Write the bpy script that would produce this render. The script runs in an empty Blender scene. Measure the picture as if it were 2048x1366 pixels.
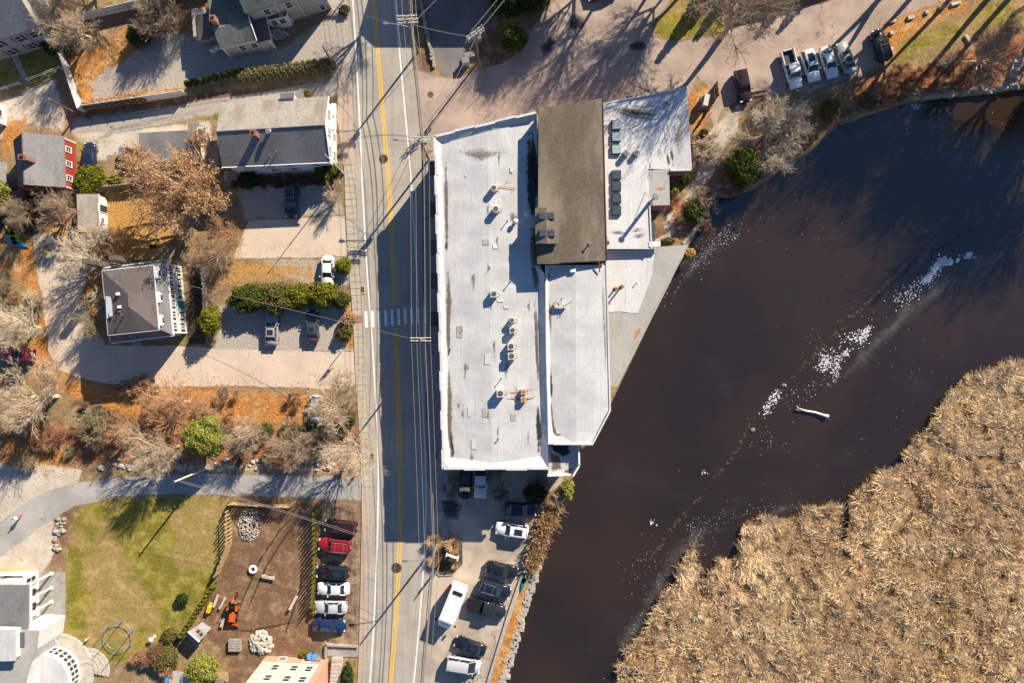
import bpy, math, random
import numpy as np
from mathutils import Vector, Matrix, noise as mnoise

# ------------------------------------------------------------ camera, sky, sun, exposure
scene = bpy.context.scene
COL = scene.collection
CAMH, FPX = 100.0, 1365.0
cam_d = bpy.data.cameras.new('camera'); cam = bpy.data.objects.new('camera', cam_d); COL.objects.link(cam)
cam.location = (0, 0, CAMH); cam_d.sensor_width = 36; cam_d.lens = 36 * FPX / 2048
cam_d.clip_start = 0.5; cam_d.clip_end = 6000
scene.camera = cam
SUN_EL = math.radians(29.0); SDX, SDY = -0.605, -0.796       # shadows fall this way on the ground
world = bpy.data.worlds.new('World'); scene.world = world; world.use_nodes = True
wn = world.node_tree.nodes; wl = world.node_tree.links
sky = wn.new('ShaderNodeTexSky'); sky.sky_type = 'NISHITA'; sky.sun_disc = False
sky.sun_elevation = SUN_EL; sky.sun_rotation = math.atan2(-SDX, -SDY)
sky.air_density = 1.0; sky.dust_density = 0.0; sky.ozone_density = 6.0
wl.new(sky.outputs['Color'], wn['Background'].inputs['Color']); wn['Background'].inputs['Strength'].default_value = 0.066
sun_d = bpy.data.lights.new('sun', 'SUN'); sun_d.energy = 5.0; sun_d.angle = math.radians(0.5); sun_d.color = (1.0, 0.87, 0.69)
sun = bpy.data.objects.new('sun', sun_d); COL.objects.link(sun)
sun.rotation_euler = Vector((SDX*math.cos(SUN_EL), SDY*math.cos(SUN_EL), -math.sin(SUN_EL))).to_track_quat('-Z', 'Y').to_euler()
sun.location = (60, 80, 60)
vs = scene.view_settings; vs.view_transform = 'Standard'; vs.look = 'None'; vs.gamma = 1; vs.use_curve_mapping = False
vs.exposure = 0.95
scene.render.engine = 'CYCLES'
scene.cycles.max_bounces = 5; scene.cycles.diffuse_bounces = 2; scene.cycles.glossy_bounces = 2; scene.cycles.transparent_max_bounces = 12

# ------------------------------------------------------------ helpers
random.seed(7); RNG = np.random.default_rng(7)
def P(px, py, z=0.0):
    """photo pixel + height above the ground -> world point"""
    k = (CAMH - z) / FPX
    return Vector(((px-1024)*k, -(py-683)*k, z))
def PX(pts, z=0.0): return [P(a, b, z) for a, b in pts]
def lerp(a, b, t): return a + (b-a)*t
def polyline(pts, y):
    for (x0, y0), (x1, y1) in zip(pts, pts[1:]):
        if y0 <= y <= y1: return x0 + (x1-x0)*(y-y0)/(y1-y0)
    return pts[-1][0] if y > pts[-1][1] else pts[0][0]

def props(o, label=None, cat=None, group=None, kind=None):
    if label: o['label'] = label
    if cat: o['category'] = cat
    if group: o['group'] = group
    if kind: o['kind'] = kind
    return o
def thing(name, label, cat, loc=(0,0,0), rz=0.0, group=None):
    o = bpy.data.objects.new(name, None); COL.objects.link(o); o.empty_display_size = 0.3
    o.location = loc; o.rotation_euler = (0, 0, rz)
    return props(o, label, cat, group)
def copy_tree(o, parent=None):
    c = o.copy(); COL.objects.link(c); c.parent = parent
    for ch in list(o.children): copy_tree(ch, c)
    return c
def mesh_np(name, V, F, k):
    """fast mesh: V (n,3) array, F (m,k) array"""
    me = bpy.data.meshes.new(name); V = np.asarray(V, np.float32); F = np.asarray(F, np.int32)
    me.vertices.add(len(V)); me.vertices.foreach_set('co', V.ravel())
    me.loops.add(F.size); me.loops.foreach_set('vertex_index', F.ravel())
    me.polygons.add(len(F)); me.polygons.foreach_set('loop_start', np.arange(0, F.size, k, dtype=np.int32))
    me.polygons.foreach_set('loop_total', np.full(len(F), k, np.int32))
    me.update(); me.validate()
    return me
def link(name, me, mat, parent=None, smooth=False):
    o = bpy.data.objects.new(name, me); COL.objects.link(o)
    if mat: me.materials.append(mat)
    if smooth: me.polygons.foreach_set('use_smooth', [True]*len(me.polygons))
    o.parent = parent
    return o

class MB:
    def __init__(s, org=(0,0,0)): s.v = []; s.f = []; s.o = Vector(org)
    def add(s, vs, fs):
        b = len(s.v); s.v += [tuple(Vector(p)-s.o) for p in vs]; s.f += [tuple(i+b for i in f) for f in fs]; return s
    def box(s, x0, x1, y0, y1, z0, z1, m=None, taper=0.0):
        t = taper
        vs = [(x0,y0,z0),(x1,y0,z0),(x1,y1,z0),(x0,y1,z0),(x0+t,y0+t,z1),(x1-t,y0+t,z1),(x1-t,y1-t,z1),(x0+t,y1-t,z1)]
        if m is not None: vs = [m @ Vector(p) for p in vs]
        return s.add(vs, [(3,2,1,0),(4,5,6,7),(0,1,5,4),(1,2,6,5),(2,3,7,6),(3,0,4,7)])
    def cbox(s, c, size, rz=0.0, taper=0.0):
        a, b, h = size[0]/2, size[1]/2, size[2]
        return s.box(-a, a, -b, b, 0, h, Matrix.Translation(Vector(c)) @ Matrix.Rotation(rz, 4, 'Z'), taper)
    def prism(s, pts, z0, z1):
        n = len(pts); vs = [(p[0],p[1],z0) for p in pts] + [(p[0],p[1],z1) for p in pts]
        a = sum(pts[i][0]*pts[(i+1)%n][1]-pts[(i+1)%n][0]*pts[i][1] for i in range(n))
        idx = list(range(n))
        if a < 0: idx.reverse()
        fs = [tuple(reversed(idx)), tuple(i+n for i in idx)]
        for k in range(n):
            i, j = idx[k], idx[(k+1)%n]; fs.append((i, j, j+n, i+n))
        return s.add(vs, fs)
    def slab(s, pts, t):
        """polygon of 3-D points thickened downwards"""
        n = len(pts); pts = [Vector(p) for p in pts]
        a = sum(pts[i].x*pts[(i+1)%n].y-pts[(i+1)%n].x*pts[i].y for i in range(n))
        if a < 0: pts.reverse()
        vs = pts + [p-Vector((0,0,t)) for p in pts]
        fs = [tuple(range(n)), tuple(reversed(range(n, 2*n)))]
        for i in range(n):
            j = (i+1) % n; fs.append((i, i+n, j+n, j))
        return s.add(vs, fs)
    def face(s, pts): return s.add(pts, [tuple(range(len(pts)))])
    def tube(s, path, rad, n=8, cap=True):
        path = [Vector(p) for p in path]; rad = rad if isinstance(rad, (list, tuple)) else [rad]*len(path)
        vs = []; fs = []
        for i, p in enumerate(path):
            d = (path[min(i+1, len(path)-1)]-path[max(i-1, 0)]).normalized()
            u = d.cross(Vector((0,0,1)) if abs(d.z) < 0.9 else Vector((1,0,0))).normalized(); w = d.cross(u)
            for k in range(n):
                a = 2*math.pi*k/n; vs.append(p + (u*math.cos(a)+w*math.sin(a))*rad[i])
        for i in range(len(path)-1):
            for k in range(n):
                a, b = i*n+k, i*n+(k+1) % n; fs.append((a, a+n, b+n, b))
        if cap: fs += [tuple(range(n)), tuple(reversed(range(len(vs)-n, len(vs))))]
        return s.add(vs, fs)
    def lathe(s, prof, n=16, c=(0,0,0)):
        vs = []; fs = []; m = len(prof)
        for r, z in prof:
            for k in range(n):
                a = 2*math.pi*k/n; vs.append((c[0]+r*math.cos(a), c[1]+r*math.sin(a), c[2]+z))
        for i in range(m-1):
            for k in range(n):
                a, b = i*n+k, i*n+(k+1) % n; fs.append((a, b, b+n, a+n))
        fs += [tuple(reversed(range(n))), tuple(range((m-1)*n, m*n))]
        return s.add(vs, fs)
    def blob(s, c, r, seed=0, nu=8, nv=5, amp=0.22):
        """lumpy stone-like ellipsoid"""
        rnd = random.Random(seed); vs = []; fs = []; r = r if isinstance(r, (tuple, list)) else (r, r, r)
        for i in range(nv+1):
            th = math.pi*i/nv
            for k in range(nu):
                ph = 2*math.pi*k/nu; q = 1+rnd.uniform(-amp, amp)
                vs.append((c[0]+r[0]*q*math.sin(th)*math.cos(ph), c[1]+r[1]*q*math.sin(th)*math.sin(ph), c[2]+r[2]*q*math.cos(th)))
        for i in range(nv):
            for k in range(nu):
                a, b = i*nu+k, i*nu+(k+1) % nu; fs.append((a, a+nu, b+nu, b))
        return s.add(vs, fs)
    def build(s, name, mat, parent=None, smooth=False):
        me = bpy.data.meshes.new(name); me.from_pydata([tuple(v) for v in s.v], [], s.f); me.update()
        return link(name, me, mat, parent, smooth)

# ------------------------------------------------------------ materials
MATS = {}
class NT:
    def __init__(s, name):
        s.m = bpy.data.materials.new(name); s.m.use_nodes = True; s.t = s.m.node_tree; s.n = s.t.nodes; s.l = s.t.links
        s.b = s.n['Principled BSDF']; MATS[name] = s.m
    def node(s, t, **kw):
        n = s.n.new(t)
        for k, v in kw.items(): setattr(n, k, v)
        return n
    def put(s, sock, v):
        if hasattr(v, 'is_output') or isinstance(v, bpy.types.NodeSocket): s.l.new(v, sock)
        else: sock.default_value = v
    def pos(s, sc=(1,1,1), rot=0.0, obj=False):
        src = s.node('ShaderNodeTexCoord').outputs['Object'] if obj else s.node('ShaderNodeNewGeometry').outputs['Position']
        if sc == (1,1,1) and rot == 0: return src
        mp = s.node('ShaderNodeMapping'); s.l.new(src, mp.inputs[0]); mp.inputs['Scale'].default_value = sc; mp.inputs['Rotation'].default_value = (0,0,rot)
        return mp.outputs[0]
    def noise(s, vec, scale, detail=4.0, rough=0.55, dist=0.0):
        n = s.node('ShaderNodeTexNoise'); s.l.new(vec, n.inputs['Vector']); n.inputs['Scale'].default_value = scale
        n.inputs['Detail'].default_value = detail; n.inputs['Roughness'].default_value = rough; n.inputs['Distortion'].default_value = dist
        return n.outputs['Fac']
    def voro(s, vec, scale, out='Distance'):
        n = s.node('ShaderNodeTexVoronoi'); s.l.new(vec, n.inputs['Vector']); n.inputs['Scale'].default_value = scale
        return n.outputs[out]
    def ramp(s, f, a, b):
        n = s.node('ShaderNodeMapRange', interpolation_type='SMOOTHSTEP'); s.put(n.inputs[0], f)
        n.inputs[1].default_value = a; n.inputs[2].default_value = b; return n.outputs[0]
    def mix(s, f, a, b, mode='MIX'):
        n = s.node('ShaderNodeMix', data_type='RGBA', blend_type=mode); s.put(n.inputs[0], f)
        for i, v in ((6, a), (7, b)):
            if isinstance(v, tuple): v = (*v[:3], 1.0)
            s.put(n.inputs[i], v)
        return n.outputs[2]
    def math(s, op, a, b=0.0, clamp=False):
        n = s.node('ShaderNodeMath', operation=op, use_clamp=clamp); s.put(n.inputs[0], a); s.put(n.inputs[1], b); return n.outputs[0]
    def bump(s, h, strength, dist=0.1):
        n = s.node('ShaderNodeBump'); s.l.new(h, n.inputs['Height']); n.inputs['Strength'].default_value = strength; n.inputs['Distance'].default_value = dist
        s.l.new(n.outputs[0], s.b.inputs['Normal'])
    def done(s, col, rough=0.85, metal=0.0, spec=0.3):
        if isinstance(col, tuple): col = (*col[:3], 1.0)
        s.put(s.b.inputs['Base Color'], col); s.put(s.b.inputs['Roughness'], rough); s.b.inputs['Metallic'].default_value = metal
        s.b.inputs['Specular IOR Level'].default_value = spec
        return s.m
def pm(name, c1, c2=None, sc=2.0, rough=0.85, bump=0.0, bsc=8.0, fine=0.0, metal=0.0, spec=0.3, obj=False, lo=0.3, hi=0.7, detail=5.0, dist=0.05, patch=None):
    """two-tone noise material with optional grain, relief and broad patches"""
    t = NT(name); p = t.pos(obj=obj); c = (*c1, 1.0)
    if c2: c = t.mix(t.ramp(t.noise(p, sc, detail), lo, hi), c1, c2)
    if patch: c = t.mix(t.ramp(t.noise(p, patch[1], 3.0), 0.45, 0.7), c, patch[0])
    if fine: c = t.mix(fine, c, t.mix(t.ramp(t.noise(p, 22.0, 2.0), 0.35, 0.65), (0,0,0), (1,1,1)), 'OVERLAY')
    if bump: t.bump(t.noise(p, bsc, 4.0), bump, dist)
    return t.done(c, rough, metal, spec)
def simple(name, c, rough=0.6, metal=0.0, spec=0.4): return pm(name, c, tuple(x*0.8 for x in c), sc=3.0, rough=rough, metal=metal, spec=spec)
def make_materials():
    # pavement
    def asphalt(name, c1, c2, streak=0.35, crack=0.5):
        t = NT(name); p = t.pos()
        c = t.mix(t.ramp(t.noise(p, 0.22, 4.0), 0.35, 0.65), c1, c2)
        st = t.ramp(t.noise(t.pos(sc=(1.7, 0.05, 1), rot=math.radians(-3)), 1.0, 3.0), 0.42, 0.72)
        c = t.mix(t.math('MULTIPLY', st, streak), c, tuple(x*0.62 for x in c1))
        c = t.mix(0.20, c, t.mix(t.ramp(t.noise(p, 11.0, 4.0, 0.75), 0.3, 0.7), (0.1,0.1,0.1), (0.9,0.9,0.9)), 'OVERLAY')
        c = t.mix(t.math('MULTIPLY', t.ramp(t.noise(p, 1.1, 6.0, 0.72), 0.56, 0.72), 0.35), c, tuple(x*0.6 for x in c2)); w = t.node('ShaderNodeVectorMath', operation='ADD'); t.l.new(p, w.inputs[0])
        nz = t.node('ShaderNodeTexNoise'); t.l.new(p, nz.inputs['Vector']); nz.inputs['Scale'].default_value = 0.35; nz.inputs['Detail'].default_value = 5
        sc = t.node('ShaderNodeVectorMath', operation='SCALE'); t.l.new(nz.outputs['Color'], sc.inputs[0]); sc.inputs['Scale'].default_value = 5.0
        t.l.new(sc.outputs[0], w.inputs[1])
        v = t.node('ShaderNodeTexVoronoi', feature='DISTANCE_TO_EDGE'); t.l.new(w.outputs[0], v.inputs['Vector']); v.inputs['Scale'].default_value = 0.13
        ck = t.math('MULTIPLY', t.math('SUBTRACT', 1.0, t.ramp(v.outputs['Distance'], 0.002, 0.012)), t.ramp(t.noise(p, 0.12, 2.0), 0.5, 0.62))
        c = t.mix(t.math('MULTIPLY', ck, crack), c, tuple(x*0.3 for x in c1))
        t.bump(t.noise(p, 14.0, 3.0), 0.25, 0.03)
        return t.done(c, 0.9, spec=0.2)
    asphalt('road_asphalt', (0.40,0.365,0.315), (0.335,0.305,0.265))
    asphalt('lot_asphalt', (0.44,0.345,0.285), (0.31,0.245,0.205), 0.1, 0.7)
    asphalt('drive_asphalt', (0.59,0.485,0.385), (0.51,0.42,0.335), 0.08, 0.4)
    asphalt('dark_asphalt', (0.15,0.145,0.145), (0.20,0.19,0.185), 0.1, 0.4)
    asphalt('path_asphalt', (0.40,0.385,0.365), (0.31,0.30,0.285), 0.0, 0.6)
    asphalt('yard_asphalt', (0.50,0.42,0.33), (0.31,0.265,0.22), 0.0, 0.9)
    asphalt('walk_asphalt', (0.47,0.37,0.29), (0.38,0.31,0.26), 0.0, 1.0)
    pm('concrete', (0.47,0.42,0.33), (0.39,0.35,0.28), 1.5, bump=0.2, fine=0.25)
    pm('grey_concrete', (0.36,0.34,0.31), (0.26,0.25,0.23), 1.2, bump=0.2, fine=0.25)
    pm('kerb_stone', (0.42,0.40,0.37), (0.30,0.28,0.26), 2.0, bump=0.3, fine=0.3)
    for n, c in (('line_white', (0.78,0.77,0.74)), ('line_yellow', (0.82,0.45,0.012))):
        t = NT(n); p = t.pos(); f = t.ramp(t.noise(p, 5.0, 5.0, 0.7), 0.28, 0.5)
        t.done(t.mix(f, tuple(lerp(x, 0.33, 0.25) for x in c), c), 0.8)
    pm('brick_paver', (0.40,0.18,0.14), (0.30,0.14,0.115), 4.0, bump=0.2)
    pm('iron', (0.10,0.085,0.07), (0.16,0.12,0.09), 6.0, 0.6, metal=0.4, bump=0.3)
    # roofs
    def membrane(name, c1, c2, seam=1.06, rot=1.2):
        t = NT(name); p = t.pos()
        c = t.mix(t.ramp(t.noise(p, 0.35, 5.0), 0.35, 0.7), c1, c2)
        mp = t.pos(rot=math.radians(rot)); wob = t.noise(p, 0.7, 3.0)
        sp = t.node('ShaderNodeSeparateXYZ'); t.l.new(mp, sp.inputs[0])
        fx = t.math('FRACT', t.math('ADD', t.math('DIVIDE', sp.outputs[0], seam), t.math('MULTIPLY', wob, 0.16)))
        line = t.ramp(t.math('ABSOLUTE', t.math('SUBTRACT', fx, 0.5)), 0.0, 0.07)
        fy = t.math('FRACT', t.math('ADD', t.math('DIVIDE', sp.outputs[1], 7.3), t.math('MULTIPLY', wob, 0.05)))
        liney = t.ramp(t.math('ABSOLUTE', t.math('SUBTRACT', fy, 0.5)), 0.0, 0.012)
        lines = t.math('MULTIPLY', line, liney)
        c = t.mix(t.math('MULTIPLY', t.math('SUBTRACT', 1.0, lines), t.ramp(t.noise(p, 0.8, 3.0), 0.35, 0.6)), c, tuple(x*0.78 for x in c1))
        sp2 = t.ramp(t.noise(p, 2.6, 6.0, 0.75), 0.66, 0.76)
        c = t.mix(t.math('MULTIPLY', sp2, 0.5), c, tuple(x*0.5 for x in c1))
        stn = t.ramp(t.noise(t.pos(sc=(4.0, 0.25, 1)), 1.0, 5.0, 0.7), 0.55, 0.8)
        c = t.mix(t.math('MULTIPLY', stn, 0.35), c, tuple(x*0.62 for x in c1))
        rip = t.ramp(t.noise(t.pos(sc=(7.5, 0.9, 1), rot=math.radians(rot)), 1.0, 3.0, 0.6), 0.35, 0.7); c = t.mix(t.math('MULTIPLY', rip, 0.42), c, tuple(x*0.68 for x in c1)); h = t.math('ADD', t.math('MULTIPLY', line, 0.35), t.noise(t.pos(sc=(3.2, 0.8, 1)), 1.0, 5.0, 0.65))
        t.bump(t.math('ADD', h, t.math('MULTIPLY', t.noise(p, 5.0, 3.0), 0.35)), 0.42, 0.05)
        return t.done(c, 0.55, spec=0.4)
    membrane('membrane', (0.535,0.54,0.54), (0.42,0.425,0.43))
    membrane('membrane_bright', (0.60,0.60,0.60), (0.52,0.52,0.525), 2.9)
    membrane('membrane_grey', (0.40,0.385,0.355), (0.34,0.33,0.31), 3.5, 28)
    def shingle(name, c1, c2, rot, sc=3.2, moss=None, msc=0.25, bs=0.55):
        t = NT(name); p = t.pos()
        mp = t.pos(rot=math.radians(rot))
        br = t.node('ShaderNodeTexBrick'); t.l.new(mp, br.inputs['Vector']); br.inputs['Scale'].default_value = sc
        br.inputs['Color1'].default_value = (*c1, 1); br.inputs['Color2'].default_value = (*c2, 1); br.inputs['Mortar'].default_value = (*[x*0.55 for x in c1], 1)
        br.inputs['Mortar Size'].default_value = 0.03; br.inputs['Brick Width'].default_value = 0.9; br.inputs['Row Height'].default_value = 0.45
        c = t.mix(0.4, br.outputs['Color'], t.mix(t.ramp(t.noise(p, 7.0, 4.0, 0.7), 0.3, 0.7), (0.15,0.15,0.15), (0.85,0.85,0.85)), 'OVERLAY')
        if moss: c = t.mix(t.math('MULTIPLY', t.ramp(t.noise(t.pos(sc=(1.4,0.5,1), rot=math.radians(rot)), msc, 6.0, 0.65), 0.4, 0.66), 0.85), c, moss)
        t.bump(t.math('ADD', br.outputs['Fac'], t.noise(p, 6.0, 4.0)), bs, 0.06)
        return t.done(c, 0.92, spec=0.15)
    shingle('brown_shingle', (0.110,0.090,0.066), (0.145,0.12,0.09), 1, 3.2, (0.235,0.20,0.16), 0.13)
    shingle('pale_shingle', (0.40,0.37,0.33), (0.33,0.30,0.27), 3, 3.4, (0.24,0.20,0.17), 0.4)
    shingle('grey_shingle', (0.21,0.21,0.215), (0.165,0.165,0.17), 4, 3.4, (0.25,0.25,0.25), 0.2)
    shingle('dark_shingle', (0.135,0.115,0.11), (0.11,0.095,0.09), 5, 3.6, (0.15,0.13,0.125), 0.3, 0.35)
    shingle('green_shingle', (0.15,0.175,0.145), (0.11,0.13,0.11), 12, 3.2, (0.22,0.23,0.20), 0.3)
    shingle('blue_shingle', (0.22,0.225,0.24), (0.26,0.265,0.28), 10, 3.0, (0.18,0.18,0.20), 0.3)
    def stain(name, c, lo, hi, sc=1.6):
        """dirt film whose ragged outline comes from noise"""
        t = NT(name); p = t.pos(); at = t.node('ShaderNodeAttribute', attribute_name='edge')
        f = t.ramp(t.math('ADD', at.outputs['Fac'], t.math('MULTIPLY', t.math('SUBTRACT', t.noise(p, sc, 6.0, 0.7), 0.5), 1.6)), lo, hi)
        t.done(t.mix(t.noise(p, 3.0, 4.0), tuple(x*0.6 for x in c), tuple(x*1.3 for x in c)), 0.7); t.put(t.b.inputs['Alpha'], t.math('MULTIPLY', f, 0.93)); return t.m
    stain('stain_black', (0.03,0.026,0.022), 0.15, 0.5)
    stain('stain_brown', (0.15,0.115,0.085), 0.05, 0.75)
    stain('stain_grey', (0.20,0.185,0.17), 0.15, 1.0, 2.4)
    stain('stain_rust', (0.50,0.22,0.05), 0.15, 0.6, 3.0)
    stain('stain_soil', (0.075,0.045,0.027), 0.1, 0.9, 1.8)
    stain('snow_ice', (0.75,0.78,0.82), 0.4, 0.8, 2.0)
    stain('wet_mud', (0.045,0.042,0.040), 0.2, 1.1, 2.6)
    stain('track_pale', (0.40,0.37,0.34), 0.1, 0.9, 1.5)
    # walls and trims
    def clapboard(name, c, sc=5.0):
        t = NT(name); p = t.pos(); sp = t.node('ShaderNodeSeparateXYZ'); t.l.new(p, sp.inputs[0])
        f = t.math('FRACT', t.math('MULTIPLY', sp.outputs[2], sc)); l = t.ramp(f, 0.0, 0.15)
        t.bump(f, 0.4, 0.02)
        return t.done(t.mix(l, tuple(x*0.6 for x in c), t.mix(t.ramp(t.noise(p, 1.2, 4.0), 0.3, 0.7), c, tuple(x*0.88 for x in c))), 0.75)
    clapboard('white_clapboard', (0.70,0.70,0.69)); clapboard('beige_clapboard', (0.40,0.37,0.33)); clapboard('red_clapboard', (0.34,0.045,0.03))
    clapboard('cream_clapboard', (0.78,0.66,0.47)); clapboard('pink_wall', (0.60,0.33,0.24)); clapboard('grey_clapboard', (0.33,0.33,0.34)); clapboard('tan_wall', (0.44,0.34,0.24))
    def brick(name, c1, c2):
        t = NT(name); p = t.pos(); sp = t.node('ShaderNodeSeparateXYZ'); t.l.new(p, sp.inputs[0]); cb = t.node('ShaderNodeCombineXYZ')
        t.l.new(t.math('ADD', sp.outputs[0], sp.outputs[1]), cb.inputs[0]); t.l.new(sp.outputs[2], cb.inputs[1])
        br = t.node('ShaderNodeTexBrick'); t.l.new(cb.outputs[0], br.inputs['Vector']); br.inputs['Scale'].default_value = 4.0
        br.inputs['Color1'].default_value = (*c1, 1); br.inputs['Color2'].default_value = (*c2, 1); br.inputs['Mortar'].default_value = (0.4,0.38,0.35,1)
        return t.done(br.outputs['Color'], 0.85)
    brick('brick_wall', (0.30,0.10,0.07), (0.22,0.075,0.055))
    simple('trim_white', (0.78,0.78,0.77)); simple('window_frame', (0.72,0.72,0.70)); simple('shutter', (0.035,0.038,0.045)); simple('door_dark', (0.05,0.045,0.04))
    t = NT('glass'); t.done((0.02,0.028,0.035), 0.06, spec=0.8)
    t = NT('skylight_glass'); t.done((0.055,0.08,0.095), 0.12, spec=0.9)
    t = NT('skylight_pale'); t.done((0.30,0.40,0.43), 0.2, spec=0.8)
    simple('bronze_frame', (0.06,0.045,0.038)); simple('gutter', (0.025,0.022,0.022))
    pm('flashing', (0.30,0.42,0.46), (0.2,0.3,0.33), 3.0, 0.5, metal=0.3)
    pm('rusty_steel', (0.30,0.13,0.05), (0.16,0.09,0.06), 4.0, 0.7, metal=0.3)
    simple('galvanised', (0.45,0.46,0.47), 0.4, 0.7); simple('unit_beige', (0.58,0.55,0.48), 0.5); simple('black_plastic', (0.015,0.015,0.016), 0.5)
    simple('fan_dark', (0.02,0.02,0.022)); simple('orange_metal', (0.62,0.20,0.03)); simple('yellow_paint', (0.70,0.45,0.02), 0.4); simple('tractor_orange', (0.62,0.12,0.02), 0.4)
    simple('white_paint', (0.80,0.80,0.80), 0.35); simple('blue_paint', (0.10,0.30,0.62), 0.4); simple('teal_paint', (0.0,0.30,0.26), 0.35); simple('kayak_yellow', (0.52,0.46,0.01), 0.35); simple('kayak_blue', (0.01,0.30,0.62), 0.35)
    simple('red_plastic', (0.55,0.03,0.02), 0.4); simple('rubber', (0.018,0.018,0.018), 0.8); simple('chrome', (0.6,0.6,0.6), 0.2, 0.9)
    simple('tail_red', (0.5,0.01,0.01), 0.2); simple('lamp_clear', (0.75,0.77,0.8), 0.1); simple('amber', (0.7,0.25,0.02), 0.3)
    pm('pole_wood', (0.30,0.24,0.17), (0.18,0.14,0.10), 3.0, bump=0.3); pm('fresh_wood', (0.55,0.38,0.19), (0.42,0.28,0.14), 3.0, bump=0.3); pm('grey_wood', (0.42,0.38,0.33), (0.28,0.25,0.22), 3.0, bump=0.3)
    pm('arm_wood', (0.55,0.52,0.42), (0.40,0.37,0.30), 3.0); simple('insulator', (0.6,0.6,0.58), 0.3); simple('wire', (0.30,0.28,0.26), 0.5); simple('wire_dark', (0.05,0.045,0.045), 0.5)
    pm('stone', (0.40,0.37,0.33), (0.25,0.23,0.20), 2.0, bump=0.5, fine=0.3); pm('pale_stone', (0.55,0.50,0.43), (0.40,0.36,0.31), 2.0, bump=0.5, fine=0.3); pm('wet_stone', (0.075,0.052,0.032), (0.045,0.034,0.024), 2.0, bump=0.5)
    pm('granite_block', (0.44,0.405,0.35), (0.28,0.255,0.22), 3.0, bump=0.4, fine=0.3)
    # plants
    def leafmat(name, c1, c2, c3=None, sc=2.0, trans=0.12):
        t = NT(name); p = t.pos(); c = t.mix(t.ramp(t.noise(p, sc, 3.0), 0.35, 0.65), c1, c2)
        if c3: c = t.mix(t.ramp(t.noise(p, 7.0, 2.0), 0.52, 0.68), c, c3)
        c = t.mix(0.55, c, t.mix(t.ramp(t.noise(p, 13.0, 2.0), 0.3, 0.7), (0.02,0.02,0.02), (0.96,0.96,0.96)), 'OVERLAY')
        return t.done(c, 0.75, spec=0.2)
    leafmat('leaf_yellowgreen', (0.18,0.175,0.010), (0.085,0.10,0.008), (0.30,0.26,0.018))
    leafmat('leaf_green', (0.075,0.10,0.011), (0.038,0.058,0.008), (0.15,0.16,0.016))
    leafmat('leaf_dark', (0.032,0.058,0.014), (0.02,0.038,0.011), (0.065,0.095,0.02))
    leafmat('leaf_olive', (0.14,0.125,0.03), (0.085,0.08,0.02), (0.24,0.19,0.06))
    leafmat('leaf_lime', (0.27,0.27,0.05), (0.16,0.18,0.028), (0.40,0.36,0.10))
    leafmat('leaf_boxhedge', (0.19,0.165,0.075), (0.13,0.115,0.045), (0.25,0.21,0.12))
    leafmat('leaf_orange', (0.60,0.25,0.05), (0.42,0.15,0.03), (0.70,0.38,0.10))
    leafmat('leaf_red', (0.38,0.10,0.045), (0.25,0.075,0.04), (0.48,0.20,0.08))
    leafmat('leaf_tan', (0.46,0.29,0.14), (0.34,0.20,0.09), (0.55,0.38,0.20))
    leafmat('leaf_gold', (0.58,0.33,0.09), (0.44,0.22,0.05), (0.66,0.43,0.16))
    pm('inner_dark', (0.020,0.026,0.008), (0.012,0.016,0.006), 2.0)  # dark tone of the light-blocking cores added inside the foliage
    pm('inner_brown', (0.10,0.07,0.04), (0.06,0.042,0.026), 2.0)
    leafmat('bark_pale', (0.60,0.48,0.34), (0.46,0.35,0.24), None); leafmat('bark_grey', (0.46,0.35,0.25), (0.32,0.235,0.165), None); leafmat('bark_tan', (0.60,0.36,0.21), (0.44,0.25,0.14), None)
    leafmat('bark_olive', (0.36,0.31,0.18), (0.26,0.22,0.13), None); leafmat('bark_red', (0.34,0.19,0.125), (0.24,0.125,0.08), None); leafmat('bark_white', (0.70,0.60,0.46), (0.55,0.46,0.34), None)
    t = NT('reed'); p = t.pos(); at = t.node('ShaderNodeAttribute', attribute_name='tint')
    c = t.mix(at.outputs['Fac'], (0.60,0.37,0.18), (1.0,0.74,0.44)); c = t.mix(t.ramp(t.noise(p, 0.09, 4.0), 0.45, 0.65), c, t.mix(at.outputs['Fac'], (0.66,0.41,0.18), (1.0,0.78,0.45)))
    t.done(c, 0.8)
    leafmat('grass_tuft', (0.16,0.16,0.03), (0.24,0.20,0.06), (0.30,0.24,0.10)); leafmat('ornamental', (0.62,0.42,0.23), (0.45,0.29,0.15), (0.72,0.52,0.31))
    # water
    t = NT('river_water'); p = t.pos()
    c = t.mix(t.ramp(t.noise(p, 0.05, 4.0), 0.35, 0.65), (0.034,0.020,0.0105), (0.021,0.0145,0.0095))
    c = t.mix(t.math('MULTIPLY', t.ramp(t.noise(t.pos(sc=(1,1.6,1), rot=0.9), 0.08, 6.0, 0.7), 0.52, 0.75), 0.6), c, (0.033,0.027,0.021))
    t.bump(t.noise(p, 1.6, 4.0), 0.05, 0.05)
    t.done(c, 0.10, spec=1.0); t.b.inputs['IOR'].default_value = 1.5
    t = NT('ice'); p = t.pos(); t.done(t.mix(t.noise(p, 3.0), (0.40,0.43,0.46), (0.74,0.76,0.77)), 0.5)
    pm('driftwood', (0.72,0.68,0.60), (0.55,0.50,0.43), 3.0)
    t = NT('ice_film'); p = t.pos(); at = t.node('ShaderNodeAttribute', attribute_name='edge')
    f = t.ramp(t.math('ADD', at.outputs['Fac'], t.math('MULTIPLY', t.math('SUBTRACT', t.noise(p, 0.5, 8.0, 0.75), 0.5), 2.0)), 0.45, 1.3)
    t.done((0.30,0.31,0.32), 0.4); t.put(t.b.inputs['Alpha'], t.math('MULTIPLY', f, 0.20))
make_materials()
M = MATS
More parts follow.
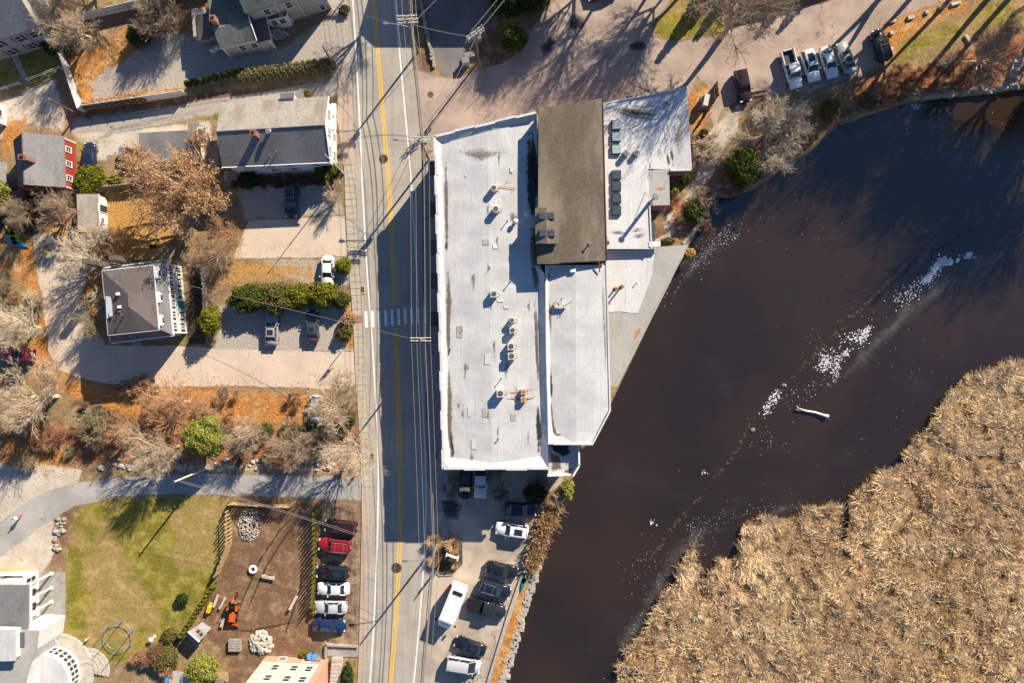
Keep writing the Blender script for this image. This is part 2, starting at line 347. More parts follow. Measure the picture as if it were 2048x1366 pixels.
# ------------------------------------------------------------ the ground, river and marsh
BANK = [(2048,170),(1980,180),(1900,187),(1820,197),(1760,217),(1680,243),(1620,300),(1570,332),(1510,372),(1462,388),(1430,388),(1404,440),(1384,478),(1372,500),
        (1300,640),(1240,765),(1214,820),(1180,885),(1155,905),(1150,945),(1138,965),(1125,1010),(1098,1065),(1080,1110),(1066,1135),(1045,1220),(1022,1300),(1002,1366),(975,1470),(900,1800)]
LAND = BANK + [(600,9000),(-60000,9000),(-60000,-60000),(60000,-60000),(60000,100),(2600,140),(2200,165)]
MARSH_BANK = [(2200,700),(2048,728),(2010,732),(1980,742),(1940,752),(1915,775),(1890,812),(1860,850),(1830,882),(1805,925),(1760,955),(1720,985),(1702,1005),(1698,1025),(1686,1012),(1640,1012),(1600,1030),(1560,1042),(1525,1038),(1500,1045),
        (1486,1058),(1482,1090),(1470,1118),(1440,1122),(1420,1150),(1400,1175),(1394,1130),(1388,1096),(1368,1104),(1356,1150),(1340,1185),(1318,1215),(1300,1250),(1262,1288),(1246,1330),(1236,1366),(1200,1450),(1100,1800)]
MARSH = MARSH_BANK + [(900,9000),(60000,9000),(60000,600)]
CREEK = [(1700,1010),(1704,1040),(1694,1085),(1682,1085),(1690,1040),(1690,1012)]
def sd(poly, X, Y):
    """signed distance in metres, positive inside; pixel polygon, world X, Y arrays"""
    pts = np.array([[(a-1024)*CAMH/FPX, -(b-683)*CAMH/FPX] for a, b in poly]); d = np.full(X.shape, 1e9); ins = np.zeros(X.shape, bool)
    for i in range(len(pts)):
        a, b = pts[i], pts[(i+1) % len(pts)]; e = b-a; L = max(e@e, 1e-9)
        t = np.clip(((X-a[0])*e[0]+(Y-a[1])*e[1])/L, 0, 1)
        d = np.minimum(d, np.hypot(X-a[0]-t*e[0], Y-a[1]-t*e[1]))
        cr = ((a[1] > Y) != (b[1] > Y)) & (X < (b[0]-a[0])*(Y-a[1])/(b[1]-a[1]+1e-12)+a[0]); ins ^= cr
    return np.where(ins, d, -d)
def vnoise(X, Y, s, seed=0):
    """smooth value noise 0..1"""
    r = np.random.default_rng(seed); T = r.random((64, 64)); x = X*s; y = Y*s
    i = np.floor(x).astype(int); j = np.floor(y).astype(int); u = x-i; v = y-j; u = u*u*(3-2*u); v = v*v*(3-2*v)
    g = lambda a, b: T[a % 64, b % 64]
    return (g(i,j)*(1-u)+g(i+1,j)*u)*(1-v)+(g(i,j+1)*(1-u)+g(i+1,j+1)*u)*v
WATER_Z = -1.0
ZONES = {  # soft zones of the ground, drawn over the photograph: (polygon, softness m, strength)
 'orange': [([(138,110),(190,100),(240,60),(330,32),(420,5),(398,60),(330,60),(272,98),(250,122),(205,140),(182,170),(190,198),(300,182),(372,178),(372,192),(155,224),(140,190)],1.2,1),
   ([(0,470),(70,470),(88,640),(100,740),(60,740),(75,620),(40,560),(0,540)],1.5,1), ([(190,470),(260,480),(210,540),(205,620),(215,680),(180,640),(160,570)],1.5,1),
   ([(60,690),(100,700),(150,760),(300,775),(420,772),(640,790),(620,850),(300,850),(150,800),(60,760)],2,0.9), ([(1755,48),(1800,30),(1900,0),(1970,0),(1870,48),(1805,85),(1795,120),(1760,122)],1.6,0.9),
   ([(1378,180),(1436,168),(1432,200),(1390,285),(1382,270)],0.6,1), ([(1050,1135),(1070,1135),(1010,1366),(975,1366)],0.4,1), ([(0,240),(60,230),(40,300),(0,330)],1.5,0.8), ([(650,925),(722,915),(722,962),(650,950)],1,0.8),
   ([(60,420),(140,400),(160,470),(100,520),(60,500)],2,0.7), ([(370,490),(480,440),(470,520),(400,560)],2,0.7), ([(0,890),(140,880),(150,935),(0,940)],2,0.8),([(700,585),(712,640),(712,700),(690,700),(688,620)],0.6,0.8)],
 'grass': [([(172,1005),(300,992),(462,990),(458,1060),(430,1160),(375,1240),(330,1300),(200,1335),(128,1290),(132,1120),(150,1040)],1.5,1), ([(1300,60),(1330,20),(1390,-70),(1720,-70),(1640,-5),(1560,18),(1430,70),(1345,80),(1312,74)],0.4,1),
   ([(1775,60),(1850,40),(1960,0),(2100,-40),(2100,40),(1900,95),(1820,132),(1772,155),(1762,112)],2.0,0.62), ([(15,600),(60,600),(78,690),(15,700)],1.5,1), ([(-60,85),(112,85),(128,150),(60,172),(-60,200)],1,0.9),
   ([(355,685),(395,640),(398,690)],0.5,1), ([(95,30),(160,40),(150,110),(110,90)],1,0.8), ([(330,175),(420,168),(420,182),(300,205)],0.6,0.7), ([(240,255),(440,225),(440,240),(260,262)],0.6,0.8), ([(140,280),(210,270),(200,300),(150,340)],1.2,0.6),
   ([(1000,30),(1060,10),(1020,60),(985,70)],0.6,0.8), ([(670,1300),(716,1300),(716,1400),(670,1400)],0.3,1),([(1340,340),(1400,330),(1400,360),(1345,410)],0.8,0.5)],
 'gravel': [([(150,140),(230,130),(270,100),(340,60),(420,80),(560,100),(690,15),(696,130),(480,150),(360,182),(190,207),(170,190)],1.2,1), ([(440,610),(700,615),(712,705),(430,700)],0.6,0.9), ([(470,375),(640,340),(695,430),(490,442)],1,0.85),
   ([(520,518),(712,512),(712,570),(640,578),(560,555)],1,0.8), ([(660,-60),(705,-60),(722,200),(690,200),(660,150)],0.8,0.9), ([(150,235),(400,208),(670,160),(696,172),(660,198),(440,222),(420,240),(250,262),(140,268)],0.7,0.9),
   ([(480,775),(640,782),(640,830),(560,840),(480,810)],1,0.6), ([(640,1005),(724,1005),(720,1300),(640,1290)],0.8,0.55), ([(1440,215),(1560,190),(1500,215),(1450,300)],1,0.5)],
 'dirt': [([(470,1005),(640,1005),(645,1310),(450,1320),(395,1250),(430,1140),(470,1060)],1.2,1), ([(105,1000),(175,1005),(150,1100),(110,1140)],2,0.7), ([(640,1005),(724,1005),(720,1300),(640,1290)],0.8,0.55), ([(160,215),(430,180),(660,150),(660,165),(430,205),(165,245)],0.6,0.6),
   ([(150,255),(400,222),(430,235),(260,272)],0.6,0.4), ([(455,1320),(540,1310),(520,1366),(455,1366)],0.5,1), ([(835,0),(850,0),(870,150),(840,140),(830,60)],0.5,0.8), ([(1300,355),(1345,345),(1330,480),(1305,480)],0.8,0.8), ([(985,40),(1060,30),(1000,140),(960,130),(930,110)],1,0.6)],
 'sand': [([(-40,930),(60,922),(165,940),(155,966),(90,987),(30,1022),(-40,1080)],0.6,1), ([(20,1085),(106,1036),(112,1100),(85,1150),(-30,1140)],0.7,1), ([(210,932),(420,925),(650,928),(720,950),(560,946),(400,946),(300,946)],1.5,0.75), ([(20,185),(110,150),(138,225),(130,268),(50,255),(-20,300),(-30,220)],1.5,0.75),
   ([(140,262),(420,236),(432,292),(270,300),(190,330)],1.2,0.8), ([(1418,262),(1482,205),(1475,262),(1445,300),(1425,352),(1385,402),(1345,475),(1306,485),(1308,455),(1372,392),(1392,352)],0.7,0.95), ([(270,225),(432,205),(436,222),(280,262)],0.5,0.7), ([(672,205),(700,205),(702,330),(680,330)],0.5,0.6),
   ([(1235,95),(1560,160),(1560,190),(1440,220),(1400,170)],1,0.3)],
 'red': [([(0,860),(140,840),(300,850),(640,850),(722,860),(722,925),(620,925),(300,920),(150,930),(0,920)],2,1), ([(1560,225),(1640,205),(1760,140),(1850,135),(1960,90),(2100,50),(2100,172),(1900,187),(1760,217),(1680,243),(1600,305),(1480,385),(1440,385),(1450,320)],1.2,1), ([(300,790),(640,800),(620,850),(380,850)],2,0.9),
   ([(1330,400),(1410,380),(1400,450),(1350,500)],1,0.6), ([(1060,1010),(1130,960),(1140,980),(1080,1110),(1055,1130)],0.6,0.8)],
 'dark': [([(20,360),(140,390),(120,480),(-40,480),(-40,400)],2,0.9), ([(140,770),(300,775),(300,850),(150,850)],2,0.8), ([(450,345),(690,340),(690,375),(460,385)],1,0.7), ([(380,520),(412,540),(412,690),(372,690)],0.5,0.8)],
 'gold': [([(212,372),(290,372),(330,400),(350,470),(300,525),(200,525),(210,470)],1.2,1), ([(410,515),(470,505),(640,520),(640,572),(520,574),(420,590)],1.6,0.55), ([(150,470),(210,470),(240,520),(180,520)],1.5,0.8), ([(400,1330),(480,1300),(440,1366)],1,0.5)] }
def make_ground():
    def axis(lo, hi, st, far):
        a = np.arange(lo, hi+1e-6, st); g = []; s = st; x = hi
        while x < far: s *= 1.35; x += s; g.append(x)
        g = np.array(g); return np.concatenate([-(g[::-1]-hi)+lo, a, g])
    xs = axis(-80, 80, 0.45, 3000); ys = axis(-55, 55, 0.45, 3000); X, Y = np.meshgrid(xs, ys)
    wob = (vnoise(X, Y, 0.9, 3)-0.5)*1.1+(vnoise(X, Y, 0.3, 4)-0.5)*1.2
    dl = sd(LAND, X, Y); dm = np.minimum(sd(MARSH, X, Y), -sd(CREEK, X, Y))+wob*0.6
    zl = -2.4+2.4*np.clip((dl+0.9)/1.0, 0, 1); zm = -2.4+1.75*np.clip((dm+0.8)/1.4, 0, 1)+np.where(dm > 0.5, (vnoise(X, Y, 0.35, 8)-0.5)*0.5, 0)
    Z = np.maximum(zl, zm)
    nx, ny = len(xs), len(ys); V = np.stack([X.ravel(), Y.ravel(), Z.ravel()], 1)
    i = np.arange(nx-1); j = np.arange(ny-1); I, J = np.meshgrid(i, j); a = (J*nx+I).ravel(); F = np.stack([a, a+1, a+1+nx, a+nx], 1)
    me = mesh_np('ground', V, F, 4)
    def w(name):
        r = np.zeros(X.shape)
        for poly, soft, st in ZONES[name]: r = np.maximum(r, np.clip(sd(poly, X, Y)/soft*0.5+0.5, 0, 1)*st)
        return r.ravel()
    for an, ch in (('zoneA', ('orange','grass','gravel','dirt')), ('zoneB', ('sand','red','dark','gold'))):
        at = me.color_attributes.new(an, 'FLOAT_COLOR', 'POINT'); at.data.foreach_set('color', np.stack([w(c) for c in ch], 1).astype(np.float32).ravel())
    at = me.attributes.new('marsh', 'FLOAT', 'POINT'); at.data.foreach_set('value', (np.clip(dm+0.5, 0, 1)*(dl < 0)).astype(np.float32).ravel())
    t = NT('ground_soil'); p = t.pos(); A = t.node('ShaderNodeAttribute', attribute_name='zoneA'); B = t.node('ShaderNodeAttribute', attribute_name='zoneB')
    sa = t.node('ShaderNodeSeparateColor'); t.l.new(A.outputs['Color'], sa.inputs[0]); sb = t.node('ShaderNodeSeparateColor'); t.l.new(B.outputs['Color'], sb.inputs[0])
    n5 = t.noise(p, 0.09, 4.0, 0.6); n1 = t.noise(p, 0.9, 7.0, 0.68); n2 = t.noise(p, 3.5, 5.0, 0.7); n3 = t.noise(p, 0.35, 5.0, 0.6); n4 = t.noise(p, 9.0, 3.0, 0.7)
    def two(c1, c2, n, lo=0.38, hi=0.62): return t.mix(t.ramp(n, lo, hi), c1, c2)
    c = t.mix(t.ramp(n3, 0.4, 0.6), two((0.30,0.20,0.12), (0.17,0.115,0.07), n2), two((0.36,0.26,0.15), (0.22,0.17,0.075), n1))
    def lay(c, w, col, k=1.1):
        f = t.ramp(t.math('ADD', w, t.math('MULTIPLY', t.math('SUBTRACT', n1, 0.5), k)), 0.36, 0.64)
        f = t.math('MULTIPLY', f, t.ramp(w, 0.02, 0.15)); return t.mix(f, c, col)
    c = lay(c, sb.outputs[0], t.mix(t.ramp(n1, 0.55, 0.72), two((0.56,0.50,0.42), (0.47,0.40,0.32), n3), two((0.40,0.30,0.19), (0.30,0.23,0.15), n2)))
    c = lay(c, sa.outputs[2], t.mix(t.ramp(n1, 0.5, 0.75), two((0.44,0.395,0.34), (0.33,0.295,0.255), n2), two((0.50,0.45,0.385), (0.34,0.295,0.235), n4)))
    c = lay(c, A.outputs['Alpha'], t.mix(t.ramp(n3, 0.42, 0.62), two((0.20,0.118,0.07), (0.125,0.075,0.045), n2), two((0.32,0.21,0.13), (0.18,0.11,0.063), n1)))
    c = lay(c, sa.outputs[1], t.mix(t.ramp(n5, 0.46, 0.56), t.mix(t.ramp(n3, 0.42, 0.58), two((0.215,0.19,0.028), (0.34,0.27,0.07), n1), two((0.115,0.12,0.014), (0.21,0.185,0.032), n2)), t.mix(t.ramp(n3, 0.4, 0.62), two((0.42,0.29,0.13), (0.26,0.18,0.07), n1), two((0.22,0.18,0.045), (0.31,0.235,0.09), n2))))
    c = lay(c, sb.outputs[1], t.mix(t.ramp(n3, 0.4, 0.6), two((0.42,0.15,0.06), (0.19,0.075,0.035), n2), two((0.40,0.22,0.11), (0.20,0.12,0.07), n1)))
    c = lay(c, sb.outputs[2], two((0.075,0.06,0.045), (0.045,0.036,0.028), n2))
    c = lay(c, B.outputs['Alpha'], two((0.54,0.31,0.10), (0.33,0.175,0.055), n2))
    c = lay(c, sa.outputs[0], t.mix(t.ramp(n3, 0.4, 0.62), two((0.58,0.27,0.075), (0.30,0.125,0.035), n2), two((0.56,0.35,0.15), (0.30,0.155,0.065), n1)))
    mr = t.node('ShaderNodeAttribute', attribute_name='marsh'); c = t.mix(mr.outputs['Fac'], c, two((0.38,0.25,0.13), (0.17,0.11,0.06), n1))
    t.bump(t.math('ADD', n2, t.math('MULTIPLY', n4, 0.5)), 0.55, 0.12); t.done(c, 0.95, spec=0.1)
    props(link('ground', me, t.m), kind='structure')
make_ground()
def water():
    n = 60; xs = np.linspace(-400, 400, n); X, Y = np.meshgrid(xs, xs); V = np.stack([X.ravel(), Y.ravel(), np.full(X.size, WATER_Z)], 1)
    I, J = np.meshgrid(np.arange(n-1), np.arange(n-1)); a = (J*n+I).ravel()
    props(link('river_water', mesh_np('river_water', V, np.stack([a, a+1, a+1+n, a+n], 1), 4), M['river_water']), kind='structure')
water()

def jitter_poly(pts, jit, step=0.8, seed=1):
    out = []; n = len(pts)
    for i in range(n):
        a, b = Vector(pts[i]), Vector(pts[(i+1) % n]); L = (b-a).length; k = max(1, int(L/step)) if jit else 1; d = (b-a).normalized() if L > 0 else Vector((1,0,0)); nr = Vector((-d.y, d.x, 0))
        for q in range(k):
            p = a.lerp(b, q/k)
            if jit: p = p + nr*(mnoise.noise(Vector((p.x*0.5, p.y*0.5, seed)))*jit*1.5+mnoise.noise(Vector((p.x*1.7, p.y*1.7, seed+9)))*jit)
            out.append(p)
    return out
def sheet(name, px, z, mat, parent=None, jit=0.0, kind='structure'):
    m = MB(); m.face(jitter_poly(PX(px, 0), jit)); m.v = [(a, b, z) for a, b, c in m.v]; o = m.build(name, M[mat], parent)
    if parent is None: props(o, kind=kind)
    if o.data.polygons[0].normal.z < 0: o.data.flip_normals()
    return o
ROAD_W = [(688,-80),(694,0),(704,150),(711,300),(716,450),(722,560),(730,700),(740,900),(742,1000),(741,1100),(738,1250),(730,1366),(722,1450)]
ROAD_E = [(812,-80),(817,0),(822,110),(832,180),(838,260),(846,330),(852,500),(857,640),(866,800),(871,940),(871,1000),(862,1080),(852,1200),(836,1366),(824,1450)]
WALK_W = [(688,330),(692,450),(699,560),(706,640),(711,760),(721,900),(724,1000),(722,1150),(716,1366),(708,1450)]
LINE_W = [(700,-80),(706,0),(720,250),(726,400),(735,560),(742,640),(748,740),(754,860),(757,940),(756,1040),(752,1150),(748,1250),(740,1366),(732,1450)]
LINE_E = [(782,-80),(790,0),(797,80),(808,200),(821,340),(831,500),(838,640),(845,800),(850,900),(853,1000),(850,1080),(843,1200),(828,1366),(818,1450)]
LINE_Y = [(740,-80),(747,0),(756,100),(765,220),(775,330),(783,450),(789,580),(793,700),(798,850),(801,960),(800,1060),(797,1150),(791,1250),(781,1366),(772,1450)]
def dense(line, step=20):
    ys = np.arange(line[0][1], line[-1][1]+1, step); sm = []
    for y in ys: sm.append((np.mean([polyline(line, y+d) for d in (-40,-20,0,20,40)]) if line[0][1]+40 < y < line[-1][1]-40 else polyline(line, y), y))
    return [(float(a), float(b)) for a, b in sm]
def strip(name, line, w, z, mat, parent, y0=None, y1=None):
    pts = [p for p in dense(line, 8) if (y0 is None or p[1] >= y0) and (y1 is None or p[1] <= y1)]; c = PX(pts); m = MB(); vs = []; fs = []
    for i, p in enumerate(c):
        d = (c[min(i+1, len(c)-1)]-c[max(i-1, 0)]).normalized(); nr = Vector((-d.y, d.x, 0))*w/2; vs += [p+nr+Vector((0,0,z)), p-nr+Vector((0,0,z))]
        if i: fs.append((2*i-2, 2*i, 2*i+1, 2*i-1))
    m.add(vs, fs); o = m.build(name, mat, parent)
    if o.data.polygons[0].normal.z < 0: o.data.flip_normals()
    return o
def roads():
    rw, re = dense(ROAD_W), dense(ROAD_E); n = len(rw); m = MB(); vs = []; fs = []
    for i in range(n):
        a, b = P(*rw[i], 0), P(*re[min(i, len(re)-1)], 0)
        for k in range(5): q = a.lerp(b, k/4); vs.append((q.x, q.y, 0.014))
    for i in range(n-1):
        for k in range(4): fs.append((i*5+k, (i+1)*5+k, (i+1)*5+k+1, i*5+k+1))
    m.add(vs, fs); road = props(m.build('road', M['road_asphalt']), kind='structure')
    if road.data.polygons[0].normal.z < 0: road.data.flip_normals()
    strip('edge_line', LINE_W, 0.19, 0.020, M['line_white'], road); strip('edge_line', LINE_E, 0.19, 0.020, M['line_white'], road)
    for off in (-2.6, 2.6):
        ln = [(a+off, b) for a, b in LINE_Y]; strip('centre_line', ln, 0.18, 0.020, M['line_yellow'], road, None, 612); strip('centre_line', ln, 0.18, 0.020, M['line_yellow'], road, 654, None)
    for k in range(10):
        x = 732+13*k; yt = 623-k*1.0; q = [(x-3.2,yt),(x+2.4,yt-0.5),(x+4.0,yt+32),(x-1.6,yt+32.5)]
        sheet('crosswalk_bar', q, 0.026, 'line_white', road)
    for (x, y, r) in ((767,318,0.55),(793,1136,0.62),(861,189,0.37)):
        c = P(x, y); m = MB(c); m.lathe([(r*1.25,0.016),(r*1.25,0.021),(r,0.022),(r,0.024),(r*0.86,0.024),(r*0.84,0.020),(r*0.3,0.020),(r*0.28,0.024)], 24, (c.x, c.y, 0))
        o = m.build('manhole_cover', M['iron']); o.location = c
        props(o, {767:'round iron manhole cover beside the yellow line by the white house', 793:'large round iron manhole cover near the planted sign island', 861:'small round manhole cover at the mouth of the side lot'}[x], 'manhole cover')
    # pavement patches and dark tar seams
    sheet('asphalt_patch', [(716,960),(742,960),(742,1003),(722,1003)], 0.012, 'path_asphalt')
    # lots and driveways
    sheet('side_lot', [(830,140),(860,150),(880,155),(905,157),(960,140),(1000,126),(1030,112),(1055,70),(1085,30),(1112,0),(1125,-90),(1380,-90),(1335,10),(1302,50),(1316,76),(1350,84),(1430,74),(1500,45),(1560,22),(1650,6),(1720,-18),(1745,-90),(2000,-90),(1900,0),(1830,22),(1768,44),(1757,60),(1772,108),(1765,128),(1720,150),(1640,176),(1545,192),(1530,178),(1500,186),(1440,222),(1432,262),(1420,230),(1415,172),(1395,150),(1380,190),(1300,260),(1080,260),(900,300),(850,300),(838,255),(828,185)], 0.006, 'lot_asphalt', jit=0.12)
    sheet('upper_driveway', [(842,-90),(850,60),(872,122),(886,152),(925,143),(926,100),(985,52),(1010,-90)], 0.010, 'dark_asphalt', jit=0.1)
    sheet('house_driveway', [(498,441),(693,432),(697,512),(620,515),(466,517),(480,480)], 0.008, 'drive_asphalt', jit=0.06)
    sheet('long_driveway', [(372,692),(430,697),(560,701),(709,704),(713,766),(690,780),(640,778),(480,772),(300,774),(220,768),(160,755),(120,740),(98,700),(84,600),(70,520),(66,470),(100,466),(140,515),(175,560),(155,600),(186,640),(212,690),(300,692)], 0.008, 'drive_asphalt', jit=0.12)
    sheet('bike_path', [(-60,1100),(0,1052),(40,1012),(90,985),(150,966),(260,953),(400,948),(560,950),(700,955),(740,958),(742,1003),(700,1000),(600,995),(460,990),(330,988),(230,994),(150,1012),(90,1047),(40,1084),(0,1115),(-60,1160)], 0.008, 'path_asphalt', jit=0.15)
    sheet('river_lot', [(871,930),(1120,930),(1128,965),(1088,1025),(1062,1090),(1053,1135),(1033,1200),(990,1325),(965,1420),(818,1420),(836,1366),(852,1200),(862,1080),(871,1000)], 0.010, 'yard_asphalt', jit=0.06)
    # west sidewalk: concrete slabs, then asphalt
    walk = sheet('sidewalk', [(a, b) for a, b in dense(WALK_W) if 975 <= b] + [(a-1.5, b) for a, b in reversed(dense(ROAD_W)) if 975 <= b], 0.11, 'walk_asphalt')
    sheet('upper_sidewalk', [(676,150),(703,150),(710,300),(712,330),(688,330),(674,240)], 0.10, 'walk_asphalt', jit=0.1)
    bed = sheet('sidewalk_bed', [(a, b) for a, b in dense(WALK_W) if 325 <= b <= 985] + [(a-1.5, b) for a, b in reversed(dense(ROAD_W)) if 325 <= b <= 985], 0.085, 'grey_concrete'); y = 331.0
    while y < 976:
        h = 13.7; g = 0.45; q = [(polyline(WALK_W, y)+0.6, y+g), (polyline(ROAD_W, y)-2.4, y+g-0.6), (polyline(ROAD_W, y+h)-2.4, y+h-g-0.6), (polyline(WALK_W, y+h)+0.6, y+h-g)]
        m = MB(); m.prism([P(*k) for k in q], 0.02, 0.118+random.uniform(-0.008, 0.008)); m.build('slab', M['brick_paver'] if 632 < y+7 < 646 else M['concrete'], bed); y += h
    for nm, ln, off, y0, y1 in (('kerb', ROAD_W, -0.9, 325, 1450), ('kerb', ROAD_E, 0.9, 330, 1005)):
        pts = [(a+off, b) for a, b in dense(ln, 14) if y0 <= b <= y1]; m = MB()
        for a, b in zip(pts, pts[1:]):
            A, B = P(*a), P(*b); d = (B-A); L = d.length
            m.cbox(((A.x+B.x)/2, (A.y+B.y)/2, 0), (0.16, L-0.015, 0.125), math.atan2(d.y, d.x)-math.pi/2)
        props(m.build('kerb', M['kerb_stone']), kind='structure')
    sheet('east_sidewalk', [(a+1.8, b) for a, b in dense(ROAD_E) if 310 <= b <= 1000]+[(905,1000),(905,940),(885,330),(870,300)], 0.11, 'grey_concrete')
    for y in range(330, 930, 27):
        x = polyline(ROAD_E, y); m = MB(); a, b = P(x+2, y), P(x+42, y-2); m.add([(a.x,a.y-0.015,0.1145),(b.x,b.y-0.015,0.1145),(b.x,b.y+0.015,0.1145),(a.x,a.y+0.015,0.1145)], [(0,1,2,3)]); m.build('joint', M['iron'], bpy.data.objects['east_sidewalk'])
    sheet('brick_ramp', [(862,622),(872,621),(873,636),(863,637)], 0.116, 'brick_paver', bpy.data.objects['east_sidewalk'])
roads()
def stain(name, px, z, mat, parent, org, kind_pts=None):
    """thin dirt film: fan with edge attribute 0 at the rim, 1 inside"""
    W = [P(a, b, z) for a, b in px]; W = jitter_poly(W, 0.0, 1.0); c = sum(W, Vector())/len(W); n = len(W)
    m = MB(org); W = [c.lerp(p, 1.25) for p in W]; rings = [W]+[[c.lerp(p, k) for p in W] for k in (0.8, 0.55, 0.3)]; vs = [Vector((p.x,p.y,z)) for r in rings for p in r]+[Vector((c.x,c.y,z))]
    fs = [(q*n+i, q*n+(i+1) % n, (q+1)*n+(i+1) % n, (q+1)*n+i) for q in range(3) for i in range(n)]+[(3*n+i, 3*n+(i+1) % n, 4*n) for i in range(n)]
    m.add(vs, fs); o = m.build(name, M[mat], parent); at = o.data.attributes.new('edge', 'FLOAT', 'POINT'); at.data.foreach_set('value', [-0.7]*n+[0.1]*n+[0.6]*n+[0.9]*n+[1.0])
    return o
def stain_strip(name, px, widths, z, mat, parent, org):
    """dirt film along a line of pixels"""
    c = PX(px, 0); c = [P(a, b, zz if isinstance(z, (list, tuple)) else z) for (a, b), zz in zip(px, z if isinstance(z, (list, tuple)) else [0]*len(px))]
    m = MB(org); vs = []; fs = []; e = []
    for i, p in enumerate(c):
        d = (c[min(i+1, len(c)-1)]-c[max(i-1, 0)]); d.z = 0; d.normalize(); nr = Vector((-d.y, d.x, 0))*widths[i]/2
        vs += [p-nr*1.3, p, p+nr*1.3]; e += [-0.5, 0.95 if 0 < i < len(c)-1 else 0.1, -0.5]
        if i: b = 3*i; fs += [(b-3,b-2,b+1,b),(b-2,b-1,b+2,b+1)]
    m.add(vs, fs); o = m.build(name, M[mat], parent); at = o.data.attributes.new('edge', 'FLOAT', 'POINT'); at.data.foreach_set('value', e); return o

for nm, px, w in (('wheel_track', [(160,240),(250,228),(360,212),(460,196),(560,181),(640,166),(690,158)], [0.6,0.9,0.9,0.9,0.9,0.9,0.5]), ('wheel_track', [(200,262),(300,240),(380,226),(440,212)], [0.5,0.9,0.9,0.5]), ('wheel_track', [(170,290),(230,262),(330,245),(430,236)], [1.0,1.4,1.2,0.8])):
    o = stain_strip(nm, px, w, 0.012, 'track_pale', None, P(*px[0])); o.location = P(*px[0]); o['kind'] = 'structure'
# ------------------------------------------------------------ buildings
def wmat(a, b, t, z):
    """frame on a wall from a to b: x along the wall, y outwards (right of a->b), z up"""
    a, b = Vector((a[0],a[1],0)), Vector((b[0],b[1],0)); d = (b-a).normalized(); o = a.lerp(b, t); y = Vector((d.y, -d.x, 0))
    return Matrix(((d.x, y.x, 0, o.x), (d.y, y.y, 0, o.y), (0, 0, 1, z), (0,0,0,1)))
def window(T, a, b, t, z, w=0.9, h=1.3, shutters=False, frame='window_frame', cols=1):
    mt = wmat(a, b, t, z); org = T.location; m = MB(org); f = 0.1
    m.box(-w/2-f, w/2+f, 0.002, 0.10, h, h+f, mt); m.box(-w/2-f-0.04, w/2+f+0.04, 0.002, 0.16, -f, 0, mt); m.box(-w/2-f, -w/2, 0.002, 0.10, 0, h, mt); m.box(w/2, w/2+f, 0.002, 0.10, 0, h, mt)
    m.box(-w/2, w/2, 0.002, 0.075, h*0.47, h*0.53, mt)
    for c in range(1, cols): m.box(-w/2+w*c/cols-0.03, -w/2+w*c/cols+0.03, 0.002, 0.07, 0, h, mt)
    o = m.build('window', M[frame], T); g = MB(org); g.box(-w/2, w/2, 0.003, 0.035, 0, h, mt); g.build('pane', M['glass'], o)
    if shutters:
        for s in (-1, 1):
            q = MB(org); x = s*(w/2+f+0.15); q.box(x-0.13, x+0.13, 0.002, 0.06, -0.02, h+0.04, mt); q.build('shutter', M['shutter'], o)
    return o
def door(T, a, b, t, z=0.15, w=1.0, h=2.1, mat='door_dark'):
    mt = wmat(a, b, t, z); org = T.location; m = MB(org); m.box(-w/2, w/2, 0.002, 0.06, 0, h, mt); o = m.build('door', M[mat], T)
    m = MB(org); m.box(-w/2-0.1, -w/2, 0.002, 0.1, 0, h+0.1, mt); m.box(w/2, w/2+0.1, 0.002, 0.1, 0, h+0.1, mt); m.box(-w/2, w/2, 0.002, 0.1, h, h+0.1, mt); m.build('frame', M['trim_white'], o)
    m = MB(org); m.box(w*0.3, w*0.38, 0.06, 0.12, h*0.45, h*0.5, mt); m.build('handle', M['chrome'], o)
def walls(T, pts, z0, z1, mat, name='wall'):
    m = MB(T.location); m.prism([(p[0], p[1]) for p in pts], z0, z1); return m.build(name, M[mat], T)
def inset(pts, d):
    c = sum((Vector((p[0],p[1],0)) for p in pts), Vector())/len(pts); return [Vector((p[0],p[1],0))+(c-Vector((p[0],p[1],0))).normalized()*d*1.35 for p in pts]
def part(T, name, mat, fn, parent=None, smooth=False):
    m = MB(T.location); fn(m); return m.build(name, M[mat], parent or T, smooth)
def gable(T, e, r0, r1, mats, t=0.18, wall=None, z0=0.0, over=0.3, names=('roof_slope','roof_slope')):
    """e: four eave points a,b,c,d (world, a-b one eave, d-c the other), r0 ridge end between a and d, r1 between b and c"""
    a, b, c, d = [Vector(p) for p in e]; r0, r1 = Vector(r0), Vector(r1)
    o1 = part(T, names[0], mats[0], lambda m: m.slab([a, b, r1, r0], t)); o2 = part(T, names[1], mats[1], lambda m: m.slab([d, c, r1, r0], t))
    part(T, 'ridge_cap', mats[1], lambda m: m.tube([r0+Vector((0,0,0.01)), r1+Vector((0,0,0.01))], 0.09, 6))
    if wall:
        q = [x.copy() for x in (a, b, c, d)]; cen = sum(q, Vector())/4
        u = (b-a).normalized(); v = (d-a); v.z = 0; v.normalize(); ov = over
        pts = [a+u*ov+v*ov, b-u*ov+v*ov, c-u*ov-v*ov, d+u*ov-v*ov]; dz = (r0.z-a.z)*ov/max(((d-a).length/2), 0.1)
        zt = a.z+dz-t*0.9; rA = (pts[0]+pts[3])/2; rB = (pts[1]+pts[2])/2; zr = r0.z-t*1.1
        def f(m):
            vs = [(p.x,p.y,z0) for p in pts]+[(p.x,p.y,zt) for p in pts]+[(rA.x,rA.y,zr),(rB.x,rB.y,zr)]
            m.add(vs, [(0,1,5,4),(2,3,7,6),(1,2,6,9,5),(3,0,4,8,7)])
        w = part(T, 'wall', wall, f); return pts, zt, (o1, o2, w)
    return None, None, (o1, o2)
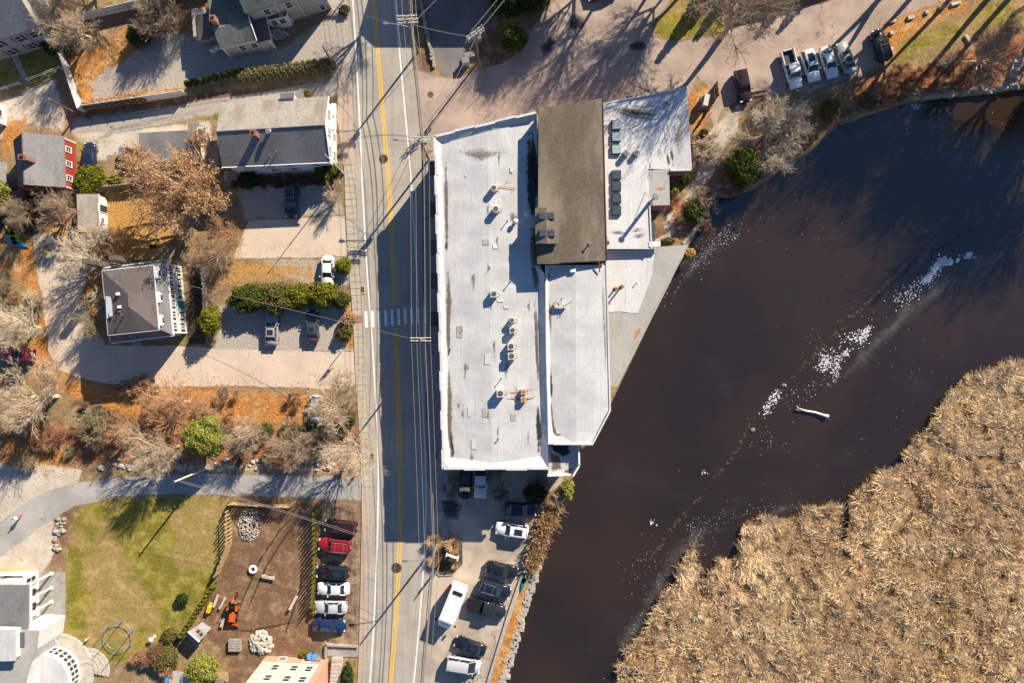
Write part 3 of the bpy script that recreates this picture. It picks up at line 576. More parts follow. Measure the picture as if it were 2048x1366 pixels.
def chimney(T, px, py, ztop, h, w=0.7, d=0.7, mat='brick_wall', parent=None, rz=0.0):
    c = P(px, py, ztop)
    o = part(T, 'chimney', mat, lambda m: (m.cbox((c.x, c.y, ztop-h), (w, d, h), rz), m.cbox((c.x, c.y, ztop), (w+0.14, d+0.14, 0.1), rz)), parent)
    part(T, 'flue', 'black_plastic', lambda m: m.cbox((c.x, c.y, ztop+0.1), (w*0.5, d*0.5, 0.12), rz), o)
def pipe(T, px, py, z0, h, r=0.07, mat='galvanised', parent=None, cap=True, name='vent_pipe'):
    c = P(px, py, z0); o = part(T, name, mat, lambda m: (m.lathe([(r,0),(r,h)], 10, c), m.lathe([(r*1.9,h+0.03),(r*1.5,h+0.12)], 10, c) if cap else None, m.lathe([(r*2.4,0.0),(r*1.3,0.12)], 10, c)), parent); return o

def mill():
    org = P(1040, 600); T = thing('mill_building', 'long former mill beside the river with white membrane roofs and a brown shingled monitor', 'building', org)
    rim = 8.5
    # --- west hall: tray-like white roof turned up at its edges
    rows = [[(868,272,rim),(884,268,rim),(975,247,rim),(1050,229,rim),(1072,224,rim)],
            [(869,289,rim),(884,287,7.75),(975,263,8.0),(1050,246,7.7),(1074,240,7.68)],
            [(872,400,rim),(886,400,7.75),(977,400,8.0),(1055,400,7.7),(1077,400,7.66)],
            [(875,527,rim),(888,527,7.75),(979,527,8.0),(1062,527,7.7),(1079,527,7.66)],
            [(876,548,rim),(889,548,7.75),(979,548,8.0),(1077,548,7.68),(1089,548,rim)],
            [(879,700,rim),(893,700,7.75),(981,700,8.0),(1078,700,7.68),(1092,700,rim)],
            [(882,800,rim),(895,800,7.75),(983,800,8.0),(1081,800,7.68),(1095,800,rim)],
            [(885,918,rim),(900,914,7.75),(985,927,8.0),(1081,912,7.7),(1097,918,rim)],
            [(885,938,rim),(900,938,rim),(985,938,rim),(1081,938,rim),(1097,938,rim)]]
    # finer rows with slightly wandering creases
    fine = []
    for i in range(len(rows)-1):
        k = max(1, int((rows[i+1][0][1]-rows[i][0][1])/26)) if 0 < i < 7 else 1
        for q in range(k):
            t = q/k; r = []
            for j in range(5):
                a = [lerp(rows[i][j][c], rows[i+1][j][c], t) for c in range(3)]
                if 0 < q and j in (1, 3): a[0] += mnoise.noise(Vector((a[1]*0.021, j*7, 1)))*5.0; a[2] += mnoise.noise(Vector((a[1]*0.015, j*5, 3)))*0.05
                if 0 < q and j == 2: a[2] += mnoise.noise(Vector((a[1]*0.02, 9, 3)))*0.04
                r.append(tuple(a))
            fine.append(r)
    fine.append(rows[-1])
    def fw(m):
        vs = [P(*p) for r in fine for p in r]; m.add(vs, [(i*5+k, (i+1)*5+k, (i+1)*5+k+1, i*5+k+1) for i in range(len(fine)-1) for k in range(4)])
    part(T, 'membrane_roof', 'membrane', fw)
    ow = [P(868,272,rim), P(885,938,rim), P(1097,938,rim), P(1080,545,rim), P(1072,224,rim)]
    walls(T, inset(ow, 0.15), 0, 7.5, 'brick_wall')
    # coping blocks, alternately proud, along the street, south and north edges
    def cope(a, b, n, step, w, mat='membrane_bright'):
        for k in range(n):
            p, q = a.lerp(b, k/n), a.lerp(b, (k+1)/n); d = (q-p); c = (p+q)/2; nr = Vector((d.y, -d.x, 0)).normalized()*((k % 2)*step)
            m = MB(org); m.cbox((c.x+nr.x, c.y+nr.y, rim-0.55), (d.length-0.02, w, 0.60+0.02*(k % 2)), math.atan2(d.y, d.x)); m.build('coping', M[mat], T)
    cope(P(869,272,rim), P(886,938,rim), 17, -0.13, 0.34); cope(P(886,937,rim), P(1097,937,rim), 5, 0.10, 0.30); cope(P(1072,225,rim), P(868,273,rim), 5, 0.12, 0.30)
    def fz(px):  # tray floor height at a pixel column
        return 8.0-0.27*min(1, abs(px-980)/95)
    for pts, w, mt in (([(1056,262),(1062,330),(1064,400),(1068,445)], [0.9,1.9,2.0,0.8], 'stain_black'), ([(1064,250),(1070,330),(1072,420)], [1.4,1.5,1.2], 'stain_black'),
                       ([(1062,440),(1066,500),(1071,560),(1073,590)], [0.9,1.1,1.0,0.5], 'stain_brown'), ([(1066,430),(1070,500),(1073,560)], [0.5,0.8,0.5], 'stain_black'),
                       ([(1070,585),(1074,650),(1076,720),(1079,780)], [0.5,0.7,0.5,0.7], 'stain_brown'), ([(1076,800),(1078,850),(1078,915)], [0.4,1.0,1.3], 'stain_black'),
                       ([(892,300),(893,380),(894,450),(894,520)], [0.3,0.7,0.6,0.5], 'stain_brown'), ([(895,520),(899,600),(898,690),(897,705)], [0.4,1.1,0.5,0.2], 'stain_brown'),
                       ([(893,480),(893,492),(893,502)], [0.3,0.6,0.3], 'stain_black'), ([(901,690),(899,700),(897,712)], [0.3,0.6,0.3], 'stain_black'), ([(898,720),(900,790),(899,860),(904,920)], [0.4,0.9,1.0,1.4], 'stain_brown'),
                       ([(900,860),(904,890),(906,920)], [0.3,0.6,0.9], 'stain_black'), ([(985,372),(1000,373),(1030,376),(1040,374)], [0.25,0.3,0.3,0.15], 'stain_rust'), ([(1005,372),(1015,362),(1035,362)], [0.1,0.2,0.1], 'stain_rust'), ([(1022,374),(1026,384),(1034,386)], [0.1,0.16,0.1], 'stain_rust'),
                       ([(1008,784),(1030,785),(1048,780),(1076,778)], [0.2,0.3,0.2,0.3], 'stain_rust'), ([(1006,796),(1030,797),(1060,797),(1078,790)], [0.2,0.35,0.3,0.2], 'stain_rust'), ([(1034,768),(1034,778),(1034,790)], [0.1,0.15,0.1], 'stain_rust'),
                       ([(1016,420),(1030,435),(1042,448)], [1.0,2.2,1.2], 'stain_grey'), ([(905,300),(960,310),(1030,300)], [1.0,3.0,1.0], 'stain_grey')):
        stain_strip('roof_stain', pts, w, [fz(a)+0.10 for a, b in pts], mt, T, org)
    rs = random.Random(21)
    for k in range(18):   # grime spots and lapped repair sheets
        x, y = rs.uniform(905,1060), rs.uniform(270,920)
        if 1000 < x and 440 < y < 590: continue
        pts = [(x, y), (x+rs.uniform(-4,4), y+rs.uniform(8,26)), (x+rs.uniform(-5,5), y+rs.uniform(30,60))]; w = rs.uniform(0.3,1.1); stain_strip('roof_stain', pts, [w*0.4,w,w*0.5], [fz(a)+0.085 for a, b in pts], 'stain_grey', T, org)
    for k in range(16):
        x, y = rs.uniform(910,1050), rs.uniform(290,900); w, h = rs.uniform(5,15), rs.uniform(5,26)
        if 1000 < x and 430 < y < 600: continue
        part(T, 'roof_patch', rs.choice(['membrane_bright','membrane_bright','membrane_grey']), lambda m: m.slab([P(a, b, fz(a)+0.062) for a, b in ((x,y),(x+w,y+0.4),(x+w+0.3,y+h),(x+0.3,y+h))], 0.012))
    # --- raised middle: brown shingle shed roof falling east
    bz = lambda px: lerp(10.3, 8.35, (px-1075)/134)
    br = [(1077,217),(1203,197),(1211,521),(1076,527)]
    part(T, 'shingle_roof', 'brown_shingle', lambda m: m.slab([P(a, b, bz(a)) for a, b in br], 0.22))
    walls(T, inset([P(1078,219,9.9), P(1203,199,8.2), P(1210,519,8.2), P(1078,525,9.9)], 0.12), 0, 7.9, 'brick_wall')
    def gw(m):
        q = [(1078.5,219),(1202,199.5),(1209.5,519),(1077.5,525)]; n = 4; vs = [P(a, b, bz(a)-0.2) for a, b in q]; vs += [Vector((v.x, v.y, 7.0)) for v in vs]
        m.add(vs, [(i, (i+1) % 4, (i+1) % 4+4, i+4) for i in range(4)])
    part(T, 'monitor_wall', 'flashing', gw)
    part(T, 'gutter', 'gutter', lambda m: m.tube([P(1205,198,8.3), P(1213,521,8.3)], 0.10, 6)); part(T, 'eave_board', 'gutter', lambda m: m.slab([P(1076,526.5,10.25), P(1211,520.5,8.3), P(1211,522.5,8.3), P(1076,528.5,10.25)], 0.3))
    # --- monitor with four skylights
    def mon(m):
        for x0, x1, za, zb in ((1070,1093,11.0,11.45), (1093,1117,11.45,11.0)): m.slab([P(x0,415,za), P(x1,415,zb), P(x1+0.8,487,zb), P(x0+1,487,za)], 0.2)
    part(T, 'monitor_roof', 'brown_shingle', mon)
    part(T, 'monitor_wall', 'tan_wall', lambda m: m.prism(inset([P(1071,416,11), P(1116,416,11), P(1117,486,11), P(1072,486,11)], 0.1), 8.5, 10.85))
    part(T, 'monitor_roof', 'brown_shingle', lambda m: m.slab([P(1072,487,10.35), P(1118,487,10.2), P(1119,527,10.2), P(1075,528,10.35)], 0.35))
    part(T, 'monitor_wall', 'tan_wall', lambda m: m.prism(inset([P(1073,488,10), P(1117,488,10), P(1118,526,10), P(1076,527,10)], 0.1), 7.4, 10.0))
    def skylight(px, py, z, w, d, glass='skylight_glass', tilt=0.0):
        c = P(px, py, z); f = part(T, 'skylight', 'bronze_frame', lambda m: m.cbox((c.x, c.y, z-0.15), (w, d, 0.33), 0.02, 0.05)); part(T, 'pane', glass, lambda m: m.cbox((c.x+0.04, c.y, z+0.18), (w*0.84, d*0.84, 0.025), 0.02), f)
    for x, y in ((1084,432),(1101,432),(1085,467),(1102,467)): skylight(x, y, 11.3, 0.95, 0.95)
    # --- south-east hall
    zs = lambda px: 7.9 if px < 1104 else (lerp(7.9, 8.1, (px-1104)/48) if px < 1152 else lerp(8.1, 7.6, (px-1152)/68))
    def se(m):
        R = []
        for y, xw, xe in ((530,1090,1213),(600,1091,1215),(700,1092,1217),(760,1093,1218.5),(820,1095,1220)):
            R.append([(xw,y,rim),(xw+8,y,7.9),(1152,y,8.1),(xe,y,7.6)])
        R.append([(1096,868,rim),(1106,860,7.9),(1152,862,8.08),(1197,864,7.75)]); R.append([(1096.5,889,rim),(1106,888,8.2),(1152,888,8.1),(1185,888,7.9)])
        vs = [P(*p) for r in R for p in r]; m.add(vs, [(i*4+k, (i+1)*4+k, (i+1)*4+k+1, i*4+k+1) for i in range(len(R)-1) for k in range(3)])
    part(T, 'membrane_roof', 'membrane', se)
    so = [P(1092,530,7.4), P(1213,524,7.4), P(1220,820,7.4), P(1185,888,7.4), P(1098,888,7.4)]
    walls(T, inset(so, 0.1), -1.5, 7.35, 'brick_wall')
    def ed(m, seg):
        for a, b in (seg,):
            A, B = P(*a), P(*b); d = B-A; c = (A+B)/2; m.cbox((c.x, c.y, min(A.z,B.z)-0.35), (math.hypot(d.x,d.y), 0.22, 0.46+abs(d.z)), math.atan2(d.y, d.x))
    for seg in (((1213,524,7.62),(1220,820,7.62)), ((1220,820,7.62),(1185,888,7.92)), ((1185,888,7.92),(1106,888,8.2))): part(T, 'edge_metal', 'membrane_bright', lambda m: ed(m, seg))
    for pts, w, mt in (([(1096,535),(1096,552),(1096,572)], [0.6,0.7,0.6], 'stain_black'), ([(1096,566),(1096,576),(1096,584)], [0.5,0.6,0.3], 'stain_rust'), ([(1097,585),(1098,610),(1101,640),(1102,680)], [0.4,0.5,0.5,0.3], 'stain_brown'), ([(1102,735),(1103,780),(1103,800)], [0.3,0.6,0.4], 'stain_black'), ([(1103,800),(1103,822),(1106,850),(1112,868),(1130,872)], [0.3,0.5,0.6,0.7,0.5], 'stain_brown'), ([(1207,532),(1208,600),(1212,700),(1211,760)], [0.25,0.3,0.3,0.2], 'stain_grey')):
        stain_strip('roof_stain', pts, w, [zs(a)+0.11 for a, b in pts], mt, T, org)
    part(T, 'rusty_bar', 'rusty_steel', lambda m: m.tube([P(1198,524,8.5), P(1199,544,8.0)], 0.09, 6))
    # --- low south-east deck with parapet
    dz = 6.4; dp = [(1098,884),(1152,888),(1157,893),(1158,930),(1146,950),(1096,952)]
    part(T, 'deck_roof', 'membrane', lambda m: m.slab([P(a, b, dz) for a, b in dp], 0.2)); walls(T, inset([P(a, b, dz) for a, b in dp], 0.2), -1.5, dz-0.2, 'white_clapboard')
    def para(m):
        q = [(1152,884),(1157,890),(1158,930),(1146,950),(1096,952)]
        for a, b in zip(q, q[1:]):
            A, B = P(*a, 7.0), P(*b, 7.0); d = B-A; c = (A+B)/2; m.cbox((c.x, c.y, dz), (d.length+0.15, 0.22, 1.15 if a[0] > 1150 else 0.5), math.atan2(d.y, d.x))
    part(T, 'parapet', 'trim_white', para)
    stain('roof_stain', [(1102,890),(1138,888),(1142,905),(1128,918),(1104,900)], dz+0.02, 'stain_black', T, org); stain('roof_stain', [(1100,905),(1120,912),(1125,940),(1104,945)], dz+0.026, 'stain_brown', T, org); stain('roof_stain', [(1124,945),(1144,934),(1142,947)], dz+0.02, 'stain_brown', T, org)
    part(T, 'pipe_stub', 'galvanised', lambda m: m.tube([P(1147,913,dz), P(1147,913,dz+0.9)], 0.05, 6))
    part(T, 'orange_bracket', 'orange_metal', lambda m: m.cbox(P(1160,898,5.2), (0.35, 1.3, 0.8), 0.15))
    # --- north-east wing
    nz = 5.2; ne = [(1205,208),(1372,175),(1382,340),(1340,342),(1340,338),(1297,338),(1299,410),(1303,498),(1212,498)]
    def nf(m):
        vs = [P(*p) for p in ((1205,208,nz+0.1),(1290,191,nz-0.15),(1372,175,nz+0.15),(1208,338,nz+0.1),(1297,338,nz-0.1),(1382,340,nz+0.1),(1345,339,nz-0.22),(1213,498,nz+0.1),(1303,498,nz),(1299,410,nz-0.05),(1340,184,nz-0.12))]
        m.add(vs, [(0,3,4,1),(1,4,6,10),(10,6,5,2),(3,7,8,9,4)])
    part(T, 'membrane_roof', 'membrane_bright', nf)
    walls(T, [P(1207,212,0)*0.95, P(1370,178,0)*0.949, P(1380,338,0)*0.949, P(1299,338,0)*0.949, P(1301,496,0)*0.949, P(1213,496,0)*0.95], 0, nz-0.26, 'brick_wall')
    for sg in (((1205,208),(1372,175)),((1372,175),(1382,340)),((1382,340),(1340,341)),((1299,411),(1303,498))): part(T, 'edge_metal', 'membrane_bright', lambda m: [m.cbox(((P(*a,nz)+P(*b,nz))/2).to_tuple()[:2]+(nz-0.3,), ((P(*b,nz)-P(*a,nz)).length, 0.2, 0.42), math.atan2(*((P(*b,nz)-P(*a,nz)).yx))) for a, b in (sg,)])
    bx = [(1297,339),(1338,338),(1340,410),(1298,411)]
    part(T, 'lean_to_roof', 'membrane_grey', lambda m: m.slab([P(a, b, 5.0) for a, b in bx], 0.25)); walls(T, inset([P(a, b, 5.0) for a, b in bx], 0.12), 0, 4.75, 'brick_wall')
    for i, y in enumerate((250,274,299,350,373,397,421)): skylight(1232+(i > 2), y, nz+0.32, 1.35, 1.35, 'skylight_pale' if i < 3 else 'skylight_glass')
    for pts, w, mt in (([(1215,218),(1250,222),(1290,229),(1330,232)], [1.0,2.0,2.0,1.2], 'stain_grey'), ([(1235,212),(1280,214),(1330,213)], [0.2,0.4,0.3], 'stain_brown'), ([(1228,216),(1270,225),(1325,230)], [0.7,1.3,0.9], 'stain_brown'), ([(1330,200),(1338,212),(1345,205)], [0.7,1.1,0.6], 'stain_brown'), ([(1332,235),(1337,265),(1343,290)], [0.3,0.35,0.4], 'stain_brown'), ([(1341,290),(1344,310),(1346,335)], [0.8,0.7,0.5], 'stain_black'), ([(1366,220),(1360,270),(1365,320)], [1.0,2.2,1.2], 'stain_grey'),
                       ([(1216,463),(1240,464),(1257,468)], [0.3,0.4,0.3], 'stain_brown'), ([(1258,462),(1275,458),(1298,457)], [0.3,0.6,0.5], 'stain_grey'), ([(1262,468),(1280,470),(1298,467)], [0.7,1.0,0.8], 'stain_grey'), ([(1212,470),(1217,485),(1216,492)], [0.4,0.7,0.3], 'stain_black')):
        stain_strip('roof_stain', pts, w, nz+0.18, mt, T, org)
    # --- triangular river wing
    tz = 4.2; tr = [(1213,498),(1303,495),(1378,489),(1235,773),(1219,773)]
    part(T, 'river_wing_roof', 'membrane_grey', lambda m: m.slab([P(a, b, tz) for a, b in tr], 0.3)); walls(T, inset([P(a, b, tz) for a, b in tr], 0.5), -1.5, tz-0.3, 'grey_clapboard')
    rag = [(1213,500),(1300,498),(1309,503),(1307,520),(1304,545),(1301,560),(1290,590),(1280,615),(1276,626),(1262,626),(1240,623),(1213,624)]
    part(T, 'membrane_sheet', 'membrane_bright', lambda m: m.slab(jitter_poly([P(a, b, tz+0.05) for a, b in rag], 0.06, 0.4), 0.045))
    stain_strip('roof_stain', [(1285,650),(1275,665),(1265,685)], [0.4,0.9,0.4], tz+0.012, 'stain_rust', T, org)
    part(T, 'low_wall', 'trim_white', lambda m: m.cbox(P(1308,489,nz-0.4), (1.6, 0.7, 0.5), 0.05)); part(T, 'window_well', 'skylight_glass', lambda m: m.cbox(P(1304,465,nz-1.2), (0.45, 2.6, 0.9), 0.03))
    # windows and doors the street and river sides show at a glance
    a, b = ow[0], ow[1]
    for k in range(14): window(T, inset(ow, 0.15)[0], inset(ow, 0.15)[1], (k+0.6)/14.2, 4.7, 1.3, 2.0, cols=2); window(T, inset(ow, 0.15)[0], inset(ow, 0.15)[1], (k+0.6)/14.2, 1.1, 1.3, 2.0, cols=2)
    for k in range(6): window(T, inset(ow, 0.15)[1], inset(ow, 0.15)[2], (k+0.5)/6, 4.7, 1.3, 2.0, cols=2); window(T, inset(ow, 0.15)[1], inset(ow, 0.15)[2], (k+0.5)/6, 1.1, 1.3, 2.0, cols=2)
    for k in range(7): window(T, inset(so, 0.1)[2], inset(so, 0.1)[1], (k+0.5)/7, 4.6, 1.3, 1.9, cols=2)
    for x, y in ((866,346),(868,426),(869,500),(869,565),(870,640)):
        c = P(x+3, y, 0.11); part(T, 'canopy', 'dark_shingle', lambda m: m.box(c.x-0.6, c.x+0.9, c.y-1.1, c.y+1.1, 2.6, 2.75))
    pipe(T, 1003,757,7.95,0.8,0.05); pipe(T, 1021,563,7.9,0.8,0.06); pipe(T, 1015,442,7.9,0.75,0.05); pipe(T, 1178,488,8.9,0.8,0.1,'galvanised'); pipe(T, 997,878,8.0,0.3,0.06); pipe(T, 1124,597,8.05,0.5,0.04)
    pipe(T, 1272,565+2,4.2,0.0001+0.4,0.05)
    pipe(T, 1300,404,5.0,3.9,0.24,'galvanised',name='smoke_stack'); part(T, 'stack_brace', 'galvanised', lambda m: m.tube([P(1302,402,7.2), P(1290,384,5.1)], 0.04, 5))
    stain_strip('roof_stain', [(1309,378),(1320,377),(1334,377)], [0.5,0.7,0.6], 5.02, 'stain_rust', T, org)
    for x, y in ((1229,579),(1241,575)): pipe(T, x, y, 4.25, 1.5, 0.13, 'rusty_steel', name='flue_pipe')
    part(T, 'roof_hatch', 'trim_white', lambda m: m.cbox(P(1145,541,7.9), (0.75,0.55,0.6), 0.05)); part(T, 'vent_box', 'trim_white', lambda m: (m.cbox(P(1054,428,7.7), (0.75,0.75,0.5), 0.05, 0.08), m.lathe([(0.25,0.5),(0.22,0.62)], 12, P(1054,428,7.7)))); part(T, 'vent_hood', 'trim_white', lambda m: m.lathe([(0.2,0),(0.2,0.6),(0.36,0.6),(0.3,0.85),(0.1,0.95)], 12, P(1031,444,7.85)))
    return T
mill()

def ac(px, py, z, w, h, label, rnd=False, fan='fan_dark', body='unit_beige', name='air_conditioner'):
    c = P(px, py, z); T = thing(name, label, 'air conditioner', c, 0.06, 'condenser units on the mill roof')
    def bd(m):
        if rnd: m.lathe([(w*0.56,0.12),(w*0.56,h-0.06),(w*0.5,h)], 20)
        else: m.cbox((0,0,0.12), (w,w,h-0.12), 0, 0.0)
    m = MB(); bd(m); m.build('casing', M[body], T); m = MB(); m.lathe([(w*0.42,h),(w*0.42,h+0.03),(w*0.36,h+0.03),(w*0.36,h+0.005)], 20); m.build('fan_ring', M['unit_beige' if fan == 'fan_dark' else fan], T)
    m = MB(); m.lathe([(w*0.36,h+0.006),(w*0.35,h+0.012)], 20); g = m.build('fan_opening', M[fan], T)
    m = MB()
    for k in range(5): a = k*2*math.pi/5; m.cbox((math.cos(a)*w*0.18, math.sin(a)*w*0.18, h+0.013), (w*0.32, 0.05, 0.015), a)
    m.lathe([(w*0.1,h+0.013),(w*0.08,h+0.05)], 10); m.build('fan_blades', M['galvanised'], g)
    m = MB()
    for sx in (-1, 1): m.cbox((sx*w*0.35,0,0), (0.09, w*1.05, 0.12))
    m.build('skid', M['pole_wood'], T); m = MB(); m.tube([(w*0.5,0.1,0.4),(w*0.75,0.15,0.25),(w*0.8,-0.3,0.06)], 0.035, 5); m.build('refrigerant_pipe', M['black_plastic'], T)
    return T
for a in ((988,379,7.93,0.85,1.05,'round-fan condenser trailing rust streaks on the white hall roof', True), (992,421,7.93,0.9,1.1,'condenser with a loose cable loop south of the rust-streaked one', True), (988,589,7.98,0.9,0.95,'square beige condenser standing alone in mid roof'),
          (1024,641,7.88,0.72,1.05,'northernmost of four condensers in a row on the white roof', True), (1025,661,7.88,0.8,1.0,'second from the north of four condensers in a row', False), (1022,693,7.88,0.95,1.0,'wide beige condenser, third from the north in the row of four'), (1023,712,7.88,0.95,1.2,'southernmost of four condensers in a row on the white roof'),
          (1001,786,7.94,1.0,1.2,'condenser with yellow cable beside the two orange-fanned units'), (1047,783,7.8,0.72,0.85,'north unit of the small pair with orange fan openings',False,'orange_metal'), (1047,798,7.8,0.72,0.85,'south unit of the small pair with orange fan openings',False,'orange_metal'),
          (1250,309,5.3,0.7,0.9,'dark condenser beside the skylights of the low wing',True,'fan_dark','galvanised'), (1271,308,5.2,0.7,0.8,'dark condenser in tree shadow east of its twin',True,'fan_dark','galvanised')): ac(*a)
def antenna():
    T = thing('roof_antenna', 'antenna mast with ballast tray lying across the lower white roof', 'antenna', P(1118,612,8.05)); o = T.location
    m = MB(o); m.tube([P(1112,612,8.3), P(1130,611,8.6), P(1145,603,9.4)], 0.05, 6); m.build('mast', M['galvanised'], T)
    m = MB(o); m.cbox(P(1120,612,8.06), (1.6, 0.7, 0.5), 0.05); m.build('ballast_tray', M['unit_beige'], T)
    m = MB(o); c = P(1111,611,8.6); m.tube([c+Vector((0.45*math.cos(a), 0.45*math.sin(a), 0.05*a)) for a in np.linspace(0, 12, 40)], 0.025, 4); m.build('cable_coil', M['black_plastic'], T)
    m = MB(o); m.tube([P(1125,600,8.1), P(1130,618,8.9)], 0.03, 5); m.tube([P(1108,604,8.1), P(1111,611,8.9)], 0.03, 5); m.build('stay', M['galvanised'], T)
antenna()
# ------------------------------------------------------------ houses
def white_house():
    T = thing('white_house', 'white gabled house whose roof is painted pale on its sunlit side and dark on its shaded side', 'house', P(560,275))
    e = [P(441,205,5.5), P(656,193,5.5), P(659,324,5.5), P(444,334,5.5)]; r0, r1 = P(432.5,263,7.6), P(649,250,7.6)
    pts, zt, (n, s, w) = gable(T, e, r0, r1, ('pale_shingle','grey_shingle'), wall='white_clapboard')  # one roof; sunlight and shade are painted in as two shingle tones
    n['label'] = 'north roof slope with sunlight painted in as a pale tone'; s['label'] = 'south roof slope with shade painted in as dark grey'
    for t in (0.2, 0.5, 0.8): window(T, pts[2], pts[1], t, 3.6); window(T, pts[2], pts[1], t, 1.0)
    for t in (0.18, 0.4, 0.6, 0.85): window(T, pts[3], pts[2], t, 3.5); window(T, pts[3], pts[2], t, 1.0)
    part(T, 'rake_board', 'trim_white', lambda m: [m.tube([a+Vector((0.1,0,0)), b+Vector((0.1,0,0))], 0.1, 4) for a, b in ((e[1], r1), (e[2], r1))])
    part(T, 'dormer_roof', 'grey_shingle', lambda m: m.slab([P(560,186,5.9), P(587,185,5.9), P(588,196,5.9), P(560,197,5.9)], 0.15)); part(T, 'dormer_wall', 'white_clapboard', lambda m: m.prism([P(561,188,5.7), P(586,187,5.7), P(587,200,5.7), P(561,200,5.7)], 0, 5.75))
    chimney(T, 506,265,8.7,1.9,0.65,0.65); pipe(T, 541,266,7.0,0.9,0.22,'galvanised',name='roof_ventilator'); pipe(T, 555,306,6.0,0.6,0.06); pipe(T, 540,312,5.9,0.35,0.05)
    part(T, 'deck', 'grey_wood', lambda m: m.prism([P(424,295), P(448,290), P(452,345), P(432,350)], 2.3, 2.5)); part(T, 'deck_stair', 'grey_wood', lambda m: [m.cbox(P(452+6*k, 352, 1.9-0.45*k), (0.5, 1.3, 0.12), 0.05) for k in range(5)])
    part(T, 'gutter', 'trim_white', lambda m: m.tube([P(444,335.5,5.45), P(659,325.5,5.45)], 0.09, 5)); [part(T, 'awning', 'trim_white', lambda m: m.slab([P(662,y,2.6), P(672,y,2.3), P(673,y+22,2.3), P(663,y+22,2.6)], 0.08)) for y in (207, 236, 282)]
    part(T, 'entry_box', 'grey_clapboard', lambda m: (m.prism([P(392,258), P(414,256), P(416,288), P(394,290)], 0, 2.6), m.prism([P(397,262,2.7), P(410,261,2.7), P(411,284,2.7), P(398,285,2.7)], 2.6, 2.62))); part(T, 'entry_parapet', 'trim_white', lambda m: [m.cbox(((P(*a,3)+P(*b,3))/2).to_tuple()[:2]+(2.55,), ((P(*b,3)-P(*a,3)).length+0.1, 0.22, 0.5), math.atan2(*((P(*b,3)-P(*a,3)).yx))) for a, b in (((393,257),(414,255)),((414,255),(416,288)),((394,290),(416,288)),((393,257),(394,290)))])
white_house()
def garage():
    T = thing('flat_garage', 'low garage with dark ribbed roof under the tan oak', 'garage', P(345,290)); q = [(277,266),(392,259),(394,315),(282,330)]
    part(T, 'roof', 'grey_shingle', lambda m: m.slab([P(a, b, 3.0+0.3*(b < 290)) for a, b in q], 0.2)); walls(T, inset([P(a, b, 3.0) for a, b in q], 0.2), 0, 2.8, 'white_clapboard')
    p = inset([P(a, b, 3.0) for a, b in q], 0.2); door(T, p[3], p[2], 0.5, 0.05, 2.4, 2.1, 'trim_white')
garage()
def red_house():
    T = thing('red_house', 'red clapboard house with a grey gabled roof and brick chimney', 'house', P(108,320))
    e = [P(131,375,2.9), P(127,272,2.9), P(26,281,2.9), P(38,377,2.9)]; pts, zt, _ = gable(T, e, P(48,369,6.1), P(44,265,6.1), ('grey_shingle','dark_shingle'), wall='red_clapboard', over=0.2)  # sunlit east slope coloured lighter, shade of the west slope painted in darker
    for t in (0.2, 0.5, 0.8): window(T, pts[0], pts[1], t, 1.2, 0.7, 1.0)
    chimney(T, 44,314,7.2,2.4,0.9,0.6); part(T, 'corner_board', 'trim_white', lambda m: [m.cbox((p.x, p.y, 0), (0.16,0.16,zt)) for p in pts])
    part(T, 'stone_step', 'grey_concrete', lambda m: m.cbox(P(6,345,0), (1.2,3.0,0.3)))
red_house()
def shed_roof():
    T = thing('long_shed', 'narrow shed with weathered tan roof beside the gold leaf carpet', 'shed', P(185,425)); q = [(153,388),(197,388),(199,462),(156,464)]
    part(T, 'roof', 'pale_shingle', lambda m: m.slab([P(153,388,2.9), P(197,388,2.3), P(199,463,2.3), P(156,464,2.9)], 0.14)); walls(T, inset([P(a, b, 2.3) for a, b in q], 0.15), 0, 2.1, 'white_clapboard'); part(T, 'gutter', 'trim_white', lambda m: m.tube([P(198,388,2.2), P(200,463,2.2)], 0.08, 5))
    part(T, 'ramp', 'grey_wood', lambda m: m.prism([P(201,392), P(209,392), P(210,462), P(203,462)], 0.1, 0.5)); p = inset([P(a, b, 2.3) for a, b in q], 0.15); window(T, p[2], p[1], 0.3, 1.0, 0.7, 0.7); door(T, p[2], p[1], 0.65)
shed_roof()
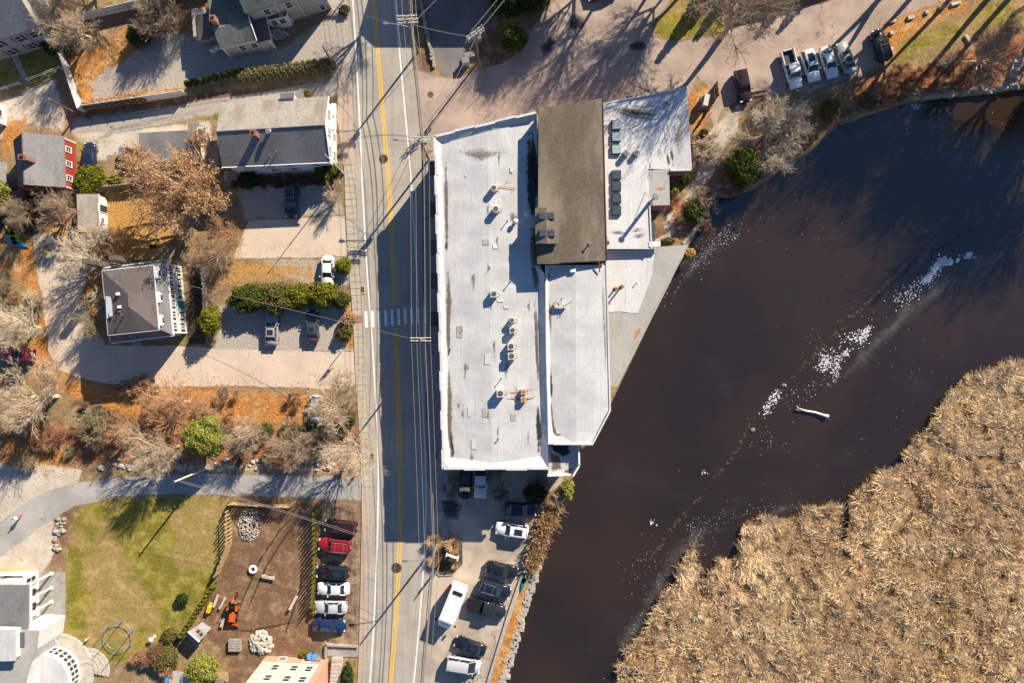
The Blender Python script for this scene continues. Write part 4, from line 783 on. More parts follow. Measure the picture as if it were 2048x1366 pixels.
def mansard():
    T = thing('mansard_house', 'three-storey white house with dark hipped roof and dormered mansard', 'house', P(312,605)); o = T.location
    b = [P(364,533,0), P(375,667,0), P(264,681,0), P(252,548,0)]  # base NE, SE, SW, NW
    walls(T, b, 0, 4.85, 'white_clapboard'); 
    top = [P(306,531,7.1), P(317.5,659.5,7.1), P(217,670,7.1), P(205,542,7.1)]; c = sum(b, Vector())/4
    e = [p+(p-c).normalized()*0.45 for p in b]; e = [Vector((p.x,p.y,4.85)) for p in e]; tin = [Vector((p.x,p.y,7.0))+(Vector((c.x,c.y,7.0))-Vector((p.x,p.y,7.0))).normalized()*0.25 for p in top]
    for i in range(4):
        j = (i+1) % 4; part(T, 'mansard_slope', 'grey_shingle' if i == 0 else 'dark_shingle', lambda m: m.slab([e[i], e[j], tin[j], tin[i]], 0.15))
    part(T, 'cornice', 'trim_white', lambda m: [m.cbox(((e[i]+e[(i+1)%4])/2).to_tuple()[:2]+(4.75,), ((e[(i+1)%4]-e[i]).length+0.15, 0.25, 0.2), math.atan2(*((e[(i+1)%4]-e[i]).yx))) for i in range(4)])
    part(T, 'upper_eave', 'trim_white', lambda m: [m.cbox(((top[i]+top[(i+1)%4])/2).to_tuple()[:2]+(6.96,), ((top[(i+1)%4]-top[i]).length+0.1, 0.2, 0.16), math.atan2(*((top[(i+1)%4]-top[i]).yx))) for i in range(4)])
    ra, rb = P(255,588,8.5), P(257,613,8.5); z = Vector((0,0,0.06)); tp = [t+z for t in top]
    for i, poly in enumerate(([tp[0], tp[1], rb, ra], [tp[1], tp[2], rb], [tp[2], tp[3], ra, rb], [tp[3], tp[0], ra])): part(T, 'roof_slope', 'dark_shingle', lambda m: m.slab(poly, 0.12))
    for t in (0.16, 0.5, 0.82):   # east dormers
        mt = wmat(b[1], b[0], 1-t, 5.0); mt = mt @ Matrix.Translation((0,-1.0,0)); d = part(T, 'dormer', 'trim_white', lambda m: m.box(-0.62, 0.62, -0.6, 0.75, 0, 1.7, mt)); part(T, 'dormer_roof', 'trim_white', lambda m: m.box(-0.75, 0.75, -0.6, 0.9, 1.7, 1.8, mt), d); part(T, 'pane', 'glass', lambda m: m.box(-0.35, 0.35, 0.751, 0.79, 0.35, 1.45, mt), d)
    for t in (0.2, 0.38, 0.62, 0.8):
        mt = wmat(b[2], b[1], t, 5.0) @ Matrix.Translation((0,-0.8,0)); d = part(T, 'dormer', 'grey_shingle', lambda m: m.add([mt @ Vector(p) for p in ((-0.5,0.6,0.2),(0.5,0.6,0.2),(0,0.6,1.7),(0,-0.6,1.7))], [(0,1,2),(1,3,2),(0,2,3)])); part(T, 'gable_trim', 'trim_white', lambda m: m.add([mt @ Vector(p) for p in ((-0.4,0.62,0.3),(0.4,0.62,0.3),(0,0.62,1.45))], [(0,1,2)]), d)
    for k in range(6): t = 0.09+0.164*k; window(T, b[1], b[0], 1-t, 3.2, 0.42, 0.95, True); (door if k == 3 else window)(T, b[1], b[0], 1-t, *((0.3,1.1,2.2,'teal_paint') if k == 3 else (0.8,0.42,1.0,True)))
    for k in range(4): window(T, b[2], b[1], 0.15+0.23*k, 3.1, 0.75, 1.35); window(T, b[2], b[1], 0.15+0.23*k, 0.7, 0.75, 1.4)
    part(T, 'stoop', 'grey_concrete', lambda m: [m.cbox(P(276, 680+4*k, 0), (1.3, 0.4, 0.75-0.2*k), 0.1) for k in range(3)])
    rf = [(237,588),(240,614)]
    for x, y in rf: part(T, 'roof_vent', 'trim_white', lambda m: m.cbox(P(x, y, 8.0), (0.45,0.45,0.35), 0.1, 0.04))
    pipe(T, 240,624,8.0,0.4,0.07,'rusty_steel'); pipe(T, 250,630,7.9,0.9,0.05)
    rag = [(211,592),(221,594),(224,610),(225,632),(219,634),(216,622),(216,637),(213,637)]; fz = lambda x: lerp(7.2, 8.5, (x-205)/50)
    part(T, 'roof_patch', 'trim_white', lambda m: m.slab([P(a, b_, fz(a)+0.12) for a, b_ in rag], 0.03))
    for x, y in ((232,534),(282,527)): part(T, 'chimney_stub', 'dark_shingle', lambda m: m.cbox(P(x, y, 0), (0.9,0.7,7.2)))
mansard()
def beige_house():
    T = thing('beige_house', 'beige clapboard house with mossy green-grey roofs and white bay window', 'house', P(540,60)); o = T.location
    # main block: south eave runs along the photo's top edge
    a, b = P(490,27,6.0), P(646,-22,6.0); d = (b-a).normalized(); up = Vector((-d.y, d.x, 0)); W = 9.0
    e = [a, b, b+up*W, a+up*W]; r0, r1 = (e[0]+e[3])/2+Vector((0,0,3.0)), (e[1]+e[2])/2+Vector((0,0,3.0))
    pts, zt, _ = gable(T, e, r0, r1, ('green_shingle','green_shingle'), wall='beige_clapboard')
    for t in (0.22, 0.52, 0.88): window(T, pts[0], pts[1], t, 3.7, 0.85, 1.3)
    window(T, pts[0], pts[1], 0.9, 0.6, 0.7, 1.2); [part(T, 'downpipe', 'trim_white', lambda m: m.tube([(lerp(pts[0].x,pts[1].x,t)+0.05, lerp(pts[0].y,pts[1].y,t)-0.08, z0) for z0 in (0.2, 5.6)], 0.06, 5)) for t in (0.36, 0.63)]
    # west ell: ridge along its length
    s0, s1 = P(440,97,4.0), P(513,80,4.0); d2 = (s1-s0).normalized(); up2 = Vector((-d2.y, d2.x, 0)); W2 = 7.2
    e2 = [s0, s1, s1+up2*W2, s0+up2*W2]; q0, q1 = (e2[0]*0.68+e2[3]*0.32)+Vector((0,0,1.2)), (e2[1]*0.68+e2[2]*0.32)+Vector((0,0,1.2))
    part(T, 'ell_roof', 'green_shingle', lambda m: m.slab([e2[0], e2[1], q1, q0], 0.16)); h2 = [p+Vector((0,0,0.3)) for p in e2[2:]]
    part(T, 'ell_roof', 'green_shingle', lambda m: m.slab([q0, q1, h2[0], h2[1]], 0.16)); w2 = [e2[0]+d2*0.2+up2*0.25, e2[1]-d2*0.2+up2*0.25, e2[2]-d2*0.2, e2[3]+d2*0.2]
    walls(T, w2, 0, 3.95, 'beige_clapboard'); [window(T, w2[0], w2[1], t, 1.7, 0.9, 1.25) for t in (0.5, 0.85)]; part(T, 'corner_board', 'trim_white', lambda m: m.cbox((w2[0].x, w2[0].y, 0), (0.2,0.2,3.9))); part(T, 'eave_board', 'trim_white', lambda m: m.tube([e2[0]-Vector((0,0,0.15)), e2[1]-Vector((0,0,0.15))], 0.08, 4)); part(T, 'rake_board', 'trim_white', lambda m: m.tube([e2[1], q1, h2[0]], 0.08, 4))
    # porch with low dark roof, its south wall carries two windows
    pw = [P(530,106), P(553,98), P(541,52), P(512,60)]
    walls(T, pw, 0, 2.75, 'beige_clapboard'); part(T, 'porch_roof', 'dark_shingle', lambda m: m.slab([P(512,87,2.95), P(542,79,2.95), P(531,33,3.3), P(500,40,3.3)], 0.15))
    part(T, 'porch_fascia', 'trim_white', lambda m: m.tube([P(512,87.5,2.85), P(542.5,79.5,2.85), P(532,33,3.2)], 0.08, 4)); part(T, 'corner_board', 'trim_white', lambda m: m.cbox((pw[1].x, pw[1].y, 0), (0.2,0.2,2.75)))
    # bay window
    by = [P(540,52), P(548,60), P(585,52), P(590,30), P(545,25)]; walls(T, by, 0, 3.0, 'trim_white', 'bay_wall'); part(T, 'bay_roof', 'dark_shingle', lambda m: m.slab([Vector((p.x,p.y,3.05)) for p in by], 0.1))
    for i, t in ((1, 0.28), (1, 0.72), (2, 0.5)): window(T, by[i], by[i+1], t, 1.4, 0.8, 1.2)
    part(T, 'stair', 'grey_wood', lambda m: [m.cbox(P(552+3*k, 66+3.5*k, 0), (1.7, 0.35, 1.0-0.24*k), 0.22) for k in range(4)]); part(T, 'stair_rail', 'trim_white', lambda m: [m.tube([P(x, y, 1.9), P(x+12, y+9, 1.0)], 0.05, 4) for x, y in ((541,68),(566,62))])
    chimney(T, 425,36,6.6,2.4,0.7,0.7); w0 = [P(397,78,2.6), P(432,98,2.6), P(420,30,2.6), P(398,32,2.6)]
    part(T, 'lean_to_roof', 'dark_shingle', lambda m: m.slab([P(396,82,2.9), P(428,72,3.6), P(416,25,3.6), P(392,30,2.9)], 0.14)); l0 = [P(404,90), P(438,82), P(425,32), P(400,36)]; walls(T, l0, 0, 2.7, 'beige_clapboard'); window(T, l0[0], l0[1], 0.6, 1.2, 0.7, 0.9)
    part(T, 'satellite_dish', 'galvanised', lambda m: m.lathe([(0.05,0),(0.35,0.12),(0.38,0.16)], 12, P(563,31,3.3)))
beige_house()
def corner_house():
    T = thing('slate_house', 'grey-roofed house with black shuttered windows at the yard corner', 'house', P(20,60)); a, b = P(-60,96,5.2), P(76,56,5.2); d = (b-a).normalized(); up = Vector((-d.y, d.x, 0)); W = 8
    e = [a, b, b+up*W, a+up*W]; pts, zt, _ = gable(T, e, (e[0]+e[3])/2+Vector((0,0,2.6)), (e[1]+e[2])/2+Vector((0,0,2.6)), ('blue_shingle','blue_shingle'), wall='beige_clapboard')
    for t in (0.3, 0.62, 0.85): window(T, pts[0], pts[1], t, 3.0, 0.85, 1.3, True); 
    for t in (0.3, 0.62, 0.85): window(T, pts[0], pts[1], t, 0.6, 0.85, 1.3, True)
    part(T, 'porch', 'grey_concrete', lambda m: (m.cbox(P(20,96,0), (1.4,1.6,0.5), 0.3), m.cbox(P(26,108,0), (1.3,0.9,0.25), 0.3))); 
    st = [(27,110),(36,125),(42,140),(50,155),(54,166)]
    for k in range(14):
        t = k/13*4; i = min(int(t), 3); x, y = [lerp(st[i][c], st[i+1][c], t-i) for c in (0, 1)]
        for s in (-1, 1): m = MB(); q = P(x+s*3.2+random.uniform(-0.6,0.6), y, 0); m.prism([(q.x+0.24*math.cos(a)*random.uniform(0.8,1.2), q.y+0.24*math.sin(a)*random.uniform(0.8,1.2)) for a in np.linspace(0, 5.3, 6)], 0, 0.03); m.v = [tuple(Vector(v)-T.location) for v in m.v]; m.build('path_stone', M['pale_stone'], T)
corner_house()
def porch_house():
    T = thing('porch_house', 'white house with tall porch columns and a round glazed bay', 'house', P(40,1250)); o = T.location; z = 5.0
    q = [P(-40,1168,z), P(62,1168,z), P(60,1262,z), P(-40,1260,z)]; part(T, 'roof', 'grey_shingle', lambda m: m.slab([Vector((p.x,p.y,z+(0.5 if p.x < -66 else 0))) for p in q], 0.25)); part(T, 'eave_trim', 'trim_white', lambda m: m.cbox(((q[1]+q[2])/2).to_tuple()[:2]+(z-0.22,), (0.2, (q[1]-q[2]).length, 0.3), 0.0))
    walls(T, [P(-40,1142), P(78,1142), P(80,1250), P(-40,1250)], 0, z-0.3, 'white_clapboard')
    for k, y in enumerate((1147,1175,1203,1231)): c = P(104,y); m = MB(o); m.tube([(c.x,c.y,0),(c.x,c.y,z-0.3)], 0.17, 10); m.cbox((c.x,c.y,0), (0.5,0.5,0.2)); m.build('column', M['trim_white'], T)
    part(T, 'porch_beam', 'trim_white', lambda m: m.box(P(107,1140).x-0.3, P(107,1140).x, P(104,1236).y, P(104,1142).y, z-0.3, z-0.05)); part(T, 'patio', 'grey_concrete', lambda m: m.prism([P(78,1143), P(131,1145), P(131,1246), P(80,1248)], 0.02, 0.10))
    for t in (0.15, 0.4, 0.65, 0.88): window(T, P(80,1250), P(78,1142), t, 0.8, 1.3, 1.9, cols=2)
    for t in (0.3, 0.6): window(T, P(78,1142), P(-40,1142), t, 2.6, 1.0, 1.2)
    part(T, 'awning', 'fresh_wood', lambda m: m.slab([P(-40,1150,4.0), P(50,1140,4.0), P(52,1133,3.4), P(-40,1138,3.4)], 0.12))
    # south block and round bay
    zb = 6.2; sb = [P(-40,1258,zb), P(76,1262,zb), P(72,1300,zb), P(60,1330,zb), P(40,1400,zb), P(-40,1400,zb)]; part(T, 'flat_roof', 'membrane_grey', lambda m: m.slab(sb, 0.25)); walls(T, inset(sb, 0.3), 0, zb-0.25, 'white_clapboard')
    part(T, 'attic_roof', 'membrane', lambda m: m.slab([P(-40,1258,7.6), P(30,1260,7.6), P(30,1322,7.6), P(-40,1324,7.6)], 0.3)); walls(T, inset([P(-40,1258,7.5), P(30,1260,7.5), P(30,1322,7.5), P(-40,1324,7.5)], 0.2), zb-0.1, 7.35, 'white_clapboard'); part(T, 'skylight', 'skylight_glass', lambda m: m.cbox(P(42,1279,zb), (1.0,2.0,0.12)))
    cx = P(82,1365,3.2); R = 4.1
    arc = [Vector((cx.x+R*math.cos(a), cx.y+R*math.sin(a), 0)) for a in np.linspace(-1.2, 1.75, 15)]+[Vector((cx.x-1.0, cx.y+R, 0)), Vector((cx.x-1.0, cx.y-5, 0))]
    part(T, 'bay_roof', 'membrane_bright', lambda m: m.slab([Vector((p.x,p.y,3.5)) for p in arc], 0.3)); walls(T, inset(arc, 0.2), 0, 3.2, 'trim_white', 'bay_wall'); ia = inset(arc, 0.2)
    for k in range(4, 14): window(T, ia[k-1], ia[k], 0.5, 0.9, 0.55, 1.6)
    part(T, 'deck', 'pale_stone', lambda m: m.prism([Vector((cx.x+(R+1.6)*math.cos(a), cx.y+(R+1.6)*math.sin(a), 0)) for a in np.linspace(-1.0, 1.5, 14)]+[cx], 0.01, 0.35)); part(T, 'stair_tread', 'trim_white', lambda m: [m.cbox(P(84+3*k, 1262+4*k, 0), (1.2, 0.32, 2.4-0.26*k), -0.75) for k in range(9)]); part(T, 'stair_rail', 'trim_white', lambda m: [m.tube([P(80+dx,1256+dy,3.3), P(112+dx,1294+dy,1.0)], 0.06, 4) for dx, dy in ((6,-5),(-8,6))])
    part(T, 'landing', 'fresh_wood', lambda m: m.cbox(P(98,1256,0), (0.9,1.8,1.6), -0.2))
    st = thing('stone_steps', 'curved stone garden steps beside the round bay', 'steps', P(180,1325))
    for k in range(4):
        m = MB(st.location); r0 = 1.2+0.55*k; c = P(175,1340)
        m.prism([(c.x+r0*math.cos(a), c.y+r0*math.sin(a)) for a in np.linspace(-0.3, 2.5, 12)]+[(c.x+(r0+0.45)*math.cos(a), c.y+(r0+0.45)*math.sin(a)) for a in np.linspace(2.5, -0.3, 12)], 0, 0.4-0.09*k); m.build('step', M['pale_stone'], st)
porch_house()
def cream_house():
    T = thing('cream_house', 'tall cream clapboard house with pink ground floor at the dirt lot', 'house', P(595,1345)); b = [P(532,1312), P(653,1318), P(645,1450), P(520,1440)]
    walls(T, b, 0, 1.6, 'pink_wall', 'ground_floor'); walls(T, [b[0]+Vector((0.05,-0.05,0)), b[1]+Vector((-0.05,-0.05,0)), b[2], b[3]], 1.6, 9.5, 'cream_clapboard')
    for t in (0.18, 0.42, 0.72): window(T, b[1], b[0], t, 2.6, 0.9, 1.5); window(T, b[1], b[0], t, 5.6, 0.9, 1.5)
    for t in (0.3, 0.7): window(T, b[1], b[0], t, 0.3, 1.0, 0.9)
    part(T, 'brick_corner', 'pink_wall', lambda m: m.box(b[1].x-0.6, b[1].x+0.25, b[1].y-6, b[1].y+0.05, 0, 8.0)); part(T, 'roof', 'dark_shingle', lambda m: m.slab([Vector((p.x,p.y,9.7)) for p in b], 0.3))
    S = thing('stone_stair', 'stone garden stair running down beside the cream house', 'stairs', P(676,1340))
    for k in range(9): m = MB(S.location); c = P(676-0.8*k, 1316+8*k, 0); m.cbox((c.x,c.y,0), (1.5,0.5,0.75-0.06*k), 0.05); m.build('step', M['pale_stone'], S)
    m = MB(); m.prism(PX([(655,1292),(717,1292),(716,1314),(656,1312)]), 0.0, 0.12); props(m.build('entry_pad', M['grey_concrete']), kind='structure')
    m = MB(); m.prism(PX([(652,1286),(717,1290),(717,1293),(652,1290)]), 0, 0.5); m.prism(PX([(651,1286),(655,1286),(655,1318),(651,1318)]), 0, 0.5); props(m.build('retaining_wall', M['stone']), 'low stone wall beside the entry pad of the cream house', 'wall')
cream_house()
def tool_shed():
    T = thing('tool_shed', 'small dark garden shed with pale roof near the arborvitae hedge', 'shed', P(392,1270)); e = [P(368,1268,1.9), P(393,1252,1.9), P(414,1268,1.9), P(391,1292,1.9)]
    pts, zt, _ = gable(T, [e[0], e[3], e[2], e[1]], (e[0]+e[1])/2+Vector((0,0,0.6)), (e[3]+e[2])/2+Vector((0,0,0.6)), ('grey_shingle','pale_shingle'), 0.08, 'grey_clapboard', over=0.12)
    part(T, 'skylight', 'skylight_glass', lambda m: [m.cbox(P(x, y, 2.2), (0.4,0.4,0.12), 0.6) for x, y in ((397,1262),(403,1268))]); part(T, 'ridge_strip', 'trim_white', lambda m: m.tube([(e[0]+e[1])/2+Vector((0,0,0.62)), (e[3]+e[2])/2+Vector((0,0,0.62))], 0.12, 5))
    T2 = thing('lean_to', 'small wooden lean-to with pale panel roof in the bottom yard', 'shed', P(370,1355)); part(T2, 'roof', 'pale_stone', lambda m: m.slab([P(345,1343,2.2), P(388,1346,2.2), P(388,1380,2.0), P(345,1380,2.0)], 0.1)); walls(T2, PX([(352,1346),(388,1348),(388,1378),(352,1378)]), 0, 2.05, 'fresh_wood'); part(T2, 'tarp', 'blue_paint', lambda m: m.cbox(P(343,1356,0), (0.5,1.0,1.4)))
    T3 = thing('wood_shelter', 'small wooden shelter beside the brown dug bed', 'shed', P(445,1348)); part(T3, 'roof', 'fresh_wood', lambda m: m.slab([P(434,1345,1.8), P(456,1344,1.8), P(457,1362,1.6), P(435,1363,1.6)], 0.08)); walls(T3, PX([(438,1346),(456,1346),(456,1360),(438,1360)]), 0, 1.65, 'pole_wood')
tool_shed()
def beyond():
    def h(name, label, px, z, rise, wall, roof):
        b = PX(px); T = thing(name, label, 'house', sum(b, Vector())/4); e = [Vector((p.x,p.y,z)) for p in b]
        pts, zt, _ = gable(T, e, (e[0]+e[3])/2+Vector((0,0,rise)), (e[1]+e[2])/2+Vector((0,0,rise)), (roof, roof), wall=wall)
        for t in (0.2, 0.5, 0.8): window(T, pts[0], pts[1], t, 1.0); window(T, pts[0], pts[1], t, 3.8)
    h('street_house', 'grey-roofed house standing at the head of the dark driveway', [(857,-45),(1064,-45),(1064,-190),(857,-190)], 7.2, 2.2, 'white_clapboard', 'grey_shingle')
    h('hill_house', 'white gabled house beyond the grass island', [(1640,-95),(1800,-150),(1760,-260),(1600,-205)], 7.0, 3.5, 'white_clapboard', 'dark_shingle')
    T = thing('edge_cottage', 'white cottage at the far edge of the sandy yard', 'house', P(-20,240)); b = PX([(-80,205),(12,212),(14,252),(-80,250)]); walls(T, b, 0, 3.0, 'white_clapboard'); part(T, 'roof', 'grey_shingle', lambda m: m.slab([Vector((p.x,p.y,3.2)) for p in b], 0.2)); window(T, b[2], b[1], 0.5, 1.0)
beyond()
# ------------------------------------------------------------ vehicles
PAINT = {}
def paint(c):
    k = 'paint_%d_%d_%d' % tuple(int(x*255) for x in c)
    if k not in MATS:
        t = NT(k); t.done(c, 0.14, metal=0.0, spec=0.45); t.b.inputs['Coat Weight'].default_value = 0.3; t.b.inputs['Coat Roughness'].default_value = 0.06
    return MATS[k]
KINDS = {  # L, W, H, body stations (x, halfwidth, top), cabin (rear base, rear roof, front roof, front base), belt, roof width factor
 'sedan': (4.75,1.84,1.46,[(-2.37,0.62,0.72),(-2.28,0.80,0.92),(-1.9,0.90,1.0),(-1.2,0.92,0.99),(0.0,0.92,0.98),(0.95,0.915,0.97),(1.6,0.90,0.90),(2.1,0.85,0.80),(2.30,0.74,0.70),(2.38,0.55,0.60)],(-1.75,-1.05,0.15,1.05),0.96,0.70),
 'hatch': (4.2,1.78,1.52,[(-2.1,0.66,0.75),(-2.02,0.82,1.0),(-1.6,0.88,1.03),(0.0,0.89,1.0),(0.85,0.885,0.99),(1.4,0.87,0.92),(1.85,0.82,0.82),(2.02,0.72,0.72),(2.1,0.5,0.6)],(-1.98,-1.6,0.25,1.1),1.0,0.72),
 'suv': (4.75,1.92,1.76,[(-2.37,0.70,0.85),(-2.30,0.88,1.1),(-1.9,0.95,1.14),(0.0,0.96,1.12),(0.9,0.955,1.1),(1.5,0.94,1.03),(2.05,0.90,0.94),(2.28,0.80,0.84),(2.38,0.6,0.7)],(-2.26,-2.02,0.2,1.05),1.1,0.76),
 'van': (5.1,1.98,1.78,[(-2.55,0.75,0.85),(-2.48,0.92,1.08),(-2.0,0.98,1.1),(0.0,0.99,1.08),(1.2,0.98,1.06),(1.9,0.95,0.98),(2.35,0.88,0.86),(2.55,0.65,0.7)],(-2.46,-2.3,0.65,1.75),1.06,0.80),
 'pickup': (5.7,2.0,1.86,[(-2.85,0.85,0.95),(-2.78,0.95,1.1),(-2.0,0.985,1.12),(-0.75,0.99,1.14),(0.2,0.99,1.14),(1.15,0.98,1.14),(1.8,0.96,1.12),(2.5,0.92,1.05),(2.78,0.82,0.92),(2.85,0.62,0.75)],(-0.72,-0.5,0.75,1.45),1.12,0.78) }
def loft(m, st, zb=0.30):
    """rounded car body through stations along x"""
    vs = []; fs = []; n = 11
    for x, hw, zt in st:
        h = zt-zb
        sec = [(-hw*0.86,zb),(-hw*0.98,zb+0.22*h),(-hw,zb+0.55*h),(-hw*0.985,zb+0.82*h),(-hw*0.90,zt-0.02),(0,zt+0.05),(hw*0.90,zt-0.02),(hw*0.985,zb+0.82*h),(hw,zb+0.55*h),(hw*0.98,zb+0.22*h),(hw*0.86,zb)]
        vs += [(x, y, z) for y, z in sec]
    for i in range(len(st)-1):
        for k in range(n-1): a = i*n+k; fs.append((a, a+1, a+1+n, a+n))
        fs.append((i*n+n-1, i*n, (i+1)*n, (i+1)*n+n-1))
    fs += [tuple(range(n)), tuple(reversed(range(len(vs)-n, len(vs))))]
    m.add(vs, fs)
def vehicle(px, py, head, kind, col, label, rack=False, sunroof=False, tonneau=False, scale=1.0, cat='car', name=None, group=None):
    L, W, H, st, (cr, rr, rf, cf), belt, rw = KINDS[kind]; hw = W/2
    T = thing(name or {'pickup':'pickup_truck','van':'passenger_van','suv':'sport_utility_car'}.get(kind, 'parked_car'), label, cat, P(px, py, 0.0), math.radians(head), group or 'parked vehicles')
    T.scale = (scale, scale, scale); bm = paint(col)
    if kind == 'pickup':
        m = MB(); loft(m, [s for s in st if s[0] >= -0.76]); body = m.build('body', bm, T, True); m = MB()
        m.box(-2.82, -0.78, -0.97, -0.86, 0.45, 1.16); m.box(-2.82, -0.78, 0.86, 0.97, 0.45, 1.16); m.box(-2.85, -2.76, -0.90, 0.90, 0.45, 1.12); m.box(-2.76, -0.78, -0.86, 0.86, 0.40, 0.62); m.box(-2.8, -0.8, -0.93, 0.93, 0.3, 0.44); bed = m.build('bed', bm, T)
        m = MB()
        if tonneau:
            for k in range(3): m.box(-2.74+k*0.65, -2.74+k*0.65+0.62, -0.92, 0.92, 1.165, 1.21)
            m.build('tonneau_cover', M['black_plastic'], bed)
        else: m.box(-2.74, -0.80, -0.84, 0.84, 0.622, 0.64); m.build('bed_liner', M['black_plastic'], bed)
    else:
        m = MB(); loft(m, st); body = m.build('body', bm, T, True)
    # greenhouse
    zb, zt = belt-0.05, H-0.05; w0, w1 = hw*0.90, hw*rw; m = MB(); z1 = zt
    vs = [(cr,-w0,zb),(cf,-w0*0.94,zb),(cf,w0*0.94,zb),(cr,w0,zb),(rr,-w1,z1),(rf,-w1,z1),(rf,w1,z1),(rr,w1,z1)]
    m.add(vs, [(0,1,5,4),(1,2,6,5),(2,3,7,6),(3,0,4,7),(4,5,6,7)]); m.build('windows', M['glass'], T)
    m = MB(); xs = np.linspace(rr-0.06, rf+0.08, 6); pv = []; pf = []
    for x in xs:
        e = 0.03 if x in (xs[0], xs[-1]) else 0.0; pv += [(x, -w1*1.03, zt-0.015-e), (x, -w1*0.85, zt+0.04-e), (x, 0, zt+0.055-e), (x, w1*0.85, zt+0.04-e), (x, w1*1.03, zt-0.015-e)]
    for i in range(5):
        for k in range(4): a = i*5+k; pf.append((a, a+5, a+6, a+1))
    m.add(pv, pf); roof = m.build('roof', bm, T, True)
    for s in (-1, 1):
        xm = (cr+cf)/2-0.1
        for p, q, r in (((cf, s*w0*0.945, zb), (rf+0.02, s*w1*1.01, zt), 0.045), ((cr, s*w0, zb), (rr, s*w1*1.01, zt), 0.06), ((xm, s*w0*0.98, zb), ((rr+rf)/2-0.05, s*w1*1.02, zt), 0.04)):
            m = MB(); m.tube([p, q], r, 5); m.build('pillar', bm, T)
    if sunroof: m = MB(); m.cbox((rf-0.62 if kind != 'suv' else (rr+rf)/2, 0, zt+0.045), (0.75 if kind != 'suv' else 1.2, w1*1.25, 0.025)); m.build('sunroof', M['glass'], roof)
    if rack:
        m = MB()
        for s in (-1, 1): m.tube([(rr+0.15, s*w1*0.88, zt+0.1), (rf-0.1, s*w1*0.88, zt+0.1)], 0.03, 5)
        for x in (rr+0.5, rf-0.5): m.tube([(x, -w1*0.88, zt+0.12), (x, w1*0.88, zt+0.12)], 0.03, 5)
        m.build('roof_rack', M['galvanised'], roof)
    wr = 0.34 if kind in ('sedan','hatch') else 0.39
    for x in (st[0][0]+0.98 if kind != 'pickup' else -1.75, st[-1][0]-0.93):
        for s in (-1, 1):
            m = MB(); m.tube([(x, s*(hw-0.23), wr), (x, s*(hw-0.01), wr)], wr, 14); w = m.build('wheel', M['rubber'], T); m = MB(); m.tube([(x, s*(hw-0.05), wr), (x, s*(hw+0.005), wr)], wr*0.62, 10); m.build('rim', M['galvanised'], w)
    for s in (-1, 1):
        m = MB(); x = st[-1][0]-0.20; m.cbox((x, s*hw*0.70, st[-2][2]-0.08), (0.26, 0.34, 0.13), -s*0.35); m.build('headlight', M['lamp_clear'], T)
        m = MB(); x = st[0][0]+0.10; m.cbox((x, s*hw*0.78, st[0][2]+0.02), (0.16, 0.26, 0.18)); m.build('taillight', M['tail_red'], T)
        m = MB(); m.cbox((cf-0.28, s*(hw+0.10), belt-0.02), (0.14, 0.26, 0.15)); m.build('mirror', bm, T)
    m = MB(); m.cbox((st[-1][0]-0.03, 0, 0.35), (0.12, W*0.62, 0.22)); m.cbox((st[0][0]+0.03, 0, 0.4), (0.12, W*0.66, 0.2)); m.build('bumper', M['black_plastic'], T)
    m = MB(); m.cbox((st[0][0]-0.012, 0, 0.68), (0.02, 0.46, 0.14)); m.build('number_plate', M['trim_white'], T)
    return T
BLACK, NAVY, DKGREY, SILVER, WHITE, RED = (0.012,0.013,0.016), (0.012,0.022,0.055), (0.06,0.062,0.07), (0.42,0.43,0.45), (0.80,0.80,0.80), (0.32,0.012,0.018)
TEAL = (0.02,0.035,0.045)
